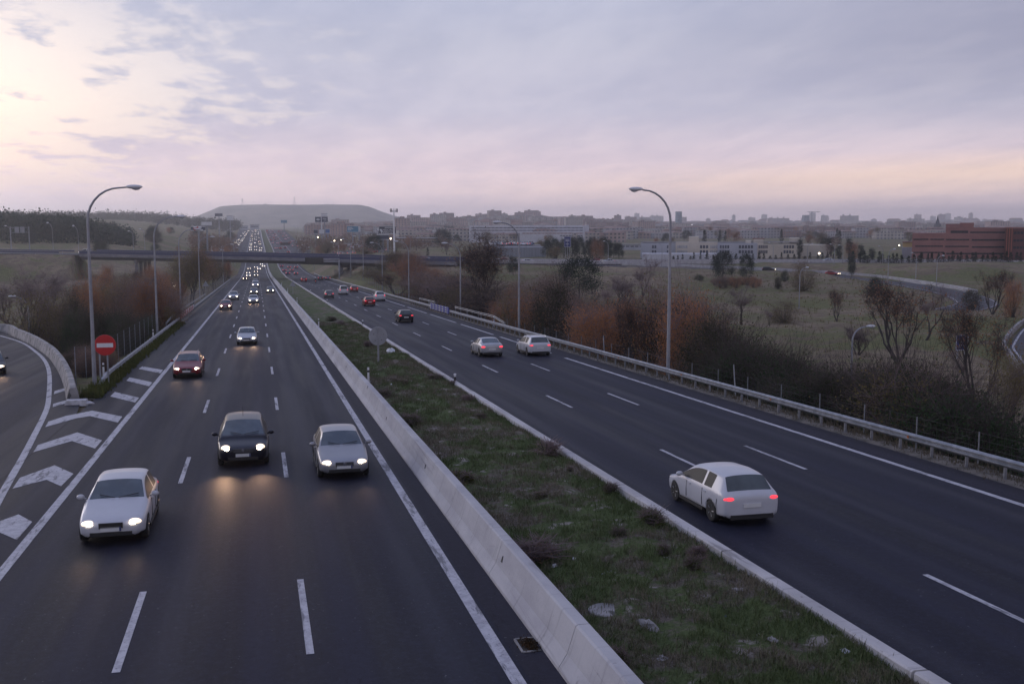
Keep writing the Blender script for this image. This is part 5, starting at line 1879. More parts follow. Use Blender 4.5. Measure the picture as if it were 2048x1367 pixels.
for i in range(30):
    px = 70 + i * 8.8 + R.uniform(-6, 6); x = R.uniform(-34, -16)
    D = R.uniform(115, 185)
    if px > 240: D = R.uniform(115, 150)
    top = float(np.interp(px, *ENVL)) + R.uniform(0, 34)
    plant(R.choice(['autumn', 'autumn', 'rust', 'olive', 'bare_rust']), px, D, top, R.uniform(55, 85), 'autumn tree in the hollow %s' % ('left of the nearest lamp post' if px < 180 else 'right of the nearest lamp post, behind the no entry sign'), 'autumn trees in the left hollow')
for i in range(12):
    px = 140 + i * 13.5; D = R.uniform(100, 118)
    plant('dark', px, D, 622 + abs(px - 215) * .12 + R.uniform(0, 14), R.uniform(44, 64), 'dark green bush in the left hollow %s' % ('above the slip road wall' if px < 200 else 'behind the wire fence'), 'dark green bushes in the left hollow')
for i in range(16):
    px = 112 + i * 6.5; D = R.uniform(70, 84)
    plant('rust' if i % 3 else 'olive', px, D, 692 + R.uniform(0, 26) + max(0, 150 - px) * .3, R.uniform(30, 46), 'brown scrub between the slip road wall and the %s' % ('nearest lamp post' if px < 185 else 'wire fence'), 'brown scrub in the gore')
# the bank below the right guard rail
ENVR = ([690, 800, 850, 900, 950, 1000, 1050, 1100, 1150, 1200, 1250, 1300, 1350, 1400, 1450, 1500, 1560, 1620, 1680, 1750, 1850, 1950, 2048],
        [560, 575, 585, 575, 600, 575, 555, 548, 570, 600, 600, 586, 580, 600, 655, 690, 712, 742, 748, 742, 738, 800, 850])
for i in range(118):
    px = 815 + i * 9.9 + R.uniform(-7, 7); az = math.atan((px - 1024) / 2145) + YAW
    X = R.uniform(30.5, 41.0) if px > 1350 else R.uniform(30.5, 47)
    Y = X / math.tan(az); D = X * math.sin(YAW) + Y * math.cos(YAW)
    top = float(np.interp(px, *ENVR)) + R.uniform(0, 42) * (1 if px < 1500 else .8) + (10 if px > 1600 else 0)
    if px < 1040: k = R.choice(['rust', 'olive', 'autumn', 'bare_rust', 'autumn']); w0 = 'between the third and second lamp posts'
    elif px < 1215: k = R.choice(['rust', 'rust', 'bare_rust', 'autumn', 'olive']); w0 = 'just right of the second lamp post'
    elif px < 1450: k = R.choice(['olive', 'bare_rust', 'rust', 'autumn', 'autumn']); w0 = 'around the nearest tall lamp post'
    elif px < 1620: k = R.choice(['dark', 'olive', 'dark', 'rust']); w0 = 'between nearest lamp post and short lamp'
    else: k = R.choice(['dark', 'dark', 'dark', 'olive']); w0 = 'below the right end of the guard rail'
    wpx = R.uniform(4.0, 6.5) / D * 2145
    r_ = plant(k, px, D, top, wpx, {'rust': 'rust brown bush', 'olive': 'olive brown bush', 'autumn': 'thin autumn tree', 'dark': 'dark green bush', 'bare_rust': 'half bare rusty tree'}[k] + ' on the bank ' + w0 + (', front row' if X < 34 else ', middle row' if X < 38 else ', back row'), 'tangled bushes on the bank behind the right guard rail')
for i in range(52):
    px = 702 + i * 5.2 + R.uniform(-4, 4); az = math.atan((px - 1024) / 2145) + YAW
    X = R.uniform(30, 48); Y = X / math.tan(az); D = X * math.sin(YAW) + Y * math.cos(YAW)
    if D > 372: D = 372 + R.uniform(-12, 8)
    top = float(np.interp(px, [700, 740, 780, 800, 840, 880, 930, 980], [532, 522, 512, 498, 520, 538, 545, 560])) + R.uniform(0, 44)
    k = R.choice(['autumn', 'autumn', 'rust', 'olive', 'bare_rust', 'bare'])
    plant(k, px, D, top, R.uniform(7, 11) / D * 2145, {'autumn': 'brown leaved tree', 'rust': 'rust brown bush', 'olive': 'olive bush', 'bare_rust': 'half bare tree', 'bare': 'bare mauve tree'}[k] + ' in the belt ' + ('by the bridge end' if px < 770 else 'between the fifth and fourth lamp posts' if px < 818 else 'between the fourth and third lamp posts' if px < 921 else 'right of the third lamp post'), 'tree belt between bridge and second lamp post')
for px, D, top, w_ in [(1250, 200, 540, 70), (1310, 190, 548, 60), (1215, 180, 560, 60), (1270, 150, 570, 70), (1345, 150, 575, 64), (1390, 130, 590, 60)]:
    plant('bare', px, D, top, w_, 'mauve bare tree rising above the bushes %s' % ('left of the nearest tall lamp post' if px < 1336 else 'right of the nearest tall lamp post'), 'bare trees behind the nearest tall lamp post')
# low hedge foot under the pines, tussocks in the field
for i in range(9):
    px = 1432 + i * 11
    plant('rust', px, 285 + R.uniform(-5, 5), 549 + R.uniform(0, 6) + abs(i - 4) * .6, 17, 'low red brown shrub at the foot of the twin pines', 'low shrubs under the twin pines')
for px, py, D in [(1557, 712, 132), (1563, 722, 128), (1590, 712, 130), (1600, 716, 128), (1616, 716, 129), (1577, 742, 122), (1604, 745, 120), (1625, 748, 119), (1400, 555, 300), (1560, 560, 280)]:
    plant('dark', px, D, py - 6, R.uniform(12, 22), 'low dark tussock in the grass left of the short lamp', 'dark tussocks in the field')
# rows of conifers in front of the school and the brick building
for i in range(30):
    px = 1345 + i * 11.6 + R.uniform(-3, 3)
    if px > 1690: break
    plant('cone', px, 415 + R.uniform(-4, 8), 506 + R.uniform(-3, 6), R.uniform(8, 13), 'small dark conifer in the row before the school', 'conifer row before the school')
for i in range(36):
    px = 1700 + i * 9.9 + R.uniform(-3, 3)
    plant('cone', px, 395 + R.uniform(-5, 8), 504 + R.uniform(-3, 8), R.uniform(12, 18), 'dark conifer in the row before the brick building', 'conifer row before the brick building')
for px, top, D, lb in [(1680, 483, 430, 'tall narrow cypress, leftmost of four right of the school'), (1700, 468, 440, 'tall cypress with yellow tree beside it'), (1724, 483, 425, 'dark cypress behind the thin lamp posts'), (1746, 492, 420, 'thin black cypress nearest the mound'), (1601, 470, 430, 'tall dark cypress at the right end of the school'),
                       (1664, 466, 470, 'spreading dark cedar behind the cypresses'), (1652, 468, 480, 'dark fir beside the spreading cedar')]:
    plant('cypress', px, D, top, 12 if 'spreading' not in lb else 18, lb)
# dark pines with bare trunks beyond the crossing road
for px, top in [(1095, 478), (1110, 474), (1128, 476), (1145, 472), (1160, 474), (1178, 478), (1186, 474), (1205, 476), (1215, 479), (1228, 486), (1238, 486)]:
    plant('pine', px, 440 + R.uniform(-12, 12), top + R.uniform(-1, 3), R.uniform(20, 28), 'dark pine in the grove beyond the crossing road', 'pine grove beyond the crossing road')
# scattered trees among the suburbs
for i in range(90):
    px = R.uniform(640, 2040); D = R.uniform(480, 1500)
    if 1250 < px < 1640 and D < 560: D += 200
    if px > 1790 and D < 520: D += 300
    b = at_depth(px, D); zb = gh(b.x, b.y); hh = R.uniform(6, 12)
    k = R.choice(['bare', 'pine', 'autumn', 'poplar', 'cone', 'pine', 'autumn', 'yellow'])
    plant(k, px, D, 446 + (CAMZ - zb - hh) / D * 2145, None, {'bare': 'bare grey', 'pine': 'dark green', 'autumn': 'brown', 'poplar': 'bare upright', 'cone': 'dark pointed', 'yellow': 'yellow'}[k] + ' tree far off among the suburb roofs ' + ('left of the pine grove' if px < 1090 else 'right of the pine grove'), 'far trees among the suburbs')
for i in range(34):
    px = R.uniform(-10, 480); D = R.uniform(470, 900)
    if px > 330: D += 150
    b = at_depth(px, D); zb = gh(b.x, b.y); hh = R.uniform(4, 9)
    k = R.choice(['dark', 'pine', 'autumn', 'bare', 'pine'])
    plant(k, px, D, 446 + (CAMZ - zb - hh) / D * 2145, None, {'dark': 'dark bush', 'pine': 'dark round tree', 'autumn': 'brown tree', 'bare': 'bare tree'}[k] + ' on dry ground beyond the bridge ' + ('above the left embankment' if px < 160 else 'right of the tall lamp post' if px < 330 else 'near the left billboards'), 'scattered trees beyond the bridge on the left')

# far-off woods: one mass
def wood(name, lb, prof, D0, D1, n, tree, seed, m=None, crown=60):
    rs = np.random.RandomState(seed); Vs = []; Fs = []; o = 0
    px = rs.uniform(prof[0][0], prof[0][-1], n); DD = rs.uniform(D0, D1, n)
    C = []
    for a, D in zip(px, DD):
        p = at_depth(a, D); zg = gh(p.x, p.y)
        top = np.interp(a, *prof); zt = CAMZ - (top - 446) / 2145 * D - rs.uniform(0, 3.5)
        zt = min(max(zt, zg + tree * .7), zg + 26)
        k = rs.normal(size=(crown, 3)) * [tree * .20, tree * .20, tree * .26]
        base = np.array([p.x, p.y, 0]); k[:, 2] += zt - tree * .35
        C.append(base + k)
        # lower tiers down to the ground
        nn = int((zt - zg) / tree * 18); k2 = rs.normal(size=(nn, 3)) * [tree * .25, tree * .25, 0]; k2[:, 2] = rs.uniform(zg, zt - tree * .2, nn); C.append(base + k2)
    C = np.concatenate(C); V, F = quads(C, tree * .17, asp=.8)
    o = bpy.data.objects.new(name, fast_mesh(name, V, F, [m or M_CONIF])); COL.objects.link(o)
    return tag(o, lb, 'wood', kind='stuff')


wood('pine_wood', 'dark pine wood on the rise at the far left', ([-60, 60, 150, 215, 262], [425, 430, 434, 450, 478]), 560, 800, 620, 8, 3)
wood('pine_wood', 'paler second line of woodland on the left skyline', ([-60, 100, 200, 330, 480], [431, 430, 429, 434, 442]), 1500, 2400, 700, 14, 4, leafmat('far_leaves', (.03, .04, .035), (.045, .05, .04), (.05, .05, .045)))
wood('scrub_wood', 'bare brown scrub filling the ground beyond the bridge', ([380, 470], [466, 478]), 620, 1100, 130, 7, 6, M_BROWN, 30)
wood('scrub_wood', 'brown scrub woodland right of the far carriageway', ([595, 900], [476, 482]), 640, 1000, 240, 7, 7, M_BROWN, 30)

# ------------------------------------------------------------------ median planting, grass and litter
def grassmat():
    m = bpy.data.materials.new('grass_blades'); m.use_nodes = True
    w = NT(m.node_tree); b = w.n['Principled BSDF']; b.inputs['Roughness'].default_value = .8; b.inputs['Specular IOR Level'].default_value = .2
    g = w.new('ShaderNodeNewGeometry'); pos = g.outputs['Position']
    n1 = w.noise(pos, .35, 6, .65); n2 = w.noise(pos, 2.2, 6, .7)
    f = w.math('ADD', w.math('MULTIPLY', n1, .6), w.math('MULTIPLY', n2, .4))
    n3 = w.noise(pos, 25, 1)
    grn = w.mix(w.smooth(n3, .35, .65), (.060, .084, .032), (.112, .140, .056)); dry = w.mix(w.smooth(n3, .35, .65), (.11, .095, .066), (.19, .165, .12))
    w.l.new(w.mix(w.smooth(f, .46, .56), grn, dry), b.inputs['Base Color'])
    MATS['grass_blades'] = m
    return m


M_GRASS = grassmat()


def grass_field(name, lb, n, xf, yf, hf, hz=(.05, .16), wd=.014, m=None):
    P = []; Q = []; W_ = []
    for i in range(n):
        x, y = xf(), yf()
        if name == 'grass' and hz[1] > .15 and (mnoise.noise(Vector((x * 1.1, y * .8, 0))) > .18 and R.random() < .8): continue
        z = hf(x, y); k = 1 + y / 60
        for _ in range(4):
            h = R.uniform(*hz) * (1 if R.random() < .93 else 1.8)
            P.append((x + R.gauss(0, .04) * k, y + R.gauss(0, .04) * k, z - .01)); Q.append((P[-1][0] + R.gauss(0, .05), P[-1][1] + R.gauss(0, .05), z + h)); W_.append(wd * k)
    V, F = blades(P, Q, W_)
    o = bpy.data.objects.new(name, fast_mesh(name, V, F, [m or M_GRASS])); COL.objects.link(o)
    return tag(o, lb, 'grass', kind='stuff')


_fx = np.arange(40, 181, 1.5); _fy = np.arange(50, 306, 1.5); _fz = ground_h(*np.meshgrid(_fx, _fy))


def GHI(x, y):
    i = (x - 40) / 1.5; j = (y - 50) / 1.5; a, b = int(i), int(j); u, v = i - a, j - b
    return (_fz[b, a] * (1 - u) + _fz[b, a + 1] * u) * (1 - v) + (_fz[b + 1, a] * (1 - u) + _fz[b + 1, a + 1] * u) * v


def fast_mh(x, y):
    e = max(0, min(1, min((x - 5.8) / .6, (11.25 - x) / .6)))
    return zr(y) - .10 + e * (.10 + .06 * math.sin(x * 1.9 + y * .31) + .05 * math.sin(y * .83 + x * 2.7) + .04 * math.sin(x * 4.1 - y * 1.7)) + .06


grass_field('grass', 'short patchy grass covering the median between barrier and kerb', 26000, lambda: R.uniform(6.0, 11.08), lambda: 15 + 110 * R.random() ** 1.6, fast_mh)
grass_field('grass', 'longer grass tufts along the foot of the kerb in the median', 3500, lambda: 10.98 - abs(R.gauss(0, .16)), lambda: 15 + 110 * R.random() ** 1.5, fast_mh, (.05, .13), .014)
weedm = leafmat('weed_leaves', (.055, .078, .020), (.085, .095, .026), (.13, .105, .03), scale=2)
grass_field('weeds', 'rank green weeds growing under the left guard rail', 5200, lambda: -9.05 + R.gauss(0, .22), lambda: 61.5 + 70 * R.random() ** 1.7, lambda x, y: zr(y) - .12, (.12, .42), .04, weedm)
grass_field('weeds', 'dry weeds along the foot of the right guard rail', 5200, lambda: 24.4 + R.gauss(0, .35), lambda: 24 + 150 * R.random() ** 1.5, lambda x, y: gh(x, y) if x > 25 else zr(y) - .13, (.06, .24), .022, leafmat('dry_weeds', (.10, .085, .065), (.07, .06, .04), (.15, .13, .10), scale=2))

grass_field('grass', 'dry grass and weeds scattered over the rough field below the loop road', 4500, lambda: R.uniform(48, 175), lambda: 60 + 240 * R.random(), lambda x, y: gh(x, y) if False else float(GHI(x, y)), (.12, .45), .03, leafmat('field_grass', (.13, .12, .055), (.18, .145, .085), (.10, .10, .045), scale=.3))
PRO['mbush'] = [clump_tree('shrub', .8, 1.0, weedm, 2000, .05, cat='shrub', rc=.30, trunk=0, nclump=30), clump_tree('shrub', .8, 1.0, leafmat('leaves_yellow_green', (.06, .065, .015), (.12, .11, .02), (.03, .04, .012)), 2200, .05, cat='shrub', rc=.2, trunk=0, nclump=30),
                clump_tree('shrub', .8, 1.0, M_BROWN, 1200, .04, cat='shrub', rc=.30, trunk=0, nclump=34)]
for (px, py, w_, h_, v, lb) in [(918, 968, 62, 36, 1, 'yellow green shrub in the median against the barrier'), (1093, 908, 52, 34, 2, 'brownish shrub overhanging the kerb, the larger one'), (1222, 988, 28, 28, 0, 'small dark shrub at the kerb left of the white hatchback'),
                              (1302, 1048, 52, 40, 0, 'dark green shrub at the kerb below the white hatchback'), (1062, 1118, 110, 52, 2, 'wide twiggy brown shrub in the median close to the barrier'), (1395, 1118, 40, 34, 2, 'reddish twiggy plant at the kerb'),
                              (1238, 1072, 28, 24, 0, 'small green shrub in the middle of the median'), (820, 850, 42, 28, 0, 'dark green shrub near the barrier below two yellow ones'), (788, 766, 18, 14, 1, 'small yellowish shrub, left of a pair in the median'), (807, 769, 18, 14, 1, 'small yellowish shrub, right of a pair in the median'),
                              (768, 795, 30, 20, 0, 'small dark shrub beside the nearest marker post'), (736, 694, 20, 14, 2, 'small orange brown shrub beside the round sign'), (962, 838, 22, 16, 0, 'small green shrub in the median beyond the brownish one'), (868, 756, 34, 10, 0, 'flat green plant spreading over the kerb'),
                              (938, 800, 28, 14, 2, 'low twiggy plant on the kerb'), (662, 642, 22, 12, 1, 'small shrub in the far median, left one'), (684, 651, 20, 12, 2, 'small shrub in the far median, right one'), (1140, 942, 14, 14, 0, 'little green tuft at the kerb'), (905, 772, 12, 14, 0, 'thin green sprig at the kerb by the marker'),
                              (1083, 994, 30, 18, 1, 'small plant with yellow flowers in the middle of the median'), (790, 768, 8, 6, 1, 'tiny yellow sprout beside the pair of yellow shrubs'), (1328, 1110, 26, 30, 0, 'upright green plant near the kerb stones'), (1385, 1140, 30, 36, 0, 'green bushy tuft near the kerb beside the reddish plant'), (1215, 1345, 40, 60, 0, 'tall green grass tuft against the barrier at the bottom')]:
    d = ray(px, py); t = 10 / FPX
    for _ in range(3000):
        p = Vector((0, 0, CAMZ)) + d * t
        if p.z < fast_mh(min(max(p.x, 5.8), 11.2), p.y): break
        t *= 1.0015
    x = min(max(p.x, 6.2), 11.35); D = p.x * math.sin(YAW) + p.y * math.cos(YAW)
    z = fast_mh(min(x, 11.1), p.y) - .03
    plant('mbush', px, D, 446 + (CAMZ - z - h_ / 2145 * D * .78) / D * 2145, w_ * 1.1, lb, v=v, xy=(x, p.y), base=z)


def median_pt(px, py):
    d = ray(px, py); t = 10 / FPX
    for _ in range(4000):
        p = Vector((0, 0, CAMZ)) + d * t
        if p.z < fast_mh(min(max(p.x, 5.8), 11.2), p.y): break
        t *= 1.001
    return p


M_LITTER = mat('litter_white', (.45, .46, .48), .6)
def crumple(name, c, sx, sy, sz, m, lb, cat, n=9, mm=6):
    g = MB(); g.blob((0, 0, sz * .4), (sx / 2, sy / 2, sz), n, mm, jit=.38); o = g.build(name, m, None, loc=c); o.rotation_euler = (0, 0, R.uniform(0, 3)); return tag(o, lb, cat)


p = median_pt(1213, 1221); g = MB(); g.lathe([(-.2, .37), (.0, .39), (.02, .36)], 28, 'z')
tag(g.build('manhole_cover', M_OLDCONC, None, loc=(p.x, p.y, p.z + .03)), 'round pale concrete manhole cover in the median grass', 'manhole cover')
for px, py, sx, sy, sz, m, lb in [(1300, 1252, .62, .34, .08, M_OLDCONC, 'pale rubble patch in the grass right of the manhole cover'), (783, 704, 1.0, .6, .22, M_LITTER, 'crumpled white plastic sheet beside the round sign'), (806, 707, .6, .4, .10, M_LITTER, 'smaller white scrap beside the plastic sheet'),
                              (1110, 1133, .14, .10, .05, M_LITTER, 'white scrap by the wide twiggy shrub'), (1148, 1118, .10, .07, .04, M_LITTER, 'small white can in the median'), (1207, 1148, .12, .07, .03, M_LITTER, 'white paper scrap above the manhole cover'), (1222, 1143, .06, .05, .03, M_LITTER, 'tiny white scrap above the manhole cover'),
                              (1452, 1234, .08, .05, .03, M_BLUE, 'tiny blue scrap in the grass near the kerb'), (1395, 1098, .16, .10, .06, M_LITTER, 'white rag by the reddish plant at the kerb'), (1690, 1302, .16, .12, .04, M_LITTER, 'white scraps in the grass at the bottom by the kerb'),
                              (742, 763, .24, .12, .05, M_LITTER, 'white scrap right of the nearest marker post'), (782, 769, .30, .14, .05, M_LITTER, 'flat white scrap below the pair of yellow shrubs'), (905, 858, .2, .12, .04, mat('cardboard', (.24, .16, .11), .8), 'pinkish scrap in the middle of the median'),
                              (975, 819, .10, .06, .05, M_LITTER, 'small white bottle near the kerb'), (1478, 1182, .3, .2, .05, M_OLDCONC, 'flat pale stone in the grass near the kerb'), (1545, 1282, .34, .18, .05, M_OLDCONC, 'grey stone patch in the grass near the bottom'), (1325, 1318, .25, .16, .05, M_OLDCONC, 'flat pale stone below the rubble patch'), (640, 644, .5, .2, .06, M_LITTER, 'white scrap far up the median by the barrier')]:
    p = median_pt(px, py); crumple('litter' if 'stone' not in lb and 'rubble' not in lb else 'stone', (p.x, p.y, p.z), sx, sy, sz, m, lb, 'litter' if 'stone' not in lb and 'rubble' not in lb else 'stone')
# drain full of leaves at the barrier foot
p = on_plane(1060, 1290)
dr = thing('drain', 'broken drain full of brown leaves at the foot of the barrier', 'drain', (4.93, p.y, zr(p.y)))
g = MB(); g.box((0, 0, .012), (.34, .62, .02)); g.build('pit', mat('dark_soil', (.02, .016, .014), .95), dr)
g = MB()
for k in ((-.19, 0, .04, .66), (.0, .33, .36, .04), (0, -.33, .36, .04)): g.box((k[0], k[1], .018), (k[2], k[3], .034))
g.build('frame', M_OLDCONC, dr)
C = np.array([(R.gauss(.02, .08), R.gauss(0, .15), .03 + abs(R.gauss(0, .015))) for _ in range(420)]); V, F = quads(C, .05)
link('leaves', fast_mesh('leaves', V, F, [leafmat('leaf_litter', (.07, .04, .02), (.04, .028, .018), (.11, .06, .03), scale=9)]), dr)['kind'] = 'stuff'
# gravel verge on the right, a few rubble heaps
mg = MB()
for i in range(2600):
    y = 24 + 160 * R.random() ** 1.4; x = 23.75 + abs(R.gauss(0, .35)); s = R.uniform(.02, .06) * (1 + y / 120)
    mg.blob((x, y, zr(y) - .12 + s * .3 + (.06 if x < 24.4 else 0)), (s, s, s * .6), 5, 3, jit=.2)
o = mg.build('gravel', mat('verge_gravel', (.17, .15, .14), .9, col2=(.26, .23, .20), scale=4)); tag(o, 'loose gravel and crumbs along the foot of the right guard rail', 'gravel', kind='stuff')
vb = []
ys2 = list(np.arange(-20, 471, 3.0)); vs = []
g = MB()
for y in ys2:
    j = .12 * math.sin(y * 1.7) + .08 * math.sin(y * 3.9)
    vs += [(23.5, y, zr(y) - .02), (23.95 + j * .6, y, zr(y) + .01), (24.9 + j, y, zr(y) - .07)]
fs = []
for i in range(len(ys2) - 1):
    for k in range(2): a = i * 3 + k; fs.append((a, a + 1, a + 4, a + 3))
g.add(vs, fs); structure(g.build('verge', mat('verge_soil', (.055, .050, .044), .95, col2=(.125, .11, .095), scale=1.4, detail=8, bump=.6, bscale=5)))
g = MB(); vs = []; fs = []
for y in [y for y in ys2 if y > 58]:
    vs += [(-8.6, y, zr(y) - .03), (-9.1, y, zr(y) - .0), (-9.9, y, zr(y) - .10)]
for i in range(len(vs) // 3 - 1):
    for k in range(2): a = i * 3 + k; fs.append((a + 3, a + 4, a + 1, a))
g.add(vs, fs); structure(g.build('verge', MATS['verge_soil']))

# ------------------------------------------------------------------ far hill with flat top, masts
M_HILL = mat('hill_scrub', (.070, .062, .045), .95, col2=(.17, .14, .105), scale=.009, detail=8, contrast=(.4, .6))
TOPPX = [300, 378, 400, 430, 442, 475, 520, 600, 660, 720, 740, 765, 790, 830, 900]
TOPPY = [446, 437, 430, 418, 413, 410.5, 409.5, 410, 409.5, 410, 414, 424, 432, 438, 446]
va = []; fa = []
pxs = np.linspace(300, 900, 90); rows = [0, .12, .3, .5, .72, .9, 1.0, 1.12, 1.4]
for j, rr in enumerate(rows):
    for i, a in enumerate(pxs):
        top = np.interp(a, TOPPX, TOPPY)
        D = 3600 + 900 * rr
        zt = CAMZ - (top - 446) / 2145 * 4500
        k = min(1, rr) ; s = k * k * (3 - 2 * k)
        z = -12 + (zt + 12) * (.78 * s + .22 * k) + (1.8 * math.sin(a * .31 + rr * 4) + 1.2 * math.sin(a * .83 + rr * 9)) * min(1, rr * 2) * (0 if rr >= 1 else 1)
        if rr > 1: z = zt - (rr - 1) * 4
        p = at_depth(a, D); va.append((p.x, p.y, z))
n = len(pxs)
for j in range(len(rows) - 1):
    for i in range(n - 1): a = j * n + i; fa.append((a, a + 1, a + n + 1, a + n))
g = MB(); g.add(va, fa); structure(g.build('hill', M_HILL, smooth=True))
# pale tracks up the hill
def hill_track(pts):
    g = MB(); q = []
    for (px, py, rr) in pts:
        D = 3600 + 900 * rr; p = at_depth(px, D); p.z = CAMZ - (py - 446) / 2145 * D + 2; q.append(p)
    g.tube(q, 5.5, 4); structure(g.build('path', mat('chalk_track', (.20, .18, .16), .95)))


hill_track([(530, 411, .97), (548, 416, .88), (565, 423, .75), (575, 419, .8)]); hill_track([(530, 412, .96), (520, 424, .72)]); hill_track([(655, 411, .97), (652, 425, .7), (650, 434, .5)]); hill_track([(668, 411, .97), (664, 428, .65)])


def pylon(px, D, top, lb, w=8, base=None):
    p = at_depth(px, D); zt = CAMZ - (top - 446) / 2145 * D; zb = zt - 34 if base is None else base
    root = thing('pylon', lb, 'pylon', (p.x, p.y, zb)); H = zt - zb
    g = MB()
    for sx in (-1, 1):
        for sy in (-1, 1): g.tube([(sx * w / 2, sy * w / 2, 0), (sx * .7, sy * .7, H * .7), (sx * .3, sy * .3, H)], .35, 4)
    for k in range(7):
        z0 = H * .7 * k / 7; z1 = H * .7 * (k + 1) / 7; a = w / 2 * (1 - k / 7) + .7 * k / 7; b = w / 2 * (1 - (k + 1) / 7) + .7 * (k + 1) / 7
        g.tube([(-a, -a, z0), (b, -b, z1)], .2, 4); g.tube([(a, -a, z0), (-b, -b, z1)], .2, 4)
    g.build('mast', M_GALV, root)
    for hz, l in ((.72, 7), (.86, 5.5)):
        g = MB(); g.tube([(-l, 0, H * hz), (0, 0, H * hz + 1), (l, 0, H * hz)], .4, 4); g.build('cross_arm', M_GALV, root)


pylon(486, 4450, 397, 'pylon on the left part of the flat topped hill', 10); pylon(590, 4450, 394, 'pylon on the middle of the flat topped hill', 10)
pylon(323, 2300, 421, 'faint pylon on the left skyline, left one', 6); pylon(335, 2350, 420, 'faint pylon on the left skyline, right one', 6)

# ------------------------------------------------------------------ city
def wallmat(name, c, w_, fh=3.0, bw=3.4, dark=(.05, .055, .07), frac=.5, rows=.5):
    """rendered walls with rows of windows: brick texture used as window grid in object space"""
    if name in MATS: return MATS[name]
    m = bpy.data.materials.new(name); m.use_nodes = True
    w = NT(m.node_tree); b = w.n['Principled BSDF']; b.inputs['Roughness'].default_value = .85
    tc = w.new('ShaderNodeTexCoord'); sep = w.new('ShaderNodeSeparateXYZ'); w.l.new(tc.outputs['Object'], sep.inputs[0])
    g = w.new('ShaderNodeNewGeometry'); ns = w.new('ShaderNodeSeparateXYZ')
    tn = w.new('ShaderNodeVectorTransform', vector_type='NORMAL', convert_from='WORLD', convert_to='OBJECT'); w.l.new(g.outputs['Normal'], tn.inputs[0]); w.l.new(tn.outputs[0], ns.inputs[0])
    side = w.math('GREATER_THAN', w.math('ABSOLUTE', ns.outputs[0]), .5)
    hor = w.math('ADD', w.math('MULTIPLY', sep.outputs[0], w.math('SUBTRACT', 1.0, side)), w.math('MULTIPLY', sep.outputs[1], side))
    fx = w.math('FRACT', w.math('DIVIDE', w.math('ADD', hor, 500.0), bw)); fz = w.math('FRACT', w.math('DIVIDE', sep.outputs[2], fh))
    mx = w.math('LESS_THAN', w.math('ABSOLUTE', w.math('SUBTRACT', fx, .5)), frac / 2); mz = w.math('LESS_THAN', w.math('ABSOLUTE', w.math('SUBTRACT', fz, .5)), rows / 2)
    up = w.math('LESS_THAN', w.math('ABSOLUTE', ns.outputs[2]), .4)
    win = w.math('MULTIPLY', w.math('MULTIPLY', mx, mz), up)
    cx = w.new('ShaderNodeCombineXYZ'); w.l.new(w.math('FLOOR', w.math('DIVIDE', hor, bw)), cx.inputs[0]); w.l.new(w.math('FLOOR', w.math('DIVIDE', sep.outputs[2], fh)), cx.inputs[2])
    wn = w.new('ShaderNodeTexWhiteNoise'); w.l.new(cx.outputs[0], wn.inputs[0])
    wc = w.mix(wn.outputs[0], dark, tuple(k * 3.2 for k in dark))
    oi = w.new('ShaderNodeObjectInfo')
    c2 = w.mix(w.smooth(w.noise(tc.outputs['Object'], .09, 4), .35, .65), c, w_)
    vm = w.new('ShaderNodeVectorMath', operation='SCALE'); w.l.new(c2, vm.inputs[0]); w.l.new(w.math('ADD', .8, w.math('MULTIPLY', oi.outputs['Random'], .4)), vm.inputs[3])
    w.l.new(w.mix(win, vm.outputs[0], wc), b.inputs['Base Color'])
    MATS[name] = m
    return m


WALLS = [wallmat('apartments_brick', (.26, .16, .14), (.32, .21, .18)), wallmat('apartments_cream', (.40, .36, .32), (.46, .42, .38)), wallmat('apartments_pink', (.36, .26, .235), (.42, .32, .29)),
         wallmat('apartments_grey', (.33, .32, .34), (.40, .39, .41)), wallmat('apartments_ribbed', (.33, .25, .22), (.40, .33, .30), fh=2.9, bw=5.5, frac=.35, rows=.75)]
M_ROOFR = mat('roof_tiles', (.16, .075, .055), .9, col2=(.22, .11, .08), scale=.3); M_ROOFG = mat('roof_grey', (.17, .165, .17), .9, col2=(.24, .23, .23), scale=.2)


def block_proto(L, W, H, wm, roof, kind=0):
    root = thing('apartment_block', 'block', 'building')
    g = MB(); g.box((0, 0, H / 2 - 3), (L, W, H + 6)); 
    if kind == 1:
        for k in range(int(L / 14)): g.box((-L / 2 + 7 + k * 14, -W / 2 - 1.2, H / 2 - 3), (6, 2.4, H + 5.4))
    g.build('wall', wm, root)
    g = MB()
    if kind == 2:
        g.add([(-L / 2 - .5, -W / 2 - .5, H), (L / 2 + .5, -W / 2 - .5, H), (L / 2 + .5, W / 2 + .5, H), (-L / 2 - .5, W / 2 + .5, H), (-L / 2 + W * .4, 0, H + W * .28), (L / 2 - W * .4, 0, H + W * .28)],
              [(0, 1, 5, 4), (1, 2, 5), (2, 3, 4, 5), (3, 0, 4), (3, 2, 1, 0)])
    else:
        g.box((0, 0, H + .35), (L + .6, W + .6, .7)); 
    rf = g.build('roof', roof, root)
    if kind != 2:
        for k in range(max(1, int(L / 24))):
            g = MB(); g.box((-L / 2 + 10 + k * 22, R.uniform(-1, 1), H + 2), (5, 4.5, 3.2)); g.build('stair_head', wm, rf)
    root['_h'] = H; root['_w'] = L
    return root


BL = []
for L, W, H, k in ((42, 13, 17, 0), (60, 14, 21, 1), (30, 14, 24, 0), (24, 16, 14, 2), (50, 13, 15, 2), (75, 15, 18, 1), (34, 14, 12, 2), (28, 14, 30, 0)):
    for q in range(2): BL.append([block_proto(L, W, H, WALLS[(len(BL) * 3 + q) % 5], M_ROOFR if k == 2 else M_ROOFG, k), False])


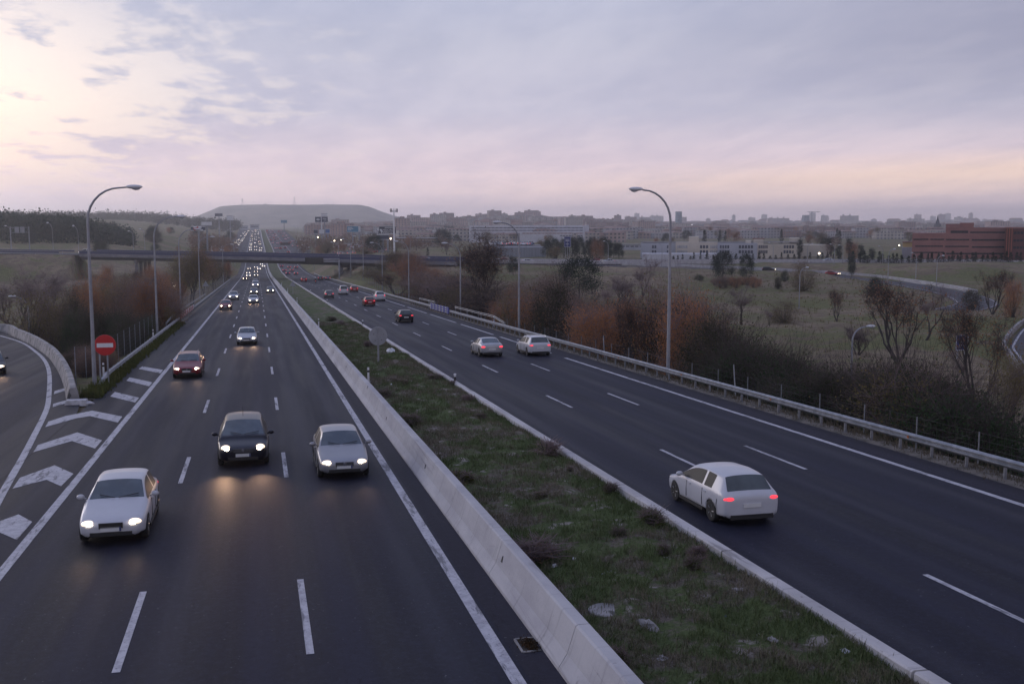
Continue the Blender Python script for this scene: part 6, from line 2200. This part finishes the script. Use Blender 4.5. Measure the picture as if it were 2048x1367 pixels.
def put_block(px, D, lb, grp, zs=1.0, base=None):
    e = R.choice(BL); p = at_depth(px, D)
    if e[1]: r = dup(e[0])
    else: r = e[0]; e[1] = True
    r.location = (p.x, p.y, (gh(p.x, p.y) if base is None else base)); r.rotation_euler = (0, 0, R.choice([R.uniform(-.5, .3), R.uniform(-.5, .3), 1.3])); r.scale = (1, 1, zs)
    tag(r, lb, 'building', grp); return r


def sector(px):
    return 'left of the antenna mast' if px < 780 else 'behind the long white factory' if px < 1180 else 'between the factory and the glass tower' if px < 1340 else 'behind the cream school' if px < 1610 else 'left of the church spire' if px < 1830 else 'behind the brick building'


for i in range(95):        # the long ridge
    px = 800 + R.random() * 520
    D = R.uniform(1750, 2650)
    put_block(px, D, 'pale apartment block on the hazy ridge ' + sector(px), 'apartment blocks on the long ridge', .8)
for i in range(150):
    px = 1200 + R.random() * 860; D = 1300 + 2300 * R.random() ** .9
    put_block(px, D, 'hazy apartment block in the plain ' + sector(px), 'apartment blocks across the plain', .6)
for i in range(30):
    px = 640 + R.random() * 260; D = R.uniform(1250, 2300)
    put_block(px, D, 'hazy low block at the foot of the ridge ' + sector(px), 'low blocks at the foot of the ridge', .7)
for i in range(40):
    px = 1250 + R.random() * 790; D = R.uniform(3600, 6500); put_block(px, D, 'very faint tower block on the skyline ' + sector(px), 'faint skyline blocks', R.uniform(1.0, 1.9))


def tower(px, D, wpx, top, lb, c):
    p = at_depth(px, D); zt = CAMZ - (top - 446) / 2145 * D; zb = gh(p.x, p.y); W = wpx / 2145 * D
    root = thing('tower', lb, 'tower', (p.x, p.y, zb), .2)
    g = MB(); g.box((0, 0, (zt - zb) / 2), (W, W * .8, zt - zb)); g.build('wall', wallmat('curtain_wall' + str(px), c, tuple(k * 1.2 for k in c), 3.6, 3.0, (.06, .09, .11), .8, .7), root)
    g = MB(); g.box((0, 0, zt - zb + .5), (W * 1.02, W * .82, 1)); g.build('roof', M_ROOFG, root)


tower(1357, 2400, 10, 424, 'tall blue grey office tower on the skyline right of the nearest tall lamp', (.10, .14, .17)); tower(1611, 3200, 11, 431, 'pale grey tower on the skyline beside a crane', (.17, .19, .22))
# tower crane
p = at_depth(1623, 3100); zb = gh(p.x, p.y); zt = CAMZ - (424 - 446) / 2145 * 3100
cr_ = thing('tower_crane', 'thin tower crane beside the pale skyline tower', 'crane', (p.x, p.y, zb))
g = MB(); g.box((0, 0, (zt - zb) / 2), (2, 2, zt - zb)); g.build('mast', M_GALV, cr_); g = MB(); g.box((6, 0, zt - zb), (40, 1.4, 1.6)); g.build('jib', M_GALV, cr_)
# church spire
D = 1300; p = at_depth(1875, D); zb = gh(p.x, p.y); zt = CAMZ - (430 - 446) / 2145 * D; s = D / 2145
ch = thing('church_tower', 'dark pointed church spire left of the brick building', 'church', (p.x, p.y, zb))
H = zt - zb; M_SLATE = mat('slate', (.035, .038, .05), .7)
g = MB(); g.box((0, 0, (H - 21 * s) / 2), (9 * s, 9 * s, H - 21 * s)); g.build('tower', mat('church_stone', (.10, .09, .10), .9), ch)
g = MB(); g.lathe([(H - 21 * s, 6 * s), (H - 17 * s, 4.3 * s), (H - 9 * s, 1.9 * s), (H, .25 * s)], 8, 'z'); g.build('spire', M_SLATE, ch)
for a in (-1, 1):
    for b in (-1, 1):
        g = MB(); g.lathe([(H - 23 * s, 1.1 * s), (H - 20 * s, 1 * s), (H - 16 * s, .1 * s)], 6, 'z', (a * 4 * s, b * 4 * s, 0)); g.build('pinnacle', M_SLATE, ch)


# the suburb's countless small houses and flats: one mass
hg = MB(); rs = random.Random(9)
for i in range(1500):
    px = rs.uniform(620, 2100); D = 900 + 3300 * rs.random() ** 1.1
    if 1250 < px < 1700: D += 220
    if px > 1780: D += 200
    if px < 800: D += 500
    p = at_depth(px, D); k = 1 + D / 2500
    L_, W_, H_ = rs.uniform(8, 20) * k, rs.uniform(8, 12) * k, rs.choice([5, 6, 7, 9]) * k * .8
    hg.box((p.x, p.y, gh(p.x, p.y) + H_ / 2 - 1), (L_, W_, H_ + 2), rs.choice([0, 1, 1, 2, 3, 3]), rz=rs.uniform(-.6, .6))
    if rs.random() < .6: hg.box((p.x, p.y, gh(p.x, p.y) + H_ + .6), (L_ + .8, W_ + .8, 1.2), 4, rz=0, taper=.6)
o = hg.build('suburb', [WALLS[0], WALLS[1], WALLS[2], WALLS[3], mat('roof_faded', (.20, .125, .105), .9, col2=(.26, .18, .16), scale=.1)]); tag(o, 'countless small hazy houses and flats filling the plain up to the skyline', 'suburb', kind='stuff')

# ---- boxes placed by the sight line for the nearer buildings
def slab(root, name, px0, px1, top, D, m, zb, depth=14, rise=0, fwd=0.0):
    """a wing whose front faces the camera side; widths in sight-line pixels at D"""
    a = at_depth(px0, D - fwd); b = at_depth(px1, D - fwd); zt = CAMZ - (top - 446) / 2145 * (D - fwd)
    c = (a + b) / 2; ln = (b - a).length; hv = Vector((math.sin(YAW), math.cos(YAW), 0)) * depth / 2
    a2 = at_depth(px0, D - fwd + depth); b2 = at_depth(px1, D - fwd + depth)
    g = MB(); q = [a, b, b2, a2]
    g.add([(p.x, p.y, zb) for p in q] + [(p.x, p.y, zt) for p in q], [(3, 2, 1, 0), (4, 5, 6, 7), (0, 1, 5, 4), (1, 2, 6, 5), (2, 3, 7, 6), (3, 0, 4, 7)])
    return g.build(name, m, root), zt


def windows(root, px0, px1, py0, py1, D, n, gap, m, frame=None, proud=.06, name='window'):
    for i in range(n):
        w = (px1 - px0) / n; a = at_depth(px0 + w * (i + gap / 2), D - proud); b = at_depth(px0 + w * (i + 1 - gap / 2), D - proud)
        z1 = CAMZ - (py0 - 446) / 2145 * D; z0 = CAMZ - (py1 - 446) / 2145 * D; c = (a + b) / 2
        g = MB(); g.box((c.x, c.y, (z0 + z1) / 2), ((b - a).length, .14, z1 - z0), rz=-YAW); g.build(name, m, root)


M_WIN = mat('window_glass', (.05, .06, .08), .12, col2=(.09, .10, .13), scale=.3)
M_WIND = mat('window_dark', (.02, .022, .03), .4, spec=.2)
M_WINL = mat('window_blind', (.36, .36, .37), .6, col2=(.25, .26, .28), scale=.4)
M_CREAM = mat('cream_render', (.50, .45, .38), .85, col2=(.42, .38, .32), scale=.15); M_BLUEG = mat('blue_grey_render', (.33, .345, .39), .8, col2=(.38, .39, .43), scale=.15); M_WHR = mat('white_render', (.50, .50, .54), .8, col2=(.42, .42, .46), scale=.2)
sc_ = thing('school_building', 'long low school building in cream and grey blue wings behind small conifers', 'building'); zb = -9.5
for nm, a, b, t, D, m, fw in [('wing', 1282, 1352, 486, 452, M_BLUEG, 0), ('wing', 1352, 1436, 484, 450, M_CREAM, 0), ('wing', 1436, 1516, 486, 449, M_BLUEG, 0), ('wing', 1516, 1600, 488, 450, M_CREAM, 0), ('stair_tower', 1378, 1398, 473, 452, M_CREAM, 0), ('stair_tower', 1580, 1600, 476, 460, M_CREAM, 0),
                              ('roof_house', 1508, 1528, 478, 455, M_CREAM, 0), ('roof_house', 1492, 1503, 481, 454, M_CREAM, 0), ('wing', 1600, 1662, 489, 470, M_CREAM, 0)]:
    slab(sc_, nm, a, b, t, D, m, zb, fwd=fw)
slab(sc_, 'roof', 1506, 1530, 476.5, 456, M_ROOFR, CAMZ - (478.5 - 446) / 2145 * 455, 15); slab(sc_, 'roof', 1282, 1600, 483.2, 455, M_ROOFG, CAMZ - (486 - 446) / 2145 * 455 + .3, 10)
for a, b, n, m, D in ((1355, 1376, 6, M_WINL, 450), (1400, 1418, 3, M_WIN, 450), (1421, 1436, 4, M_WINL, 450), (1440, 1460, 4, M_WIN, 449), (1478, 1508, 5, M_WIN, 449), (1518, 1537, 5, M_WIN, 450), (1568, 1590, 4, M_WIN, 450), (1304, 1314, 2, M_WIN, 452), (1334, 1338, 1, M_WIN, 452)):
    windows(sc_, a, b, 490, 496, D, n, .25, m); windows(sc_, a, b, 500, 506, D, n, .25, m)
slab(None, 'x', 1285, 1450, 507, 432, M_WHR, -9)[0]
o = bpy.data.objects['x']; o.name = 'boundary_wall'; tag(o, 'long white boundary wall in front of the school', 'wall')
# brick office building
M_BRICKR = mat('red_brick', (.26, .125, .108), .85, col2=(.22, .105, .095), scale=.25); M_BRICKD = mat('dark_brick', (.10, .036, .036), .85); M_BAND = mat('brick_pale', (.20, .10, .085), .85)
bk = thing('brick_building', 'large red brick office building with long window bands at the right', 'building'); zb = -10
slab(bk, 'main_wing', 1826, 2012, 466, 424, M_BRICKR, zb, 22); slab(bk, 'upper_storey', 1892, 2012, 455, 426, M_BRICKR, 3.0, 18); slab(bk, 'roof_house', 1892, 1920, 447.5, 430, mat('pale_brick', (.24, .13, .12), .85), 5.5, 12); slab(bk, 'roof_house', 1920, 1948, 445.5, 428, M_BRICKR, 5.5, 12)
slab(bk, 'side_wing', 2012, 2090, 456, 418, M_BRICKD, zb, 22); slab(bk, 'parapet', 2010, 2090, 454.5, 417.6, M_BRICKR, CAMZ - (457 - 446) / 2145 * 418, 22)
for px in (2014, 2019, 2024): slab(bk, 'rib', px, px + 2.2, 455, 416.5, mat('orange_rib', (.27, .085, .055), .7), zb, 2)
for (a, b, y0, y1) in [(1828, 1858, 477, 479.5), (1862, 1890, 477, 479.5), (1893, 1940, 477.5, 480), (1945, 2011, 478, 481), (1832, 1888, 490.5, 493), (1892, 1940, 491, 493.5), (1946, 2011, 492, 495), (1828, 1890, 503, 505.5), (1895, 2011, 505, 508)]:
    windows(bk, a, b, y0, y1, 424, max(3, int((b - a) / 6)), .08, M_WIND)
for (a, b, y0, y1) in [(1902, 1937, 461, 466), (1941, 2011, 463, 467)]: windows(bk, a, b, y0, y1, 426, max(3, int((b - a) / 6)), .05, M_WIND)
for y0 in (463, 478, 492): windows(bk, 2028, 2088, y0, y0 + 5, 418, 9, .2, M_WIND)
yb_ = thing('yellow_building', 'small yellow and grey building left of the brick building', 'building'); slab(yb_, 'wall', 1807, 1827, 484.5, 452, mat('yellow_render', (.45, .33, .13), .85), zb, 12); slab(yb_, 'roof', 1806, 1828, 483, 451.5, M_ROOFR, CAMZ - (484.5 - 446) / 2145 * 452, 13); slab(yb_, 'annexe', 1806, 1826, 494, 449, M_BLUEG, zb, 10)
# long white factory
fc = thing('factory', 'very long pale industrial building with window bands below the ridge', 'building'); D = 900
slab(fc, 'wall', 938, 1176, 451, D, M_WHR, -9, 40); slab(fc, 'end_block', 1168, 1178, 450, D - 2, M_WHR, -9, 44); slab(fc, 'low_wing', 1040, 1170, 463, D - 8, M_WHR, -9, 10)
for y0, y1 in ((454.5, 456.5), (459.5, 461.5)): windows(fc, 942, 1166, y0, y1, D, 28, .1, M_WIN)
windows(fc, 1044, 1166, 465.5, 467.2, D - 8, 16, .12, mat('window_rust', (.20, .08, .07), .5)); windows(fc, 1120, 1166, 470, 472, D - 8, 8, .2, M_WIN)
f2 = thing('warehouse', 'beige low warehouse beyond the antenna mast', 'building'); slab(f2, 'wall', 795, 905, 477, 720, mat('beige_panels', (.33, .27, .23), .85, col2=(.28, .23, .2), scale=.1), -9, 30); slab(f2, 'roof', 793, 907, 475.5, 719, M_ROOFG, CAMZ - (477 - 446) / 2145 * 720, 32); windows(f2, 812, 900, 482, 484, 720, 14, .2, M_WIN)
f3 = thing('concrete_depot', 'grey windowless depot wall beyond the crossing road', 'building'); slab(f3, 'wall', 993, 1092, 494, 470, mat('ribbed_concrete', (.22, .23, .26), .85, col2=(.16, .17, .2), scale=.5, stretch=(3, 3, .05)), -9, 16)
for i, (a, b, t, D, lb, m) in enumerate([(640, 735, 487, 760, 'low pale shed right of the far carriageway', M_WHR), (735, 770, 489, 740, 'low white shed below the dark billboard', M_WHR), (700, 780, 463, 1500, 'long low grey building before the ridge', M_BLUEG), (420, 448, 492, 700, 'white shed left of the far road', M_WHR), (462, 475, 462, 1500, 'pale block beside the head of the far road', M_WHR), (500, 518, 450, 1750, 'pale building at the head of the far road', M_BLUEG), (478, 496, 452, 1700, 'low pale building left of the head of the far road', M_BLUEG), (1240, 1290, 489, 600, 'low grey shed right of the pine grove', M_BLUEG)]):
    r_ = thing('shed', lb, 'building'); _, zt = slab(r_, 'wall', a, b, t, D, m, -12, 16); slab(r_, 'roof', a - 1, b + 1, t - .8, D - .5, M_ROOFG, zt, 17)
    windows(r_, a + 2, b - 2, t + 2.2, t + 4.2, D, 5, .3, M_WIN)

# ---- billboards
M_BB = {'dark': mat('board_dark', (.012, .014, .03), .4), 'cyan': mat('board_cyan', (.03, .16, .26), .4), 'white': mat('board_white', (.52, .53, .55), .5), 'navy': mat('board_navy', (.03, .04, .075), .4), 'blue': mat('board_blue', (.02, .09, .28), .4), 'red': mat('board_red', (.30, .02, .02), .4)}


def billboard(px, py, w, h, D, col, lb, texts=(), pole=True, m2=None):
    p = at_depth(px, D); s = D / 2145; zc = CAMZ - (py - 446) * s; zb = gh(p.x, p.y)
    root = thing('billboard', lb, 'billboard', (p.x, p.y, zb), -YAW); H = zc - zb; W = w * s; hh = h * s
    g = MB(); g.box((0, 0, H), (W, .7, hh)); g.build('panel', M_BB[col], root)
    g = MB(); g.box((0, -.36, H + hh / 2), (W + .3, .2, .25)); g.box((0, -.36, H - hh / 2), (W + .3, .2, .25)); g.build('frame', M_BB['white'] if col != 'white' else M_GALV, root)
    if pole: g = MB(); g.lathe([(0, .6), (H - hh / 2, .5)], 10, 'z', (0, .5, 0)); g.build('pole', M_BB['white'] if pole == 'w' else M_GALV, root)
    for t, dx, dz, sz in texts:
        text_part(t, sz * s, M_BB['white'], root, (dx * s, -.40, H + dz * s), (PI / 2, 0, 0))
    return root, H, s


r_, H, s = billboard(775, 460, 33, 15, 560, 'dark', 'dark blue billboard reading mejores precios in white letters', [('MEJORES', 2, 0, 6.2), ('PRECIOS', 3, -5, 6.2)])
g = MB(); g.box((3 * s, -.4, H + 5 * s), (17 * s, .05, 1.3 * s)); g.build('text_line', M_BB['white'], r_)
g = MB(); g.tube([(-14 * s, -.45, H + 2 * s), (-11 * s, -.45, H - 4 * s), (-13 * s, -.45, H - 5 * s)], .5, 5); g.build('emblem', M_BB['white'], r_)
r_, H, s = billboard(643, 439, 25, 11, 800, 'navy', 'dark two panel billboard with white winged badge on a white mast', [], 'w')
g = MB(); g.box((6.5 * s, -.4, H + 1.6 * s), (7.5 * s, .05, 1.2 * s)); g.box((7.5 * s, -.4, H - 1.6 * s), (5 * s, .05, .9 * s)); g.build('text_line', M_BB['white'], r_)
g = MB(); g.lathe([(0, 2.1 * s), (.15, 2.1 * s)], 16, 'y', (-6.5 * s, -.55, H)); g.box((-6.5 * s, -.45, H + .3 * s), (9 * s, .1, .9 * s)); g.box((-6.5 * s, -.45, H - .5 * s), (7 * s, .1, .6 * s)); g.build('emblem', M_BB['white'], r_)
g = MB(); g.box((0, -.5, H), (.5, .3, 11 * s)); g.build('divider', M_BB['white'], r_)
billboard(649, 430, 12, 5, 840, 'white', 'small white board above the two panel billboard')
billboard(643, 463, 10, 9, 790, 'white', 'white box sign at the foot of the billboard mast'); billboard(655, 462, 8, 8, 785, 'blue', 'small blue sign right of the white box sign'); billboard(631, 463, 8, 8, 785, 'navy', 'small dark sign left of the white box sign')
r_, H, s = billboard(705, 458, 22, 12, 780, 'cyan', 'pale blue billboard with white lines of text')
for dx, dz, ww in ((-5, 3, 9), (-4, .6, 11), (-6, -2, 7)):
    g = MB(); g.box((dx * s, -.4, H + dz * s), (ww * s, .05, 1.1 * s)); g.build('text_line', M_BB['white'], r_)
billboard(718, 458, 5, 12, 782, 'white', 'narrow pale board at the right of the blue billboard')
billboard(765, 474, 24, 9, 540, 'navy', 'blank dark slate billboard below the lettered one'); billboard(757, 458, 6, 7, 570, 'white', 'tiny board left of the lettered billboard')
r_, H, s = billboard(396, 457, 28, 8, 560, 'navy', 'billboard with dark field and red and white shape above the brown trees'); g = MB(); g.tube([(-8 * s, -.45, H - 1 * s), (2 * s, -.45, H + 1.2 * s)], 1.0, 6); g.build('emblem', M_BB['red'], r_); g = MB(); g.tube([(-8 * s, -.45, H + 2.2 * s), (7 * s, -.45, H + 2.6 * s)], .7, 6); g.tube([(-2 * s, -.45, H - 3 * s), (10 * s, -.45, H - 3 * s)], .5, 6); g.build('stripe', M_BB['white'], r_)
billboard(413, 447, 20, 8, 620, 'white', 'white billboard behind the red and white one', [])
billboard(460, 436, 12, 9, 1000, 'white', 'far pale board left of the motorway head'); billboard(438, 430, 15, 6, 1100, 'navy', 'far slate board left of the motorway head'); billboard(568, 443, 12, 6, 1400, 'cyan', 'faint yellowish board right of the motorway head')
# lit sign in the city
p = at_depth(1381, 1900); g = MB(); g.box((0, 0, 0), (8, .5, 4)); o = g.build('lit_sign', mat('lit_white', (.8, .8, .8), .5, emis=(1, .9, .95), estr=1.3), None, loc=(p.x, p.y, CAMZ - 5 / 2145 * 1900)); o.rotation_euler = (0, 0, -YAW); tag(o, 'small glowing white sign below the blue grey tower', 'sign')
# telecom mast
D = 520; p = at_depth(788, D); zb = gh(p.x, p.y); s = D / 2145
tm = thing('telecom_mast', 'tall thin telecom mast with antenna arms above the dark billboard', 'mast', (p.x, p.y, zb)); H = CAMZ - (418 - 446) * s - zb
g = MB(); g.lathe([(0, .5), (H, .28)], 10, 'z'); g.build('pole', M_WHITE, tm)
g = MB(); g.tube([(-7 * s, 0, H - 4 * s), (7 * s, 0, H - 4 * s)], .14, 5); g.tube([(-6 * s, 0, H - 6 * s), (6 * s, 0, H - 6 * s)], .12, 5); g.build('arms', M_GALV, tm)
for dx in (-7, -4.5, 0, 4.5, 7):
    g = MB(); g.box((dx * s, 0, H - 3 * s), (.35, .3, 7 * s)); g.build('antenna', M_BLACK, tm)
# parked cars in front of the depot and in the retail park
for i in range(26):
    px = 985 + i * 3.1; D = 500 + R.uniform(-8, 8); p = at_depth(px, D)
    far_car(R.choice(KINDS), R.choice(['white', 'silver', 'grey', 'white', 'blue']), False, p.x, p.y, 'parked car in the row above the grey depot wall', 'parked cars above the depot', z=-2.6, heading=R.choice([0, PI]) + .2)
g = MB(); a = at_depth(980, 500); b = at_depth(1068, 500); c = (a + b) / 2; g.box((c.x, c.y, -6.2), ((b - a).length + 6, 26, 7.1), rz=-YAW); tag(g.build('parking_deck', M_DECK), 'concrete parking deck carrying a row of parked cars', 'building')
for i in range(60):
    px = R.uniform(625, 770); D = R.uniform(600, 760); p = at_depth(px, D)
    if p.x < 45: continue
    far_car(R.choice(KINDS), R.choice(COLS), False, p.x, p.y, 'parked car in the retail park beyond the bridge', 'parked cars in the retail park', z=gh(p.x, p.y) + .3, heading=R.choice([0, 1.57]))
for px, py, D in [(635, 474, 760), (668, 481, 700), (681, 480, 690), (781, 477, 560), (1800, 490, 700), (1640, 506, 430), (345, 577, 350), (340, 573, 360)]:  # last two stand in for car headlights, on added poles
    p = at_depth(px, D); z = CAMZ - (py - 446) / 2145 * D; zb = gh(p.x, p.y)
    root = thing('lit_lamp', 'small lit lamp on a pole shining %s' % ('in the retail park' if px < 900 and px > 500 else 'beyond the conifers' if px > 900 else 'as car headlights below the bridge on the left'), 'lamp', (p.x, p.y, zb), group='lit lamps')
    g = MB(); g.tube([(0, 0, 0), (0, 0, max(.5, z - zb))], .08, 5); g.build('pole', M_POLE, root)
    g = MB(); g.blob((0, -.1, max(.5, z - zb)), (.38, .2, .32), 8, 6); g.build('lens', mat('lamp_glow', (1, .9, .7), .3, emis=(1.0, .82, .6), estr=12), root)

# ------------------------------------------------------------------ haze
g = MB(); g.add([(-4600, -70, -26), (7900, -70, -26), (7900, 8100, -26), (-4600, 8100, -26), (-4600, -70, 122), (7900, -70, 122), (7900, 8100, 122), (-4600, 8100, 122)], [(3, 2, 1, 0), (4, 5, 6, 7), (0, 1, 5, 4), (1, 2, 6, 5), (2, 3, 7, 6), (3, 0, 4, 7)])
hm = bpy.data.materials.new('haze_air'); hm.use_nodes = True; ht = hm.node_tree; ht.nodes.clear()
ho = ht.nodes.new('ShaderNodeOutputMaterial'); hv = ht.nodes.new('ShaderNodeVolumePrincipled')
hv.inputs['Color'].default_value = (.95, .96, 1.0, 1); hv.inputs['Density'].default_value = 1.9e-4; hv.inputs['Anisotropy'].default_value = .75
ht.links.new(hv.outputs[0], ho.inputs['Volume'])
hz = g.build('haze', hm); hz['kind'] = 'stuff'; tag(hz, 'thin evening haze over the city', 'haze')

# leftovers: prototypes never used
for o in list(bpy.data.objects):
    if o.parent is None and o.type == 'EMPTY' and (o.get('label') in (None, 'car', 'block', 'lamp') or ('_h' in o.keys() and o.get('label') == o.name.split('.')[0])):
        for c in list(o.children_recursive): bpy.data.objects.remove(c)
        bpy.data.objects.remove(o)
for o in bpy.data.objects:
    for k in ('_h', '_w'):
        if k in o.keys(): del o[k]
